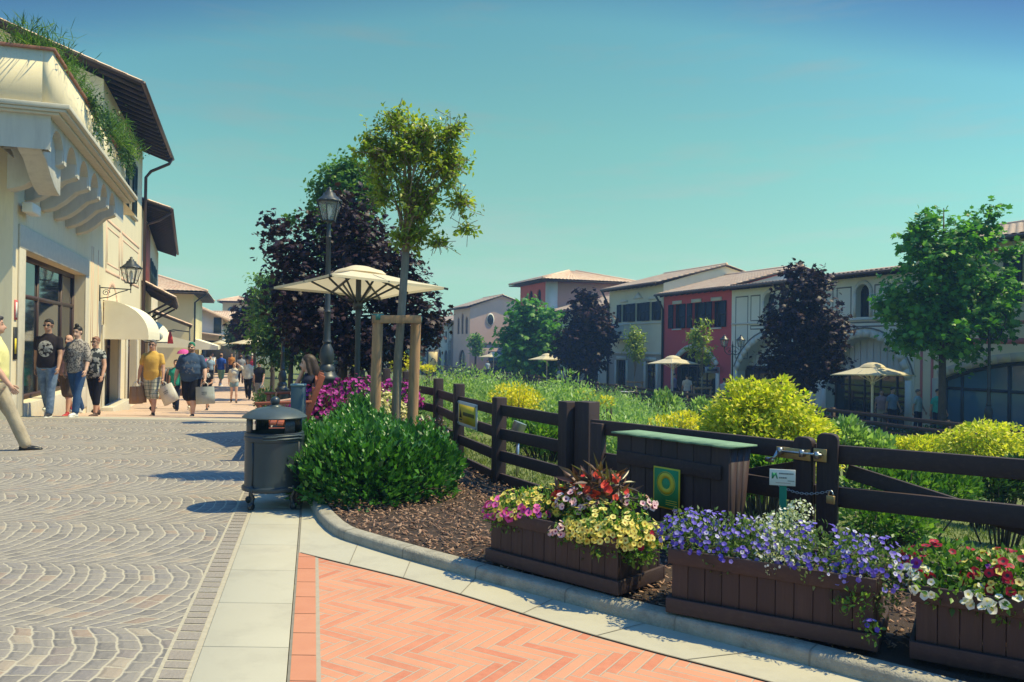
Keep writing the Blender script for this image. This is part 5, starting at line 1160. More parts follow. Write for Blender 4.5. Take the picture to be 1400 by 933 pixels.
# ------------------------------------------------------------------ trees
def pxl(bx, by, d, lst, s, zb, ry=1.):
    """lobes measured on the photo (px, py, half-width px, half-height px[, depth offset]) -> local ellipsoids"""
    out = []
    for l in lst:
        p = at(l[0], l[1], d); dy = l[4] if len(l) > 4 else 0
        out.append((p.x-bx, dy, p.z-zb, l[2]/s, l[2]/s*ry, l[3]/s))
    return out
def ptree(name, label, cat, px, d, z, lst, tr, forkpy, ncl, per, size, tpl, lm, bm, spread=.16, **kw):
    s = F/d; b = at(px, 500, d); return tree(name, label, cat, (b.x, d, z), pxl(b.x, d, d, lst, s, z), tr, at(px, forkpy, d).z - z, ncl, per, size, tpl, lm, bm, spread, **kw)
ptree('young_tree', 'slender young tree tied between two wooden stakes in front of the cream parasol', 'tree', 541, 8.5, .05,
      [(528,215,38,52),(612,222,32,44),(572,275,36,50),(575,190,42,38),(543,163,24,22),(618,178,22,20),(503,195,14,28),(630,272,18,18),(648,285,12,8),(640,312,14,7),(560,322,28,18),(600,330,20,10),(522,265,20,22)], .05, 345, 900, 10, .062, LEAF, OLIVE_L, BARK, .062, lean=(.09,0), nlimb=34, limb_r=.3, shell=.72, upb=.35, twigs=.004)
ptree('purple_maple', 'large dark purple maple behind the cream parasol and lamp post', 'tree', 468, 17, -.2,
      [(478,345,62,62,.3),(405,345,36,40,-.2),(470,285,30,26),(562,430,46,52),(440,425,62,62,-.3),(530,375,50,52),(402,405,32,48),(588,445,18,26),(500,470,58,38),(378,312,20,18),(425,300,16,14)], .11, 440, 1500, 9, .125, MAPLE, PURPLE_L, DBARK, .2, nlimb=20, shell=.35)
ptree('green_maple', 'bright green treetop showing above the large purple maple', 'tree', 470, 22.5, -.55,
      [(462,242,32,26),(438,262,18,16),(500,262,30,34),(485,228,24,16),(470,320,50,60),(432,290,14,16),(400,300,8,8)], .12, 420, 900, 9, .12, MAPLE, MID_L, DBARK, .2)
ptree('leafy_tree', 'dark green round tree left of the lamp post at the street edge', 'tree', 398, 25, -.75,
      [(395,455,46,44),(370,470,30,32),(425,450,34,46),(360,415,18,28),(375,385,18,20)], .09, 495, 520, 9, .17, LEAF, DARKG_L, DBARK, .22)
ptree('leafy_tree', 'light olive tree with airy top seen left of the purple maple', 'tree', 372, 33, -1.,
      [(368,400,20,26),(358,440,24,26),(385,420,20,24),(352,378,7,8)], .1, 480, 330, 8, .2, LEAF, MID_L, DBARK, .25)
ptree('purple_maple', 'purple maple with small dark crown farther down the street edge', 'tree', 348, 42, -1.,
      [(348,415,14,18),(338,440,18,18),(362,440,18,22),(345,460,22,16)], .1, 485, 330, 8, .28, MAPLE, PURPLE_L, DBARK, .3)
ptree('leafy_tree', 'small bushy dark tree at the end of the street', 'tree', 327, 56, -1.05, [(327,446,13,15),(335,465,18,14),(318,458,10,12)], .1, 490, 260, 8, .3, LEAF, DARKG_L, DBARK, .3)
for px, d in ((452,13.2),(578,16.5)):
    pass
ptree('green_maple', 'bright green maple beside the two small parasols in front of the red tower', 'tree', 722, 60, TZ, [(727,440,34,26),(705,462,26,26),(752,462,26,28),(728,480,34,24),(722,420,18,14),(700,490,18,16),(745,500,20,12)], .2, 500, 520, 9, .42, MAPLE, GREENM_L, DBARK, .5, shell=.35)
ptree('purple_maple', 'purple maple left of the shuttered house across the garden', 'tree', 803, 52, TZ, [(805,430,26,26),(800,408,14,12),(785,460,24,28),(820,455,24,34),(800,490,30,22),(775,480,14,16)], .15, 505, 480, 9, .36, MAPLE, PURPLE_L, DBARK, .42, shell=.35)
ptree('purple_maple', 'large purple maple in front of the arcaded grey house', 'tree', 1098, 31.5, TZ, [(1098,400,34,36),(1088,372,16,16),(1120,385,16,16),(1080,440,38,30),(1120,450,38,38),(1075,490,36,26),(1120,495,38,26),(1095,510,34,20),(1142,440,16,14)], .14, 520, 1000, 9, .2, MAPLE, PURPLE_L, DBARK, .28, shell=.35)
ptree('green_maple', 'tall broad green maple in front of the striped shop', 'tree', 1288, 26, TZ, [(1290,350,52,48),(1255,325,24,26),(1330,320,34,34),(1250,400,46,32),(1330,400,54,48),(1290,440,62,36),(1228,415,28,26),(1352,430,34,36),(1268,300,20,18),(1352,298,16,18),(1250,460,36,22),(1305,475,34,18),(1375,345,18,14),(1215,425,16,14)], .13, 480, 1100, 9, .2, MAPLE, GREENM_L, DBARK, .27, shell=.38)
ptree('green_maple', 'small round tree beside the salmon house', 'tree', 650, 82, TZ, [(650,466,9,11),(652,478,8,7)], .12, 488, 120, 8, .4, LEAF, MID_L, DBARK, .3)
def staked_tree(label, px, d, lst, slabel):
    ptree('young_tree', label, 'tree', px, d, TZ, lst, .05, 515, 190, 8, .17, LEAF, OLIVE_L, BARK, .16, shell=.5)
    b = at(px, 500, d); t = thing('tree_stakes', slabel, 'stakes', (b.x, d, TZ))
    for k in (-.42, .42):
        m = MB(); m.tube([(b.x+k, d-.1, TZ), (b.x+k, d-.1, TZ+1.25)], .05, 8); m.build('stake', STAKE, t)
    m = MB(); m.box((b.x-.5, d-.17, TZ+1.1), (b.x+.5, d-.14, TZ+1.2)); m.build('crossbar', STAKE, t)
staked_tree('young yellow-green tree in front of the shuttered house', 868, 46.5, [(868,468,15,20),(866,455,9,12),(872,485,10,12)], 'pale tree stakes in front of the shuttered house')
staked_tree('young yellow-green tree in front of the red house arch', 960, 40.5, [(958,470,17,26),(962,445,10,14),(950,460,10,12),(968,490,10,14),(945,475,6,8)], 'pale tree stakes in front of the red house arch')
# stakes of the young tree in front
sk = thing('tree_stakes', 'two round wooden stakes with a crossbar either side of the young tree trunk', 'stakes', at(540,590,8.5).to_tuple()[:2]+(.05,))
for (p0, p1, dd) in (((511,590),(517,428),8.4),((562,585),(569,432),8.55)):
    a, b = at(*p0, dd), at(*p1, dd); a.z = .0; m = MB(); m.tube([a, a.lerp(b,.5), b], [.06,.058,.055], 14); m.build('stake', STAKE, sk, smooth='angle')
a, b = at(510,437,8.42), at(577,437,8.5); m = MB(); m.bar(a-Vector((0,.07,0)), b-Vector((0,.07,0)), .03, .085); m.build('crossbar', STAKE, sk, bevel=.004)
for p0 in ((517,434,8.4),(569,437,8.55)):
    c = at(*p0); m = MB(); m.tube([(c.x,c.y,c.z-.03),(c.x,c.y,c.z+.035)], .062, 14); m.build('tie_band', mk('green_tie', (.1,.25,.2), None), sk)

# ------------------------------------------------------------------ shrubs
bush('clipped_shrub', 'glossy bright green shrub at the kerb beside the bin', 'shrub', (-1.25,7.2,.05),
     [(-.05,-.35,.24,.58,.42,.38),(.38,0,.22,.44,.45,.38),(-.42,.1,.24,.4,.5,.38),(.1,.5,.22,.6,.5,.38),(-.3,.85,.32,.4,.5,.34),(-.4,1.5,.4,.3,.5,.32)], 15000, .075, LEAF, HEDGE_L, yup=.75, shell=.28, jit=.3)
bush('ground_sprig', 'little leafy sprig sticking out of the shrub base next to the bin wheel', 'shrub', (-1.8,6.75,.05), [(0,0,.1,.1,.1,.1)], 50, .06, LEAF, HEDGE_L)
def flower_bush(name, label, base, lobes, nl, ls, lm, nf, fs, pm, tm):
    b = bush(name, label, 'flowering shrub', base, lobes, nl, ls, LEAF, lm); base = Vector(base)
    L = np.array([(base.x+l[0], base.y+l[1], base.z+l[2], *l[3:]) for l in lobes]); c = rng.integers(0, len(L), nf); d = rand_dir(nf); d[:,2] = np.abs(d[:,2])*.9-.1; d[:,1] -= .25; d = nrm(d)
    P = L[c,:3] + d*L[c,3:]*rng.uniform(.9,1.08,nf)[:,None]; z = nrm(d+rng.normal(0,.4,d.shape)); x = nrm(np.cross(rng.normal(0,1,d.shape),z)); m = MB(); m.scatter(FLW[0], FLW[1], P, np.stack([x,np.cross(z,x),z],2), fs*rng.uniform(.7,1.2,nf), FLW[2]); m.build('blossoms', [pm, tm], b); return b
flower_bush('magenta_azalea', 'magenta flowering bush behind the bench and the seated woman', (-2.3,10.6,.05), [(-.2,-.3,.45,.38,.4,.36),(.2,.2,.55,.45,.45,.38),(.75,.3,.55,.35,.4,.33),(-.35,.3,.5,.3,.3,.3)], 2600, .05, DARKG_L, 900, .03, MAG, MAG)
flower_bush('cream_flower_bush', 'rounded cream yellow flowering bush between the two tree stakes', (-1.62,10.2,.05), [(0,0,.45,.22,.25,.33),(.12,.1,.35,.2,.2,.3)], 900, .045, MID_L, 420, .022, CRM, CRM)
flower_bush('rosy_heather', 'low rosy speckled shrub at the foot of the tree stakes', (-1.3,9.5,.05), [(0,0,.25,.3,.3,.28),(.3,.2,.25,.25,.25,.25)], 1400, .035, leafmat('heather_leaf', [(.08,.1,.04),(.16,.16,.06),(.3,.16,.1),(.4,.3,.2)], .55, .25), 120, .016, LPK, LPK)
flower_bush('pink_flower_bush', 'small green bush with a few pink and yellow flowers by the fence behind the stakes', (-1.55,11.3,.05), [(0,0,.35,.25,.25,.32)], 700, .05, MID_L, 40, .03, PNK, YEL)
bush('dark_groundcover', 'dark low shrub in the fence shade right of the tree stakes', 'shrub', (-.95,9.1,.05), [(0,0,.18,.3,.45,.26),(.1,-.6,.1,.2,.3,.14)], 1300, .05, LEAF, DARKG_L)
bush('leafy_shrub', 'green shrub at the street edge below the second lamp post', 'shrub', (at(364,560,22).x,22,street_z(22)), [(0,0,.35,.35,.4,.35)], 700, .08, LEAF, MID_L)
def shoots(root, pts, per, size, lm, h):
    P = np.array([tuple(p) for p in pts]); n = len(P); t = np.tile(np.linspace(.1,1,per), n); Q = np.repeat(P, per, 0); lean = np.repeat(rng.normal(0,.25,(n,2)), per, 0); hh = np.repeat(rng.uniform(.5,1.2,n)*h, per)
    Q[:,2] += hh*t; Q[:,:2] += lean*(hh*t)[:,None]; a = t*17+np.repeat(rng.random(n)*6, per); yd = nrm(np.stack([np.cos(a)*.7, np.sin(a)*.7, .55+.5*t],1)); m = MB(); m.scatter(LEAF[0], LEAF[1], Q, frames(yd, nrm(rng.normal(0,.3,Q.shape)+np.array([0,0,1]))), size*rng.uniform(.7,1.15,len(Q))*(1-.3*t), rnd=np.clip(.55+.4*t*rng.random(len(Q)),0,1)); return m.build('shoot_tips', lm, root)
hs_ = [o for o in COL.objects if o.name.startswith('clipped_shrub')][0]; q_ = []
for _ in range(230):
    l = random.choice([(-1.3,6.85,.29,.56,.4,.36),(-.87,7.2,.27,.42,.43,.36),(-1.67,7.3,.29,.38,.48,.36),(-1.15,7.7,.27,.58,.48,.36),(-1.55,8.05,.37,.38,.48,.32),(-1.65,8.7,.45,.28,.48,.3)]); d = rand_dir(1)[0]; d[2] = abs(d[2])*.8+.25; d /= np.linalg.norm(d); q_.append((l[0]+d[0]*l[3]*.93, l[1]+d[1]*l[4]*.93, l[2]+d[2]*l[5]*.93))
shoots(hs_, q_, 9, .075, HEDGE_L, .14)
# golden bushes in the garden
def gbush(label, px, d, lst, n, size, lm, tpl=LEAF, name='golden_elder', cat='bush', **kw):
    b = at(px, 500, d); zg = garden_z(b.x, d); return bush(name, label, cat, (b.x, d, zg-.05), pxl(b.x, d, d, lst, F/d, zg-.05, .9), n, size, tpl, lm, **kw)
gbush('tall golden-leaved bush rising behind the gate latch', 1040, 10.2, [(1012,562,40,40),(1065,565,44,45),(1040,550,30,30),(1095,588,38,34),(988,580,30,28),(1020,600,60,50),(1080,620,66,50),(1005,528,12,14),(1068,528,12,14),(1122,598,20,20)], 13000, .078, GOLD_L, yup=-.1, out=.9, jit=.6)
gbush('bright golden bush near the right edge behind the gate', 1345, 12, [(1340,598,36,22),(1375,605,34,26),(1310,605,26,18),(1355,625,60,26)], 6500, .07, GOLD_L, yup=-.1, jit=.6)
gbush('low golden bush left of the bright one near the right edge', 1255, 13, [(1250,612,30,14),(1225,608,18,10),(1275,606,18,10)], 2600, .065, GOLD_L, jit=.6)
gbush('yellow flowering clump behind the yellow fence sign', 705, 15.5, [(700,542,30,18),(725,552,26,16),(690,555,24,16)], 1900, .07, GOLDF_L, name='yellow_flower_clump', cat='flowers', jit=.6)
gbush('yellow flowering patch in the weeds left of the golden bush', 930, 13.5, [(935,573,24,10),(905,580,20,10),(950,585,24,12)], 900, .07, GOLDF_L, name='yellow_flower_clump', cat='flowers', jit=.6)
gbush('small yellow patch behind the double fence post', 795, 22, [(800,540,16,8),(790,548,14,8)], 420, .08, GOLDF_L, name='yellow_flower_clump', cat='flowers', jit=.6)
gbush('small yellow patch in the meadow right of the double fence post', 835, 20, [(828,550,12,7)], 260, .08, GOLDF_L, name='yellow_flower_clump', cat='flowers', jit=.6)
gbush('far yellow bush between the two tree stakes', 553, 25, [(548,496,12,10),(562,500,12,10),(540,503,8,8)], 700, .12, GOLDF_L, name='yellow_flower_clump', cat='flowers', jit=.6)
gbush('far yellow bush beyond the lamp post', 478, 30, [(478,495,6,6)], 200, .12, GOLDF_L, name='yellow_flower_clump', cat='flowers', jit=.6)
gbush('yellow flowers at the foot of the right tree stake', 585, 26, [(585,505,10,5)], 200, .1, GOLDF_L, name='yellow_flower_clump', cat='flowers', jit=.6)
# green garden shrubs
gbush('green shrub behind the double fence post', 745, 11.5, [(735,596,40,20),(775,600,30,22),(700,590,24,14)], 2600, .085, MID_L, name='garden_shrub')
gbush('mid green shrub under the top rail between box and latch', 1050, 8.2, [(1050,640,30,24),(1030,655,30,24),(1075,650,24,24)], 1500, .085, MID_L, name='garden_shrub')
gbush('broad green shrub behind the right gate leaf', 1235, 9., [(1200,660,44,30),(1250,665,50,32),(1300,668,40,30)], 3400, .085, MID_L, name='garden_shrub')
gbush('dark green shrub at the right edge behind the gate', 1370, 9.5, [(1350,660,40,26),(1395,655,34,28)], 2400, .085, DARKG_L, name='garden_shrub')
gbush('pale leafy weeds behind the two rounded gate stiles', 1165, 11.5, [(1155,600,30,26),(1190,612,30,20)], 1700, .1, WEED_L, name='garden_shrub')
gbush('green shrub behind the lower gate rails', 1180, 7.2, [(1190,705,44,26),(1240,715,40,26)], 1500, .07, MID_L, name='garden_shrub')
gbush('tuft of pale tall weeds in the lawn before the red house', 905, 26, [(905,552,16,18),(920,556,14,14)], 700, .16, WEED_L, name='tall_weed_clump', yup=1.4)
gbush('tuft of pale weeds in the lawn left of the golden bush', 958, 22, [(958,560,14,14)], 400, .14, WEED_L, name='tall_weed_clump', yup=1.4)
WLEAF = ([(0,0,0),(.15,.42,.05),(0,1,-.06),(-.15,.42,.05)], [(0,1,2),(0,2,3)])
# meadow of tall weeds
n = 60000; px = rng.uniform(500, 1000, n); Yd = rng.uniform(11.5, 46, n); X = (px-700)/F*Yd
fx = np.array([fence_x(y) for y in Yd]); k = (X > fx+1.2+rng.random(n)*1.2)
To = (X-RO.x)*RN.x + (Yd-RO.y)*RN.y                      # distance out from the far facade
k &= (To > 6.5+np.where(px > 850, 6, 0)) & (rng.random(n) < np.interp(px, [500,860,930,1000], [1,1,.45,.12])) & (rng.random(n) < np.interp(Yd, [11.5,20,46],[.5,.35,.2]))
for cx_, cd_, cw_ in ((705,15.5,42),(930,13.5,34),(795,22,24),(835,20,18),(553,25,24),(905,26,20),(958,22,18)): k &= ~((np.abs(px-cx_) < cw_) & (Yd < cd_+.6) & (Yd > cd_-7))
X, Yd = X[k], Yd[k]; clump = np.sin(X*1.7+Yd*.9)+np.sin(X*.6-Yd*1.3); 
Z = np.array([garden_z(a,b) for a, b in zip(X[::1], Yd[::1])]); Hh = np.clip(.7+.24*clump+rng.normal(0,.15,len(X)), .25, 1.4)
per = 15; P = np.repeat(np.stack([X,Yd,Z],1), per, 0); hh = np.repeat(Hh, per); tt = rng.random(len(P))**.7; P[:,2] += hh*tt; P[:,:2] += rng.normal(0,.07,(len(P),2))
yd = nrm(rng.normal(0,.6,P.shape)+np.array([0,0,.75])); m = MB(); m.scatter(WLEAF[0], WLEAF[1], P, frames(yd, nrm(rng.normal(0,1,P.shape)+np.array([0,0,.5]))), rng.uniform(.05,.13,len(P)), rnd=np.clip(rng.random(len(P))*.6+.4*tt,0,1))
m.build('tall_meadow_weeds', WEED_L, kind='stuff')
# mown grass near the fence
n = 60000; t_ = rng.random(n)**1.6; X = rng.uniform(-1.5, 7.5, n); Yd = rng.uniform(4.2, 13.5, n); fx = np.interp(Yd, [p[1] for p in FP], [p[0] for p in FP]); dist = X-fx; k = (dist > .03) & (rng.random(n) < np.interp(dist, [0,5],[1,.45])); X, Yd = X[k], Yd[k]
Z = np.array([garden_z(a,b) for a,b in zip(X,Yd)]); P = np.stack([X,Yd,Z-.01],1); m = MB(); m.scatter(BLADE[0], BLADE[1], P, frames(nrm(rng.normal(0,.5,P.shape)+np.array([0,0,.8])), nrm(rng.normal(0,1,P.shape))), rng.uniform(.03,.09,len(P))); m.build('grass', GRASS_L, kind='stuff')
NEEDLE = ([(-.012,0,0),(.012,0,0),(.008,.6,.03),(0,1,-.03),(-.008,.6,.03)], [(0,1,2,3,4)])
# plants on the roof terrace
def tplant(name, label, s0, s1, o, z, n, lm, size, hang=0, up_=.5, tpl=LEAF, cat='plant'):
    c = LF.p((s0+s1)/2, o, z); r = thing(name, label, cat, c); s = rng.uniform(s0,s1,n); u = rng.random(n)
    zz = z + np.where(rng.random(n) < .45, u*up_*(.6+.4*np.sin(s*3)), -u**1.3*hang*(.55+.45*np.sin(s*4.1+1))); oo = o + np.where(zz < z, .16+rng.random(n)*.14, rng.normal(0,.22,n))
    P = np.array([tuple(LF.p(a,b,q)) for a,b,q in zip(s,oo,zz)]); yd = nrm(rng.normal(0,.7,P.shape)+np.array([0,0,.7])*np.where(zz < z,-1,1)[:,None]); m = MB(); m.scatter(tpl[0], tpl[1], P, frames(yd, nrm(rng.normal(0,1,P.shape)+np.array([.6,-.3,.5]))), size*rng.uniform(.6,1.3,n)); m.build('foliage', lm, r)
tplant('hanging_rosemary', 'green plant hanging over the parapet of the roof terrace', .9, 3.2, .78, 6.08, 2200, DARKG_L, .065, .75, .22)
tplant('terrace_grass', 'tall soft grass tuft above the far end of the roof terrace parapet', 3.6, 6.3, .7, 6.08, 4200, MID_L, .3, .0, .6, NEEDLE)
tplant('trailing_ivy', 'dark trailing plant at the far end of the parapet above the shutters', 4.6, 6.6, .8, 6.05, 2200, DARKG_L, .065, .5, .25)
tplant('terrace_grass', 'thin meadow grass along the near end of the roof terrace parapet', -1.75, 1.2, .55, 6.06, 3800, MID_L, .24, .0, .42, NEEDLE)
bush('terrace_shrub', 'dark shrub on the roof terrace at the top left corner', 'shrub', tuple(LF.p(-1.2,-.35,6.05)), [(-.1,0,.35,.4,.4,.4),(-.55,-.1,.55,.45,.4,.55)], 3600, .06, LEAF, DARKG_L)
# ------------------------------------------------------------------ people
SKIN = vmat('skin', .55, .35)
def voxel_mesh(mb, vox, smooth=4):
    """union of overlapping shapes as one smooth continuous surface; returns verts, faces"""
    o = mb.build('union', []); r = o.modifiers.new('R', 'REMESH'); r.mode = 'VOXEL'; r.voxel_size = vox
    if smooth: s = o.modifiers.new('S', 'SMOOTH'); s.factor = .5; s.iterations = smooth
    bake(o); me = o.data; n = len(me.vertices); V = np.empty(n*3, np.float32); me.vertices.foreach_get('co', V); V = V.reshape(-1,3)
    Fc = [tuple(p.vertices) for p in me.polygons]; bpy.data.objects.remove(o); bpy.data.meshes.remove(me); return V, Fc
def cloth(name, c, c2=None, ns=9., pattern=None, col2=None, thr=.55, **kw):
    if name in MATS: return MATS[name]
    m, nt, b = newmat(name); tc = nd(nt, 'ShaderNodeTexCoord').outputs['Object']
    o = mixc(nt, ramp(nt, noise(nt, tc, ns, 4), [(.35,0.),(.7,1.)]), c, c2 or tuple(x*.75 for x in c))
    if pattern == 'speckle':
        o = mixc(nt, ramp(nt, noise(nt, tc, kw.get('ps',45), 2), [(thr-.02,0.),(thr+.02,1.)]), o, col2)
    if pattern == 'plaid':
        s = nd(nt, 'ShaderNodeSeparateXYZ'); lk(nt, tc, s.inputs[0])
        for ax, w in ((0,.075),(2,.085)):
            f = mth(nt, 'FRACT', mth(nt, 'DIVIDE', s.outputs[ax], w)); o = mixc(nt, mth(nt, 'MULTIPLY', mth(nt, 'LESS_THAN', f, .42), .55), o, col2)
            f2 = mth(nt, 'FRACT', mth(nt, 'DIVIDE', s.outputs[ax], w/2)); o = mixc(nt, mth(nt, 'MULTIPLY', mth(nt, 'LESS_THAN', f2, .12), .6), o, kw.get('col3', (.8,.78,.7)))
    if pattern == 'print':
        x0, z0, rx, rz = kw['box']; s = nd(nt, 'ShaderNodeSeparateXYZ'); lk(nt, tc, s.inputs[0])
        dx = mth(nt, 'DIVIDE', mth(nt, 'SUBTRACT', s.outputs[0], x0), rx); dz = mth(nt, 'DIVIDE', mth(nt, 'SUBTRACT', s.outputs[2], z0), rz)
        r2 = mth(nt, 'ADD', mth(nt, 'MULTIPLY', dx, dx), mth(nt, 'MULTIPLY', dz, dz))
        f = mth(nt, 'MULTIPLY', mth(nt, 'LESS_THAN', r2, 1.), mth(nt, 'LESS_THAN', s.outputs[1], 0.)); f = mth(nt, 'MULTIPLY', f, ramp(nt, noise(nt, tc, kw.get('ps',18), 3), [(thr-.05,0.),(thr+.05,.9)]))
        o = mixc(nt, f, o, col2)
    lk(nt, o, b.inputs['Base Color']); b.inputs['Roughness'].default_value = .85; b.inputs['Specular IOR Level'].default_value = .2
    bump(nt, b, noise(nt, tc, 14, 3), .35, .02); return m
def rot_about(v, c, R_): return c + R_ @ (v - c)
class Pose: pass
def skeleton(H, g=1., fem=False, legs=((12,4),(-14,18)), arms=((10,10,15),(-12,10,12)), seated=False, lean=0., sh=None):
    """joints in local metres; forward is -Y"""
    k = H/1.75; P = Pose(); P.k = k; P.g = g; V = lambda *a: Vector(a)*k
    P.pel = V(0,0,.93); P.legs = []; P.arms = []
    for sx, (a, kb) in zip((1,-1), legs):
        a, kb = RAD(a), RAD(kb); hip = V(sx*(.088+.02*(g-1)),0,.9); sp = .0 if not seated else .04
        knee = hip + V(sx*sp,-math.sin(a),-math.cos(a))*.42; an = knee + V(0,-math.sin(a-kb),-math.cos(a-kb))*.4
        P.legs.append([hip, knee, an, a-kb])
    w = (.165 if fem else .185)*(1+.25*(g-1)); ls = lambda p: p + Vector((0,-math.sin(RAD(lean))*(p.z-.93*k),0))
    for sx, (f, out, eb) in zip((1,-1), arms):
        f, out, eb = RAD(f), RAD(out+9*(g-1)*2), RAD(eb); s = ls(V(sx*w,.004,1.392))
        d = Vector((sx*math.sin(out), -math.sin(f)*math.cos(out), -math.cos(f)*math.cos(out))); e = s + d*.285*k
        d2 = Vector((sx*math.sin(out*.4), -math.sin(f+eb), -math.cos(f+eb))).normalized(); wr = e + d2*.25*k; P.arms.append([s, e, wr, d2])
    P.ls = ls; zmin = min(min(l[2].z for l in P.legs)-.075*k, 9)
    P.dz = -zmin if not seated else 0.; return P
def person(label, px, Y, H, face, z, top, bottom, shoes, hair, g=1., fem=False, legs=((14,5),(-14,20)), arms=((12,8,14),(-14,8,12)), sleeve=.45, hem=.86, pants=1., head_yaw=0., head_pitch=0., glasses=False, skin=(.52,.3,.21), vox=.016, group=None, hand_on=None, wide_sleeve=1., seated=False, lean=0., X=None, collar=None, beard=None, wear_hands=True, shift=(0,0,0)):
    x = at(px, 470, Y).x if X is None else X; k = H/1.75
    P = skeleton(H, g, fem, legs, arms, seated, lean); root = thing('person', label, 'person', (x,Y,z), RAD(face), group); W = WORLD[root.name]; dz = Vector((0,0,P.dz)) + Vector(shift)
    V = lambda *a: P.ls(Vector(a)*k) + dz
    if hand_on:
        i, tgt, el = hand_on; s = P.arms[i][0]; P.arms[i] = [s, Vector(el)*k, Vector(tgt)*k, (Vector(tgt)-Vector(el)).normalized()]
    arms_ = [[a[0]+dz, a[1]+dz, a[2]+dz, a[3]] for a in P.arms]; legs_ = [[l[0]+dz, l[1]+dz, l[2]+dz, l[3]] for l in P.legs]
    ga = 1+(g-1)*.55
    # --- body
    b = MB(); ch = .155 if fem else .168
    def torso(q, e, zlo):
        by = -.05*(g-1); wf = .9 if fem else 1.; hf = 1.06 if fem else 1.
        T = [(.84,.13*ga*hf,.1*ga,0),(.88,.158*ga*hf,.116*ga,.01),(.95,.168*ga*hf,.122*ga,.01),(1.03,.152*g*wf,.113*g,by),(1.1,.146*g*wf,.11*g,by),(1.18,.152*g*wf,.112*g,by*.7),(1.25,.16*ga,(.118 if not fem else .128)*ga,-.008),(1.32,.168*ga,(.112 if not fem else .12)*ga,-.004),(1.38,.165*ga,.096*ga,.004),(1.42,.14*ga,.08*ga,.01),(1.455,.095*ga,.066*ga,.014),(1.49,.06*ga,.056*ga,.014)]
        T = [(z_, a_+e, b_+e, y_) for z_, a_, b_, y_ in T if z_ >= zlo]; n_ = 22; VV = []
        for z_, a_, b_, y_ in T:
            c_ = V(0, y_, z_)
            for i_ in range(n_): t_ = 2*math.pi*i_/n_; VV.append(c_ + Vector((a_*math.copysign(abs(math.cos(t_))**.85, math.cos(t_)), b_*math.copysign(abs(math.sin(t_))**.9, math.sin(t_)), 0))*k)
        m_ = len(T); q.add(VV, [(i_*n_+j_, i_*n_+(j_+1) % n_, (i_+1)*n_+(j_+1) % n_, (i_+1)*n_+j_) for i_ in range(m_-1) for j_ in range(n_)] + [tuple(range(n_-1,-1,-1)), tuple((m_-1)*n_+j_ for j_ in range(n_))])
    torso(b, 0, 0)
    hc = V(0,-.012,1.645); hR = Matrix.Rotation(RAD(head_yaw),3,'Z') @ Matrix.Rotation(RAD(head_pitch),3,'X'); nk = V(0,.012,1.47)
    hp = lambda *a: hc + hR @ (Vector(a)*k)
    b.capsule([nk-Vector((0,0,.05))*k, hp(0,.012,-.06)], [.062*k*ga,.052*k*ga], 10)
    b.ell(hp(0,.018,.018), Vector((.074,.093,.088))*k, hR); b.ell(hp(0,-.022,-.05), Vector((.056*ga,.066,.066))*k, hR); b.ell(hp(0,-.062,-.085), Vector((.026,.026,.022))*k, hR)
    b.capsule([hp(0,-.078,.0), hp(0,-.1,-.036)], [.009*k,.015*k], 6)
    for sx in (1,-1): b.ell(hp(sx*.076,.018,-.012), Vector((.011,.02,.032))*k, hR, 8, 6)
    for a in arms_:
        b.capsule([V(0,.005,1.4), a[0]], [.055*k,.05*k*ga]); b.capsule([a[0], a[0].lerp(a[1],.5), a[1]], [.054*k*ga,.046*k*ga,.037*k*ga]); b.capsule([a[1], a[1].lerp(a[2],.3), a[2]], [.037*k*ga,.04*k*ga,.026*k*ga])
        b.ell(a[2]+a[3]*.045*k, Vector((.022,.036,.036))*k)
    for l in legs_:
        b.capsule([l[0], l[0].lerp(l[1],.5), l[1]], [.092*k*ga,.078*k*ga,.053*k*ga]); b.capsule([l[1], l[1].lerp(l[2],.3), l[2]], [.051*k*ga,.058*k*ga,.035*k*ga])
    Vb, Fb = voxel_mesh(b, vox*k, 3)
    body = MB(); body.add(Vb, Fb, 0, .5)
    if wear_hands:
        for a, sx in zip(arms_, (1,-1)):                     # palm with four fingers and a thumb
            d = a[3].normalized(); side = Vector((0,-1,0)) - d*d.dot(Vector((0,-1,0))); side = side.normalized() if side.length > .2 else Vector((0,0,1)); inn = Vector((-sx,0,0)); inn = (inn - d*inn.dot(d)).normalized()
            c = a[2] + d*.075*k
            for q, (o, L) in enumerate(((.027,.068),(.009,.078),(-.009,.072),(-.026,.056))):
                p0 = c + side*o*k; p1 = p0 + (d*.9+inn*.25)*L*.5*k; p2 = p1 + (d*.55+inn*.75).normalized()*L*.55*k; body.tube([p0-d*.02*k, p0, p1, p2], [.0095*k,.0095*k,.0088*k,.0065*k], 6)
            p0 = a[2] + d*.03*k + side*.03*k; body.tube([p0, p0+(side*.6+d*.7+inn*.2)*.035*k, p0+(side*.35+d*.9+inn*.4)*.065*k], [.012*k,.0105*k,.007*k], 6)
    # body is local already; convert to world for build
    def fin(mb, name, mats, smooth=True):
        A = np.array(W)[:3,:3]; mb.V = [v @ A.T + np.array(W)[:3,3] for v in (np.asarray(q) for q in mb.V)]; return mb.build(name, mats, root, smooth=smooth)
    bo = fin(body, 'body', SKIN); me = bo.data; n = len(me.vertices); co_ = np.empty(n*3, np.float32); me.vertices.foreach_get('co', co_); co_ = co_.reshape(-1,3)
    C = np.tile(np.array([*skin,1.],np.float32), (n,1)); C[:,:3] *= (1+.05*np.sin(co_[:,2:3]*37)); hl = (co_-np.array(hc)) @ np.array(hR); hl /= k
    lips = (np.abs(hl[:,0]) < .026) & (np.abs(hl[:,2]+.062) < .009) & (hl[:,1] < -.06); C[lips,:3] = (.36,.13,.11)
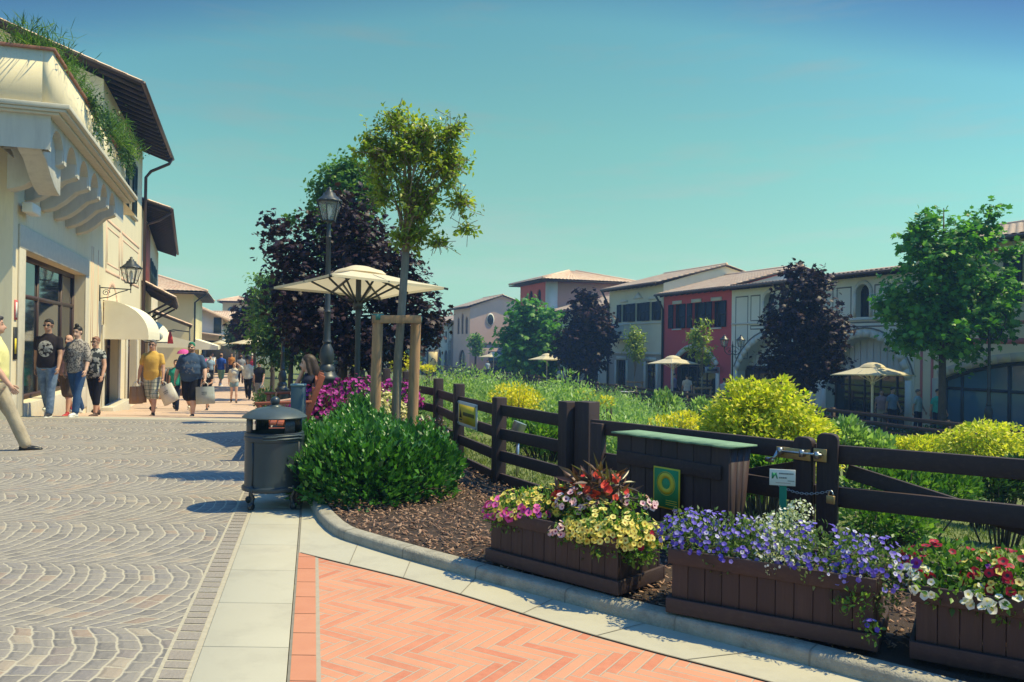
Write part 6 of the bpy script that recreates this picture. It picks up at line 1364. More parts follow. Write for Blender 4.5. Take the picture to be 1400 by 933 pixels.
    for sx in (1,-1):
        e = ((hl[:,0]-sx*.032)**2/.014**2 + (hl[:,2]-.0)**2/.008**2 < 1) & (hl[:,1] < -.05); C[e,:3] = (.05,.04,.035)
        e = (np.abs(hl[:,0]-sx*.034) < .02) & (np.abs(hl[:,2]-.022) < .006) & (hl[:,1] < -.05); C[e,:3] = np.array(hair[1] if hair else (.1,.07,.05))*.8
    if beard: e = (hl[:,2] < -.045) & (hl[:,1] < .0) & (hl[:,2] > -.13) & (np.abs(hl[:,0]) < .075); C[e & ~lips,:3] = beard
    at_ = me.attributes.new('col', 'FLOAT_COLOR', 'POINT'); at_.data.foreach_set('color', C.ravel())
    def garment(fill, name, mat, sm=3, vx=vox*1.1):
        q = MB(); fill(q); Vq, Fq = voxel_mesh(q, vx*k, sm); r = MB(); r.add(Vq, Fq, 0, .5); return fin(r, name, mat)
    def f_top(q):
        e = .02
        torso(q, e, hem)
        for a in arms_:
            q.capsule([V(0,.008,1.4), a[0]], [.06*k,.06*k*ga])
            if sleeve > 0:
                s1 = min(sleeve,1.); pts_ = [a[0], a[0].lerp(a[1], s1)]; rr = [.06*k*ga, .06*k*ga*wide_sleeve]
                if sleeve > 1: pts_.append(a[1].lerp(a[2], sleeve-1)); rr = [.06*k*ga,.056*k*ga*wide_sleeve,.05*k*wide_sleeve]
                q.capsule(pts_, rr)
        q.capsule([V(0,.012,1.43), V(0,.012,1.475)], [.072*k*ga,.066*k*ga], 12)
    if top: garment(f_top, 'shirt', top)
    def f_bot(q):
        q.ell(P.pel+dz+Vector((0,.01,-.0)), Vector((.17*ga+.012,.124*ga+.012,.14))*k)
        for l in legs_:
            r0 = .104*k*ga
            if pants >= .99: q.capsule([l[0], l[0].lerp(l[1],.55), l[1]], [r0,.09*k*ga,.07*k*ga]); q.capsule([l[1], l[1].lerp(l[2],.5), l[1].lerp(l[2],.97)], [.07*k*ga,.07*k*ga,.066*k*ga])
            elif pants > .5: 
                q.capsule([l[0], l[0].lerp(l[1],.55), l[1]], [r0,.09*k*ga,.076*k*ga]); q.capsule([l[1], l[1].lerp(l[2],(pants-.5)*2)], [.074*k*ga,.07*k*ga])
            else: q.capsule([l[0], l[0].lerp(l[1],pants*2)], [r0,(.098 if not fem else .094)*k*ga])
    if bottom: garment(f_bot, 'trousers' if pants >= .99 else 'shorts', bottom)
    for i, l in enumerate(legs_):
        pit = l[3]*.75 if l[3] < 0 else l[3]*.3; an = l[2]; R_ = Matrix.Rotation(pit,3,'X')
        q = MB(); heel = an + R_ @ (Vector((0,.035,-.045))*k); ball = an + R_ @ (Vector((0,-.1,-.05))*k); toe = an + R_ @ (Vector((0,-.17,-.052))*k)
        q.capsule([heel, ball, toe], [.036*k,.04*k,.03*k], 10); q.capsule([an+Vector((0,0,.0)), heel.lerp(ball,.3)], [.042*k,.04*k], 10)
        Vq, Fq = voxel_mesh(q, .014*k, 2); sole = (an.z-.075*k); r = MB(); r.add(Vq, Fq, 0, .5); sh_ = fin(r, 'shoe', shoes)
        s = MB(); s.capsule([heel-R_ @ Vector((0,0,.03*k)), toe-R_ @ Vector((0,0,.022*k))], [.033*k,.033*k], 8); s.V = [np.asarray(v)*np.array([1,1,1]) for v in s.V]; fin(s, 'shoe_sole', WHITEP if shoes.name.endswith('white_sole') else BLACKP)
    if hair:
        kind, hcol = hair; hm = mk('hair_%s_%d' % (kind, int(sum(hcol)*997)), hcol, tuple(c_*.6 for c_ in hcol), 30, .5, 120, .5, .004, stretch=(3,3,.5)); q = MB()
        q.ell(hp(0,.028,.035), Vector((.08,.094,.084))*k, hR)
        if kind == 'bald': q = MB(); q.ell(hp(0,.06,-.01), Vector((.079,.062,.055))*k, hR)
        if kind == 'crop': q.ell(hp(0,.03,.05), Vector((.076,.085,.075))*k, hR); q.ell(hp(0,-.03,.085), Vector((.05,.05,.025))*k, hR)
        if kind == 'bun': q.ell(hp(.01,.0,.135), Vector((.042,.042,.036))*k, hR); q.ell(hp(0,.05,-.02), Vector((.07,.06,.07))*k, hR)
        if kind == 'long':
            q.capsule([hp(0,.06,.02), hp(.0,.085,-.1), hp(0,.1,-.27)], [.075*k,.078*k,.06*k], 12)
            for sx in (1,-1): q.capsule([hp(sx*.062,.015,.03), hp(sx*.078,.02,-.08), hp(sx*.075,.045,-.22)], [.03*k,.032*k,.026*k], 8)
        Vq, Fq = voxel_mesh(q, .012*k if vox < .02 else .018*k, 2); hl2 = ((Vq-np.array(hc)) @ np.array(hR))/k
        if kind != 'bald':                                    # keep the face free
            push = (hl2[:,1] < -.045) & (hl2[:,2] < .055); Vq = Vq + (np.array(hR) @ np.array([0,.05*k,.02*k]))[None]*push[:,None]
        r = MB(); r.add(Vq, Fq, 0, .5); fin(r, 'hair', hm)
    if glasses:
        q = MB()
        for sx in (1,-1): q.ell(hp(sx*.033,-.077,-.002), Vector((.027,.007,.019))*k, hR, 12, 8); q.bar(hp(sx*.06,-.075,.004), hp(sx*.08,.01,.004), .006*k, .008*k)
        q.bar(hp(-.02,-.084,.005), hp(.02,-.084,.005), .006*k, .008*k); fin(q, 'sunglasses', mk('black_lens', (.008,.008,.01), None, rough=.15, spec=.8), smooth=False)
    root_hands = [W @ (a[2]+a[3]*.1*k) for a in arms_]; return root, root_hands
def shopping_bag(label, c, w, h, d, mat, ang=0., tilt=0., mark=None, dent=0., name='shopping_bag'):
    """paper carrier: gusseted bag with two cord handles, hanging from point c (top of the handles)"""
    t = thing(name, label, 'bag', c, ang); M = WORLD[t.name] @ Matrix.Rotation(tilt,4,'Y'); hh = .12; m = MB()
    P = lambda x, y, z: M @ Vector((x,y,z-hh-h)); s = .012
    ring = lambda z, k: [(-w/2,-d/2*k,z),(-.0,-d/2*k-s*k,z),(w/2,-d/2*k,z),(w/2-.02*(1-k),0,z),(w/2,d/2*k,z),(0,d/2*k+s*k,z),(-w/2,d/2*k,z),(-w/2+.02*(1-k),0,z)]
    V = []; 
    for z, k in ((0,1),(h*.5,.9),(h,.55)): V += [P(*q) for q in ring(z,k)]
    m.add(V, [(i*8+j, i*8+(j+1) % 8, (i+1)*8+(j+1) % 8, (i+1)*8+j) for i in range(2) for j in range(8)] + [tuple(range(7,-1,-1))], 0, .5); b = m.build('bag_body', mat, t)
    for y in (-1,1):
        q = MB(); q.tube([P(-.07,y*d*.27,h-.03), P(-.06,y*d*.15,h+.07), P(0,y*.01,h+hh), P(.06,y*d*.15,h+.07), P(.07,y*d*.27,h-.03)], .005, 6); q.build('handle', WHITEP, t)
    if mark:
        q = MB()
        for (x0,x1,z0,z1) in ((-.06,.06,.66,.71),(-.06,.06,.56,.61),(-.03,.03,.5,.515)): 
            x = x0
            while x < x1-.004:
                wl_ = random.uniform(.012,.02); kk = 1-.1*(z0/.5) if z0 < .5 else .9-.35*((z0-.5)/.5); q.add([P(x,-d/2*kk-.014,z0*h),P(min(x+wl_,x1),-d/2*kk-.014,z0*h),P(min(x+wl_,x1),-d/2*(kk-.03)-.015,z1*h),P(x,-d/2*(kk-.03)-.015,z1*h)], [(0,1,2,3)]); x += wl_+.005
        q.build('lettering', mark, t)
    return t
JEANS = cloth('faded_denim', (.16,.22,.32), (.08,.12,.2), 12); DJEANS = cloth('dark_denim', (.04,.09,.2), (.03,.06,.14), 10); BLKP = cloth('black_cloth', (.012,.012,.02)); NAVY = cloth('navy_cloth', (.015,.02,.045)); KHAKI = cloth('khaki_cotton', (.46,.39,.29), (.36,.3,.22), 6)
LEATHER = mk('black_leather_shoe', (.015,.014,.014), None, rough=.35); TRAIN = mk('dark_trainer_white_sole', (.03,.03,.035), None, rough=.6); REDSH = mk('red_trainer_white_sole', (.45,.04,.05), None, rough=.6); SANDAL = mk('brown_sandal', (.1,.06,.045), None, rough=.6); WSHOE = mk('white_trainer_white_sole', (.78,.76,.72), None, rough=.6)
SK1, SK2, SK3 = (.55,.31,.22), (.42,.23,.15), (.62,.38,.28); DK = (.02,.016,.014); BR = (.06,.035,.022); GY = (.16,.15,.14)
# --- left group
person('man in pale yellow polo and khaki trousers striding out of the left edge', -7, 9.9, 1.77, 116, 0, cloth('lemon_polo', (.78,.72,.34), (.7,.64,.28), 5), KHAKI, LEATHER, ('crop', (.05,.045,.05)), 1.15, legs=((26,4),(-22,8)), arms=((-8,8,25),(10,8,25)), head_yaw=8, skin=SK1, sleeve=.75, vox=.012, hem=.9)
person('man in dark printed t-shirt, jeans and sunglasses walking towards us', 66, 14.7, 1.79, 8, 0, cloth('black_print_tee', (.022,.016,.02), None, 9, 'print', (.42,.4,.38), .48, box=(0,1.24,.13,.15), ps=16), JEANS, TRAIN, ('crop', DK), 1.02, glasses=True, skin=SK2, legs=((10,3),(-12,16)), vox=.013, sleeve=.55)
person('woman in grey patterned off-shoulder blouse and blue jeans looking down', 106, 15.0, 1.68, -5, 0, cloth('speckled_blouse', (.4,.35,.31), (.32,.28,.25), 9, 'speckle', (.1,.085,.085), .52, ps=40), DJEANS, WSHOE, ('bun', DK), 1.08, True, legs=((14,5),(-12,16)), arms=((6,14,22),(-8,12,14)), sleeve=1.1, wide_sleeve=1.35, hem=.84, head_pitch=14, skin=SK3, vox=.013)
person('person in brown shorts and red trainers half hidden behind the couple', 94, 16.2, 1.66, 0, -.13, cloth('dull_pink_top', (.5,.3,.28)), cloth('brown_shorts', (.12,.09,.075)), REDSH, ('bald', (.3,.14,.1)), 1., skin=SK1, pants=.5)
person('woman in black and white patterned top and black cropped trousers', 131, 16.3, 1.62, -12, -.14, cloth('blotched_top', (.045,.05,.055), None, 9, 'speckle', (.42,.42,.4), .52, ps=14), BLKP, SANDAL, ('crop', (.3,.14,.09)), 1.22, True, glasses=True, pants=.72, legs=((8,3),(-10,14)), arms=((8,14,18),(-6,16,12)), hem=.84, sleeve=.35, skin=SK1, vox=.014)
r_, hF = person('man in orange-yellow shirt and checked shorts carrying paper bags', 209, 18.6, 1.78, 2, street_z(18.6), cloth('amber_shirt', (.66,.41,.1), (.58,.35,.08), 6), cloth('checked_shorts', (.5,.5,.42), None, 9, 'plaid', (.1,.15,.16)), SANDAL, ('crop', GY), 1.12, glasses=True, legs=((12,3),(-14,22)), arms=((8,12,10),(-4,16,8)), pants=.5, sleeve=.6, hem=.84, skin=SK1, vox=.014)
r_, hG = person('heavy man with bright green hair, blue t-shirt and black shorts', 262, 18.75, 1.76, 6, street_z(18.75), cloth('slate_blue_tee', (.05,.09,.17), None, 9, 'print', (.2,.2,.22), .56, box=(.03,1.16,.15,.16), ps=14), BLKP, TRAIN, ('crop', (.01,.2,.11)), 1.55, glasses=True, legs=((16,5),(-16,26)), arms=((10,12,16),(-2,10,14)), pants=.5, sleeve=.8, hem=.84, skin=SK3, vox=.014, beard=(.25,.14,.1))
person('woman in teal top half hidden between the two men with bags', 241, 25, 1.62, 10, street_z(25), cloth('teal_top', (.03,.33,.25)), NAVY, SANDAL, ('crop', BR), 1., True, skin=SK3, vox=.02)
person('boy in black and white t-shirt walking behind the heavy man', 284, 27, 1.52, -5, street_z(27), cloth('boy_print_tee', (.02,.02,.025), None, 9, 'print', (.55,.55,.55), .48, box=(0,1.15,.14,.12), ps=14), NAVY, TRAIN, ('crop', DK), 1., skin=SK2, pants=.5, vox=.02, arms=((10,8,70),(-8,8,12)))
person('man in royal blue t-shirt and green shorts far down the street', 303, 43, 1.82, 170, street_z(43), cloth('royal_blue_tee', (.03,.1,.5)), cloth('pale_green_shorts', (.3,.46,.28)), WSHOE, ('bald', BR), 1.2, skin=SK2, pants=.5, vox=.024, sleeve=.6)
person('woman in cream blouse and denim shorts shading her eyes with one hand', 321, 31.5, 1.62, 25, street_z(31.5), cloth('cream_blouse', (.66,.6,.5)), cloth('pale_denim', (.24,.36,.42)), SANDAL, ('long', DK), .95, True, hand_on=(0, (.13,-.16,1.66), (.3,-.16,1.5)), sleeve=1.2, wide_sleeve=1.4, hem=.88, pants=.2, skin=SK3, vox=.018, legs=((10,4),(-10,16)))
person('man in white shirt and black trousers walking behind the couple', 340, 33.5, 1.74, 10, street_z(33.5), cloth('white_shirt', (.66,.66,.64)), BLKP, LEATHER, ('crop', DK), .95, skin=SK2, sleeve=1.3, vox=.02)
r_, hM = person('man in black t-shirt, grey shorts and sunglasses beside the woman shading her eyes', 355, 30.5, 1.72, -8, street_z(30.5), BLKP, cloth('grey_washed_shorts', (.25,.27,.3), (.14,.16,.18), 14), SANDAL, ('crop', DK), .95, glasses=True, skin=SK1, pants=.5, vox=.018, sleeve=.45)
BROWNP = mk('brown_paper', (.33,.21,.13), (.27,.17,.1), 5, .85); GREYP = mk('pale_grey_paper', (.42,.46,.46), (.36,.4,.41), 4, .8); WHP = mk('white_paper', (.62,.6,.57), (.54,.52,.5), 5, .8)
off = Vector((0,-.02,.03))
shopping_bag('brown paper bag hanging from the amber-shirted man\'s hand by the wall', hF[1]+off+Vector((-.03,0,0)), .26, .4, .14, BROWNP, RAD(55))
shopping_bag('second brown paper bag just behind the first one', hF[1]+off+Vector((.06,.05,0)), .24, .38, .12, BROWNP, RAD(70))
shopping_bag('white glossy bag tilted between the two men with bags', hF[0]+off, .36, .42, .1, WHP, RAD(-10), RAD(-28), mk('grey_print', (.2,.22,.24), None))
shopping_bag('pale grey bag with dark lettering held by the heavy man', hG[0]+off, .4, .4, .13, GREYP, RAD(6), RAD(-3), mk('slate_print', (.06,.09,.13), None))
shopping_bag('small brown bag held by the man in black t-shirt', hM[0]+off, .22, .3, .1, BROWNP, RAD(40))
# --- far terrace
for args in (('person in white t-shirt seen from behind before the red house arch', 940, 42.5, 1.76, 170, 'white_tee', (.6,.62,.66), NAVY, DK),
             ('person in mauve top standing left of the red house arch', 923, 46, 1.7, 60, 'mauve_top', (.3,.24,.36), NAVY, BR),
             ('person in white top with dark hair below the double lamp post', 991, 40.5, 1.68, 150, 'offwhite_top', (.6,.58,.58), BLKP, DK),
             ('man in teal t-shirt standing by the striped shop pillar', 1283, 29.6, 1.78, 10, 'aqua_tee', (.05,.42,.36), NAVY, DK),
             ('grey-haired man in pale blue shirt beside the striped pillar', 1256, 30.4, 1.72, 40, 'sky_shirt', (.36,.48,.54), NAVY, GY),
             ('person in blue shirt under the nearest far parasol', 1221, 31.5, 1.72, 20, 'dusk_blue_shirt', (.2,.28,.4), NAVY, DK),
             ('woman in pink top under the nearest far parasol', 1206, 32, 1.62, -20, 'rose_top', (.45,.3,.32), KHAKI, BR),
             ('person in light blue shirt below the farthest parasol', 667, 77, 1.74, 30, 'light_blue_shirt', (.35,.48,.6), NAVY, DK),
             ('person in white dress under the parasol by the green maple', 742, 62, 1.66, 60, 'white_dress', (.66,.6,.56), WHP, BR),
             ('person in blue top in the shade of the far purple maple', 777, 56, 1.74, 0, 'shade_blue_top', (.12,.22,.42), NAVY, DK),
             ('person in pale shirt in the shade beside the far purple maple', 766, 58, 1.68, -30, 'shade_pale_top', (.36,.42,.5), NAVY, BR)):
    lab, px, d, H, fc, mn, c, bot, hcol = args
    person(lab, px, d, H, fc, TZ, cloth(mn, c), bot, LEATHER, ('crop', hcol), 1.05, skin=SK1, vox=.026, legs=((5,2),(-5,5)), sleeve=.55)
# --- seated woman on the bench
BX, BY = -2.78, 10.7
person('young woman with long brown hair sitting on the bench, one hand to her face', 0, BY, 1.68, -82, -.43, cloth('navy_tee', (.014,.018,.04)), JEANS, WSHOE, ('long', BR), .98, True, legs=((84,62),(78,48)), arms=((25,6,60),(30,10,50)), hand_on=(1, (-.06,-.13,1.56), (-.17,-.3,1.2)), head_pitch=6, sleeve=.5, skin=SK3, vox=.013, X=BX+.12, lean=6, seated=True)
# ------------------------------------------------------------------ litter bin
bc_ = Vector((-2.03, 6.86, .012)); bt = thing('litter_bin', 'dark blue-grey round litter bin with domed lid on the stone strip', 'litter bin', bc_); k = 1.
m = MB(); m.lathe([(.05,.14),(.235,.14),(.262,.15),(.266,.165),(.262,.18),(.245,.19),(.243,.2),(.243,.56),(.25,.565),(.252,.6),(.246,.61),(.246,.63),(.238,.635),(.225,.635),(.225,.5),(.0,.5)], bc_, 48, cap=False); m.build('body', BIN, bt, smooth='angle', auto=30)
for a0, a1 in ((-150,-128),(-52,-30),(30,60),(120,150)):
    m = MB()
    for q in range(6):
        a, b = RAD(a0+(a1-a0)*q/6), RAD(a0+(a1-a0)*(q+1)/6); r = .236
        m.add([(bc_.x+r*math.cos(a),bc_.y+r*math.sin(a),bc_.z+.63),(bc_.x+r*math.cos(b),bc_.y+r*math.sin(b),bc_.z+.63),(bc_.x+r*math.cos(b),bc_.y+r*math.sin(b),bc_.z+.765),(bc_.x+r*math.cos(a),bc_.y+r*math.sin(a),bc_.z+.765)], [(0,1,2,3)], 0, .5)
    so_ = m.build('lid_support', BIN, bt, smooth=True); sm_ = so_.modifiers.new('Solid','SOLIDIFY'); sm_.thickness = .02
m = MB(); m.lathe([(.0,.757),(.255,.755),(.268,.757),(.27,.765),(.262,.773),(.235,.793),(.19,.818),(.13,.838),(.065,.848),(.05,.85),(.045,.858),(.03,.866)], bc_, 48); m.build('lid', BINEDGE, bt, smooth='angle', auto=40)
m = MB(); m.ell(bc_+Vector((0,0,.895)), (.041,.043,.04), n=20, m=14); m.build('lid_knob', BIN, bt, smooth=True)
m = MB(); pts_ = []
for z in (.585,.61):
    m.tube([(bc_.x+.252*math.cos(RAD(a)), bc_.y+.252*math.sin(RAD(a)), bc_.z+z+(.006 if -70 < a < -20 else 0)) for a in range(-95,-5,6)], .008, 6)
m.build('rim_band', BINEDGE, bt)
m = MB(); 
for a in (-118,-20,95,175): m.tube([(bc_.x+.247*math.cos(RAD(a)), bc_.y+.247*math.sin(RAD(a)), bc_.z+z) for z in (.19,.56)], .005, 5)
m.build('seam', BIN, bt)
for a in (-118,-35,70,160):
    ca, sa = math.cos(RAD(a)), math.sin(RAD(a)); P = lambda r, z: (bc_.x+r*ca, bc_.y+r*sa, bc_.z+z); m = MB()
    m.tube([P(.25,.2), P(.262,.14), P(.235,.1), P(.245,.055), P(.27,.03)], [.014,.017,.016,.015,.016], 8); lg = m.build('leg', IRON, bt, smooth=True)
    m = MB(); d = Vector((ca,sa,0)); sd_ = Vector((-sa,ca,0)); c = Vector(P(.255,.03)); m.tube([c-sd_*.014, c+sd_*.014], .03, 14); m.build('foot_wheel', IRON, lg)
# ------------------------------------------------------------------ bollard post, bench
bo_ = thing('bollard', 'short blue-grey square post between bin and bench', 'post', (at(408,540,8.2).x, 8.2, .01)); c = at(408,540,8.2); m = MB(); m.box((c.x-.065,8.14,.01),(c.x+.065,8.26,.965)); m.build('shaft', mk('post_paint', (.07,.11,.14), (.05,.09,.12), 6, .5), bo_, bevel=.01)
m = MB(); m.box((c.x-.07,8.135,.965),(c.x+.07,8.265,.99)); m.build('cap', mk('post_cap', (.2,.3,.32), None), bo_, bevel=.008)
bn = thing('wooden_bench', 'red-brown slatted bench with high back behind the litter bin', 'bench', (-2.75,10.3,.01)); y0, y1 = 9.55, 11.75; ang = RAD(-6)
BM = Matrix.Translation((-2.5,9.6,0)) @ Matrix.Rotation(RAD(14),4,'Z')       # local: y along the bench, -x forwards
for i in range(6):
    m = MB(); x = -.06-.085*i; m.box((x-.072,0,.40+.008*i),(x,2.1,.432+.008*i),0,BM); m.build('seat_slat', BENCHW, bn, bevel=.006)
for i in range(5):
    m = MB(); z = .52+.095*i; x = .0+.036*i; m.box((x-.012,0,z),(x+.016,2.1,z+.075),0,BM); m.build('back_slat', BENCHW, bn, bevel=.006)
for y in (.02,1.02,2.02):
    m = MB(); m.bar(BM@Vector((-.02,y,.0)), BM@Vector((.0,y,.42)), .05, .075); m.bar(BM@Vector((.0,y,.4)), BM@Vector((.22,y,1.02)), .05, .07); m.build('back_leg', BENCHW, bn, bevel=.005)
    m = MB(); m.bar(BM@Vector((-.5,y,.0)), BM@Vector((-.5,y,.66 if y != 1.02 else .42)), .05, .07); m.build('front_leg', BENCHW, bn, bevel=.005)
    m = MB(); m.bar(BM@Vector((-.53,y,.365)), BM@Vector((.02,y,.365)), .05, .06); m.build('seat_rail', BENCHW, bn, bevel=.005)
    if y != 1.02: m = MB(); m.bar(BM@Vector((-.56,y,.68)), BM@Vector((.1,y,.7)), .065, .035); m.build('armrest', BENCHW, bn, bevel=.008)
hb = thing('handbag', 'dark handbag lying on the bench beside the woman', 'bag', BM@Vector((-.35,.75,.45))); m = MB(); q = MB(); q.ell(BM@Vector((-.35,.75,.55)), (.13,.17,.11)); Vq, Fq = voxel_mesh(q, .02, 2); m.add(Vq, Fq, 0, .5); m.build('bag_body', mk('dark_leather', (.03,.02,.022), None, rough=.5), hb, smooth=True)
m = MB(); m.tube([BM@Vector((-.35,.62,.6)), BM@Vector((-.35,.68,.76)), BM@Vector((-.35,.82,.76)), BM@Vector((-.35,.88,.6))], .012, 6); m.build('strap', mk('strap_leather', (.06,.03,.025), None), hb)
# ------------------------------------------------------------------ parasols
def parasol(label, x, y, z, half, zc, ze, ang=0., tilt=0., polemat=None, tdir=0., detail=True, group='square cream parasols'):
    """square canopy with concave panels, a vent cap, ribs and a pole; zc crown height, ze edge height above z"""
    r = thing('parasol', label, 'parasol', (x,y,z), 0, group); M = Matrix.Translation((x,y,z+zc)) @ Matrix.Rotation(tdir,4,'Z') @ Matrix.Rotation(tilt,4,'X') @ Matrix.Rotation(-tdir,4,'Z') @ Matrix.Rotation(ang,4,'Z')
    drop = zc-ze; N = 12; m = MB(); V = []; th = .0
    def pt(k, t, q):                                # side k, t along side 0..1, q 0 centre ..1 edge
        a, b = math.pi/4+math.pi/2*k, math.pi/4+math.pi/2*(k+1); R_ = half*math.sqrt(2)
        x_ = R_*(math.cos(a)*(1-t)+math.cos(b)*t)*q; y_ = R_*(math.sin(a)*(1-t)+math.sin(b)*t)*q
        sag = 1-.06*math.sin(math.pi*t)*q; prof = 1.22*q-.22*q*q
        return M @ Vector((x_*sag, y_*sag, -drop*prof*(1-.03*math.sin(math.pi*t)) ))
    for k in range(4):
        b = len(V); 
        for i in range(N+1):
            for j in range(7): V.append(pt(k, i/N, .16+.84*j/6))
        m.add(V[b:], [(i*7+j, (i+1)*7+j, (i+1)*7+j+1, i*7+j+1) for i in range(N) for j in range(6)], 0, .5)
        for i in range(N): m.add([pt(k,i/N,1), pt(k,(i+1)/N,1), pt(k,(i+1)/N,1)-Vector((0,0,.035)), pt(k,i/N,1)-Vector((0,0,.035))], [(0,1,2,3)], 0, .5)
    m.build('canopy', CANVAS, r, smooth=False)
    v = MB(); hv = half*.3
    prf = [(hv*1.25,-drop*.42+.028),(hv*1.05,-drop*.28+.04),(hv*.8,-.02),(hv*.45,.02),(.02,.035)]
    n = 16; VV = []
    for rr, zz in prf:
        for q in range(n):
            a = 2*math.pi*q/n; sq = rr/max(abs(math.cos(a)),abs(math.sin(a)))**.55; VV.append(M @ Vector((sq*math.cos(a), sq*math.sin(a), zz)))
    v.add(VV, [(i*n+q, i*n+(q+1) % n, (i+1)*n+(q+1) % n, (i+1)*n+q) for i in range(len(prf)-1) for q in range(n)] + [tuple((len(prf)-1)*n+q for q in range(n))], 0, .5); v.build('vent_cap', CANVAS, r, smooth=True)
    pm = polemat or IRON; m = MB(); m.tube([(x,y,z), M @ Vector((0,0,.03))], .042 if detail else .03, 12); m.build('pole', pm, r, smooth='angle')
    if detail:
        hub = M @ Vector((0,0,-drop-.28)); m = MB(); m.tube([hub-Vector((0,0,.06)), hub+Vector((0,0,.06))], .075, 12); m.build('hub', pm, r)
        for k in range(4):
            for t in (0, .5):
                e = pt(k,t,1)-Vector((0,0,.02)); c0 = pt(k,t,.1)-Vector((0,0,.03)); mid = c0.lerp(e,.5)-Vector((0,0,.02)); f = MB(); f.bar(c0, e + (e-c0).normalized()*(.05 if t == 0 else 0), .022, .034); f.bar(hub, mid, .02, .028); f.build('rib', pm, r)
        m = MB(); m.box((x-.32,y-.32,z),(x+.32,y+.32,z+.09)); m.build('base', mk('concrete_base', (.35,.33,.3), None, rough=.9), r, bevel=.01)
    return r
mcv, ntc, bcv = newmat('parasol_canvas'); bcv.inputs['Base Color'].default_value = (.84,.74,.55,1); bcv.inputs['Roughness'].default_value = .9
tr2 = nd(ntc,'ShaderNodeBsdfTranslucent'); tr2.inputs[0].default_value = (.85,.72,.5,1); mx2 = nd(ntc,'ShaderNodeMixShader'); mx2.inputs[0].default_value = .35; lk(ntc,bcv.outputs[0],mx2.inputs[1]); lk(ntc,tr2.outputs[0],mx2.inputs[2]); lk(ntc,mx2.outputs[0],ntc.nodes['Material Output'].inputs[0]); CANVAS = mcv
pp = at(489,470,12.1); parasol('large cream parasol with dark ribs in front of the purple maple', pp.x, 12.1, 0, .94, 2.56, 2.27, RAD(40), RAD(-3.5), None, RAD(0))
WPOLE = mk('white_pole', (.62,.6,.55), None)
for lab, px, d, py in (('pale parasol nearest on the far terrace, before the arcaded house', 1193, 28, 497), ('pale parasol in front of the red house', 920, 42, 487), ('pale parasol right of the green maple by the red tower', 748, 55, 484), ('farthest pale parasol, before the salmon house', 675, 68, 482)):
    c = at(px, py, d); parasol(lab, c.x, d, TZ, .95, c.z-TZ, c.z-TZ-.4, RAD(30), RAD(-2), WPOLE, 0, d < 50)
for lab, px, d, py, hs in (('white parasol over the street among the trees beyond the second lamp post', 357, 40, 458, 1.3), ('white parasol farther along at the end of the street', 322, 62, 462, 1.3)):
    c = at(px, py, d); z_ = street_z(d); parasol(lab, c.x, d, z_, hs, c.z-z_, c.z-z_-.45, RAD(30), 0, WPOLE, 0, False)
# ------------------------------------------------------------------ lamp posts
b = at(446,540,14); lamppost('street_lamp', 'tall dark street lamp with glazed lantern rising behind the parasol', b.x, 14, .03, at(457,256,14).z-.03, 1.12)
lampr = at(391,520,22); lamppost('street_lamp', 'second street lamp by the green shrub, partly under the parasol tip', lampr.x-.1, 22, street_z(22), 4.0, 1.0)
b = at(349,500,38); lamppost('street_lamp', 'distant slim street lamp among the trees at the street edge', b.x, 38, street_z(38), 3.9, .8, pedestal=False)
b = at(1001,520,38); lamppost('street_lamp', 'two-armed black lamp post in front of the red house corner', b.x, 38, TZ, at(1001,456,38).z-TZ, .95, 1, RAD(10), False)
b = at(1352,520,25.5); lamppost('street_lamp', 'two-armed black lamp post under the tall green maple', b.x, 25.5, TZ+.1, at(1352,425,25.5).z-TZ, 1.1, 1, RAD(5))
# ------------------------------------------------------------------ signs and small things by the fence
def text_mesh(body, size, mat, root, fr, s, o, z, name='lettering', align='LEFT'):
    cu = bpy.data.curves.new(name, 'FONT'); cu.body = body; cu.size = size; cu.extrude = .0005; cu.align_x = align
    ob = bpy.data.objects.new(name, cu); COL.objects.link(ob); dg = bpy.context.evaluated_depsgraph_get(); me = bpy.data.meshes.new_from_object(ob.evaluated_get(dg)); bpy.data.objects.remove(ob)
    me.name = name; me.materials.append(mat); o2_ = bpy.data.objects.new(name, me); COL.objects.link(o2_); o2_.parent = root
    p = fr.p(s, o, z); M = Matrix(((fr.u.x,0,fr.n.x,p.x),(fr.u.y,0,fr.n.y,p.y),(0,1,0,p.z),(0,0,0,1))); o2_.matrix_local = WORLD[root.name].inverted() @ M; return o2_
sA, sB = Vector(FP[7]), Vector(FP[6]); sd2 = (sB-sA).normalized(); sfr = Fr(sA, sd2); sL = (sB-sA).length
ys = thing('yellow_fence_sign', 'yellow sign with dark lettering screwed to the fence in a pale frame', 'sign', sfr.p(.4,.05,.5))
s0, s1 = .1, sL*.56; z0, z1 = .5, .775
m = MB(); sfr.box(m, s0, s1, .022, .036, z0, z1); m.build('frame', WHITEP, ys, bevel=.003); m = MB(); sfr.box(m, s0+.035, s1-.035, .036, .039, z0+.035, z1-.035); m.build('yellow_panel', YELP, ys)
m = MB(); m.prism([sfr.p(s0+.07,.0395,z0+.09), sfr.p(s0+.17,.0395,z0+.09), sfr.p(s0+.12,.0395,z0+.2)], sfr.n*.001); sfr.box(m, s0+.06,s0+.18,.0395,.0405,z0+.06,z0+.075); m.build('warning_mark', BLACKP, ys)
m = MB(); x = s0+.22
while x < s1-.08: w = random.uniform(.022,.032); sfr.box(m, x, x+w, .0395, .0405, z0+.12, z0+.16); x += w+.008
m.build('lettering', mk('dark_olive_ink', (.1,.09,.03), None), ys)
m = MB()
for s in (s0+.02, s1-.02):
    for z in (z0+.02, z1-.02): m.tube([sfr.p(s,.036,z), sfr.p(s,.046,z)], .012, 10)
m.build('screw_cap', STEEL, ys)
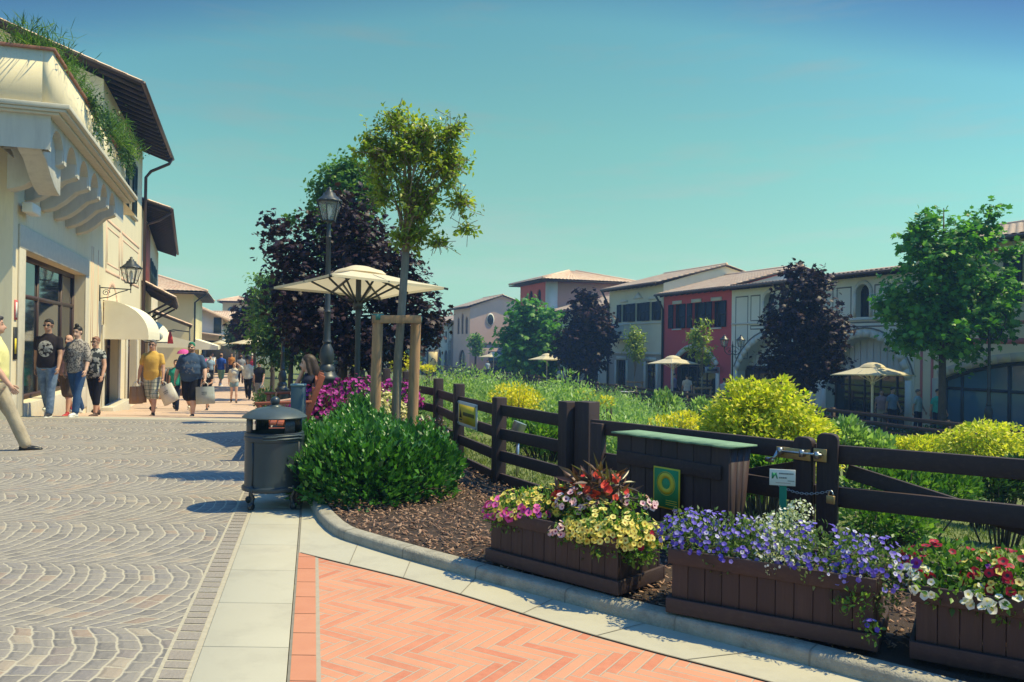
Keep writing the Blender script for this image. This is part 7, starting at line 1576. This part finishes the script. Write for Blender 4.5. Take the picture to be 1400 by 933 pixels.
pfr = Fr(at(1052,650,4.62).xy, (.96,-.28)); c = at(1052,650,4.62)
pl = thing('plant_label', 'small white notice on a green stake among the violet flowers', 'notice', (c.x, c.y, .4)); zt_ = at(1052,641,4.62).z; m = MB(); pfr.box(m, 0, .142, 0, .005, zt_-.093, zt_); m.build('board', WHITEP, pl, bevel=.001); m = MB(); pfr.box(m, .055, .095, -.012, -.001, .3, zt_-.02); m.build('stake', mk('teal_plastic', (.01,.24,.16), None, rough=.5), pl, bevel=.002)
INK = mk('grey_ink', (.18,.2,.2), None); RINK = mk('red_ink', (.4,.12,.1), None); GINK = mk('green_ink', (.05,.3,.15), None)
m = MB(); m.prism([pfr.p(.012,.0052,zt_-.055), pfr.p(.02,.0052,zt_-.055), pfr.p(.038,.0052,zt_-.022), pfr.p(.012,.0052,zt_-.02)], pfr.n*.0006); m.prism([pfr.p(.03,.0052,zt_-.03), pfr.p(.038,.0052,zt_-.018), pfr.p(.046,.0052,zt_-.055), pfr.p(.04,.0052,zt_-.055)], pfr.n*.0006); m.build('leaf_emblem', GINK, pl)
def inkline(mat, x0, x1, z, h, nm='lettering', wmin=.004, wmax=.007):
    m = MB(); x = x0
    while x < x1: w = random.uniform(wmin,wmax); pfr.box(m, x, min(x+w,x1), .0052, .0058, zt_-z-h, zt_-z); x += w+.0018
    m.build(nm, mat, pl)
inkline(INK, .053, .132, .02, .008); inkline(INK, .053, .095, .044, .008); inkline(INK, .1, .136, .062, .005); inkline(RINK, .035, .115, .076, .003, wmin=.003, wmax=.004)
c = at(708,590,9.2); sl_ = thing('garden_spotlight', 'grey metal garden spotlight on a spike behind the fence rails', 'lamp', (c.x,9.2,garden_z(c.x,9.2))); zz = c.z; m = MB(); m.tube([(c.x,9.2,garden_z(c.x,9.2)),(c.x,9.2,zz-.08)], .02, 8); m.build('spike', STEEL, sl_)
m = MB(); m.tube([(c.x-.03,9.2,zz-.12),(c.x,9.2,zz+.02),(c.x+.03,9.2,zz+.1)], [.06,.075,.08], 14); m.build('housing', STEEL, sl_, smooth='angle')
# ------------------------------------------------------------------ street clutter on the left
def awning_box(label, fr, s0, s1, z1, z0, out, mat, name='shop_awning'):
    t = thing(name, label, 'awning', fr.p(s0,0,z0)); m = MB()
    P = [(.02,z1),(out,z0),(out,z0-.25)]
    for s in (s0,s1): fr.quad(m, [(s,.02,z0-.25)]+[(s,o,z) for o,z in P[:1]]+[(s,out,z0),(s,out,z0-.25)], 0, .5)
    fr.quad(m, [(s0,.02,z1),(s1,.02,z1),(s1,out,z0),(s0,out,z0)],0,.5); fr.quad(m, [(s0,out,z0),(s1,out,z0),(s1,out,z0-.25),(s0,out,z0-.25)],0,.5); m.build('canvas', mat, t)
    m = MB(); m.tube([fr.p(s0+.05,out-.03,z0-.02), fr.p(s1-.05,out-.03,z0-.02)], .025, 6); m.build('front_bar', IRON, t); return t
aw2 = MB(); t = thing('dome_awning', 'cream domed awning behind the oval shop sign', 'awning', L2.p(2.4,0,1)); 
V = []; n = 10
for i in range(n+1):
    a = math.pi/2*i/n
    for q in range(n+1):
        b = math.pi*q/n; V.append(L2.p(4.6-2.1*math.cos(b)*math.sin(a)*1., .03+1.0*math.sin(b)*math.sin(a), 1.35+1.0*math.cos(a)))
aw2.add(V, [(i*(n+1)+q, (i+1)*(n+1)+q, (i+1)*(n+1)+q+1, i*(n+1)+q+1) for i in range(n) for q in range(n)], 0, .5); aw2.build('canvas', CREAMCLOTH, t, smooth=True)
m = MB(); m.tube([L2.p(4.6-2.1*math.cos(math.pi*q/n), .03+1.0*math.sin(math.pi*q/n), 1.35) for q in range(n+1)], .025, 6); m.build('hoop', IRON, t)
awning_box('long cream awning along the shops below the iron-framed porch', L2, 7.5, 16.5, 1.9, 1.35, 2.1, CREAMCLOTH)
awning_box('pale awning on the yellow house shopfront', L3, .3, 8, 1.6, 1.1, 1.6, CREAMCLOTH)
oc = at(207,460,30.6); t = thing('oval_shop_sign', 'grey oval hanging shop sign beside the cream awning', 'sign', oc); m = MB(); of = Fr(oc.xy, (.96,.28), (.28,-.96)); V = [of.p(.42*math.cos(a), 0, oc.z+.23*math.sin(a)) for a in np.linspace(0,2*math.pi,29)[:-1]]; m.prism(V, of.n*.05); m.build('rim', mk('pale_sign_rim', (.55,.56,.52), None), t)
m = MB(); m.prism([of.p(.37*math.cos(a), .055, oc.z+.19*math.sin(a)) for a in np.linspace(0,2*math.pi,29)[:-1]], of.n*.004); m.build('face', mk('slate_sign', (.2,.27,.3), None), t)
m = MB(); 
for x in np.arange(-.22,.06,.06): of.box(m, x, x+.04, .06, .063, oc.z-.05, oc.z+.05)
m.prism([of.p(.2+.1*math.cos(a), .06, oc.z-.02+.07*math.sin(a)) for a in np.linspace(0,2*math.pi,13)[:-1]], of.n*.003); m.build('emblem', mk('dark_sign_ink', (.06,.08,.1), None), t)
m = MB(); m.tube([of.p(-.6,0,oc.z+.32), of.p(.3,0,oc.z+.32)], .018, 6); m.tube([of.p(-.25,0,oc.z+.32), of.p(-.25,0,oc.z+.18)], .01, 5); m.tube([of.p(.25,0,oc.z+.32), of.p(.25,0,oc.z+.18)], .01, 5); m.build('bracket', IRON, t)
rc = at(232,463,34); t = thing('red_pennant', 'small red pennant hanging next to the oval sign', 'pennant', rc); m = MB(); m.add([rc+Vector((-.09,0,-.22)), rc+Vector((.15,.02,-.22)), rc+Vector((.1,.03,.05)), rc+Vector((.03,.03,.3)), rc+Vector((-.02,.0,.3)), rc+Vector((-.07,-.02,.05))], [(0,1,2,3,4,5)], 0, .5); fo_ = m.build('cloth', mk('red_cloth', (.62,.05,.06), None), t); q = fo_.modifiers.new('Solid','SOLIDIFY'); q.thickness = .015
m = MB(); m.tube([rc+Vector((-.1,.02,.3)), rc+Vector((.2,.02,.3))], .015, 6); m.build('rod', IRON, t)
# clothes rails, planters and goods outside the shops
def clothes_rail(label, px, d, cols, w=1.5):
    c = at(px,500,d); z = street_z(d); t = thing('clothes_rail', label, 'clothes rail', (c.x,d,z)); m = MB()
    for x in (-w/2,w/2): m.tube([(c.x+x,d,z),(c.x+x,d,z+1.45)], .02, 6); m.tube([(c.x+x,d-.25,z+.03),(c.x+x,d+.25,z+.03)], .02, 6)
    m.tube([(c.x-w/2,d,z+1.45),(c.x+w/2,d,z+1.45)], .02, 6); m.build('frame', STEEL, t); x = -w/2+.1
    while x < w/2-.08:
        q = MB(); q.box((c.x+x,d-.2,z+random.uniform(.45,.7)),(c.x+x+.07,d+.2,z+1.3)); q.prism([(c.x+x,d-.2,z+1.3),(c.x+x,d+.2,z+1.3),(c.x+x,d,z+1.43)], (.07,0,0)); q.build('garment', cols[random.randrange(len(cols))], t, bevel=.015); x += .1
GC = [cloth('rail_teal', (.03,.3,.24)), cloth('rail_brown', (.16,.1,.07)), cloth('rail_cream', (.55,.48,.38)), cloth('rail_grey', (.2,.2,.22)), cloth('rail_pink', (.6,.1,.3))]
clothes_rail('clothes rail of mixed garments between the amber-shirted man and the heavy man', 236, 28, GC[:4], 1.3)
clothes_rail('far clothes rail outside the yellow house', 272, 47, GC, 1.8)
hc_ = at(251,481,36); t = thing('market_umbrella', 'small bright pink umbrella open over the shop goods', 'umbrella', (hc_.x,36,street_z(36))); m = MB(); m.lathe([(.3,-.1),(.25,.0),(.15,.08),(.02,.12)], hc_, 10, cap=False); m.build('canopy', mk('pink_cloth', (.65,.08,.35), None), t); m = MB(); m.tube([(hc_.x,36,street_z(36)),(hc_.x,36,hc_.z+.11)], .025, 6); m.build('pole', IRON, t)
def topiary(label, px, d, h, lm, w=.35):
    c = at(px,500,d); z = street_z(d); t = bush('potted_shrub', label, 'potted plant', (c.x,d,z+.35), [(0,0,h*.5,w,w,h*.5)], 500, .09, LEAF, lm); m = MB(); m.lathe([(.2,0),(.27,.35),(.28,.37)], (c.x,d,z), 16); m.build('pot', TERRA, t); return t
topiary('potted green shrub outside the shops below the long awning', 225, 33, .6, DARKG_L); topiary('potted shrub farther along by the yellow house', 283, 50, .8, DARKG_L)
for lab, px, d, H, mn, c in (('distant shopper in orange top beside the market stall', 317, 58, 1.7, 'orange_top', (.6,.25,.06)), ('distant shopper in pale blue top left of the man in royal blue', 288, 44, 1.68, 'haze_blue_top', (.3,.42,.55)), ('distant shopper in grey top in the shade under the white parasol', 330, 47, 1.72, 'ash_top', (.3,.3,.32)), ('distant shopper in crimson top under the white parasol', 345, 50, 1.66, 'crimson_top', (.4,.04,.07)), ('distant shopper in dark clothes by the yellow house', 263, 52, 1.7, 'dark_top', (.05,.05,.07)), ('distant shopper in white top at the street end', 291, 60, 1.68, 'pale_top', (.6,.58,.55)), ('distant shopper in rust top near the potted shrub', 276, 56, 1.66, 'rust_top', (.4,.15,.08))):
    person(lab, px, d, H, 20, street_z(d), cloth(mn, c), NAVY, LEATHER, ('crop', BR), 1., vox=.03, sleeve=.6)
t = thing('market_stall', 'dark stall with white roof at the end of the street', 'stall', (at(311,500,66).x,66,street_z(66))); c = at(311,500,66); z = street_z(66); m = MB(); m.prism([(c.x-1.6,65,z+2.3),(c.x+1.6,65,z+2.3),(c.x,65,z+2.75)], (0,3,0)); m.build('roof', WHITEP, t)
for x in (-1.5,1.5):
    m = MB(); m.tube([(c.x+x,65.1,z),(c.x+x,65.1,z+2.3)], .05, 6); m.build('post', IRON, t)
m = MB(); m.box((c.x-1.5,65.3,z),(c.x+1.5,67.5,z+2.25)); m.build('cabin', mk('stall_dark', (.03,.03,.04), None), t)
# framed poster on the far terrace
c = at(592,491,84); t = thing('poster_stand', 'free-standing framed cream poster before the far grey row', 'poster', (c.x,84,TZ)); m = MB(); m.box((c.x-.62,83.95,TZ),(c.x+.62,84.1,c.z+1.0)); m.build('frame', BLACKP, t); m = MB(); m.box((c.x-.47,83.93,c.z-1.0),(c.x+.47,83.948,c.z+.75)); m.build('sheet', mk('warm_poster', (.75,.6,.32), (.7,.5,.22), 1.2, .6), t)
m = MB(); m.tube([(c.x-.25,83.92,c.z-.3),(c.x-.05,83.92,c.z+.1),(c.x+.2,83.92,c.z-.05),(c.x+.28,83.92,c.z-.4)], .05, 6); m.build('drawing', BLACKP, t)
# tables under the far parasols, distant trees closing the street
def cafe_table(label, px, d):
    c = at(px,500,d); t = thing('cafe_table', label, 'table', (c.x,d,TZ)); m = MB(); m.lathe([(.4,.7),(.42,.72),(.42,.74)], (c.x,d,TZ), 18); m.build('table_top', WHITEP, t); m = MB(); m.lathe([(.22,0),(.2,.03),(.03,.06),(.03,.7)], (c.x,d,TZ), 10); m.build('pedestal', IRON, t)
for lab, px, d in (('white cafe table before the salmon house', 640, 80), ('white cafe table left of the farthest parasol', 625, 82), ('white cafe table under the parasol by the green maple', 735, 61), ('white table before the shuttered house doors', 858, 44)): cafe_table(lab, px, d)
for lab, px, d, lst in (('far green tree beyond the end of the street', 300, 130, [(296,452,12,10),(306,456,10,10)]), ('far dark tree filling the gap between the street and garden', 460, 70, [(450,478,30,22),(480,480,26,20),(430,476,20,18)]), ('far rounded tree behind the tree stakes', 545, 95, [(540,478,26,16),(565,480,22,16),(520,480,20,16)]), ('far dark tree behind the lamp post', 415, 55, [(420,474,24,22),(395,476,18,20)])):
    ptree('leafy_tree', lab, 'tree', px, d, -1.6, lst, .15, 495, 300, 8, .5, LEAF, DARKG_L, DBARK, .5)

# ------------------------------------------------------------------ thin blue volume added to lift the dark tones: haze over the whole place
hz = MB(); hz.box((-440,-80,-3.7), (440,540,14)); ho = hz.build('lift_haze', []); ho['kind'] = 'stuff'
hm_ = bpy.data.materials.new('lift_haze_volume'); hm_.use_nodes = True; hn = hm_.node_tree; hn.nodes.clear()
ou = hn.nodes.new('ShaderNodeOutputMaterial'); pv = hn.nodes.new('ShaderNodeVolumePrincipled'); pv.inputs['Color'].default_value = (.28,.52,1.0,1); pv.inputs['Density'].default_value = .0014; pv.inputs['Anisotropy'].default_value = .1
hn.links.new(pv.outputs[0], ou.inputs['Volume']); ho.data.materials.append(hm_)
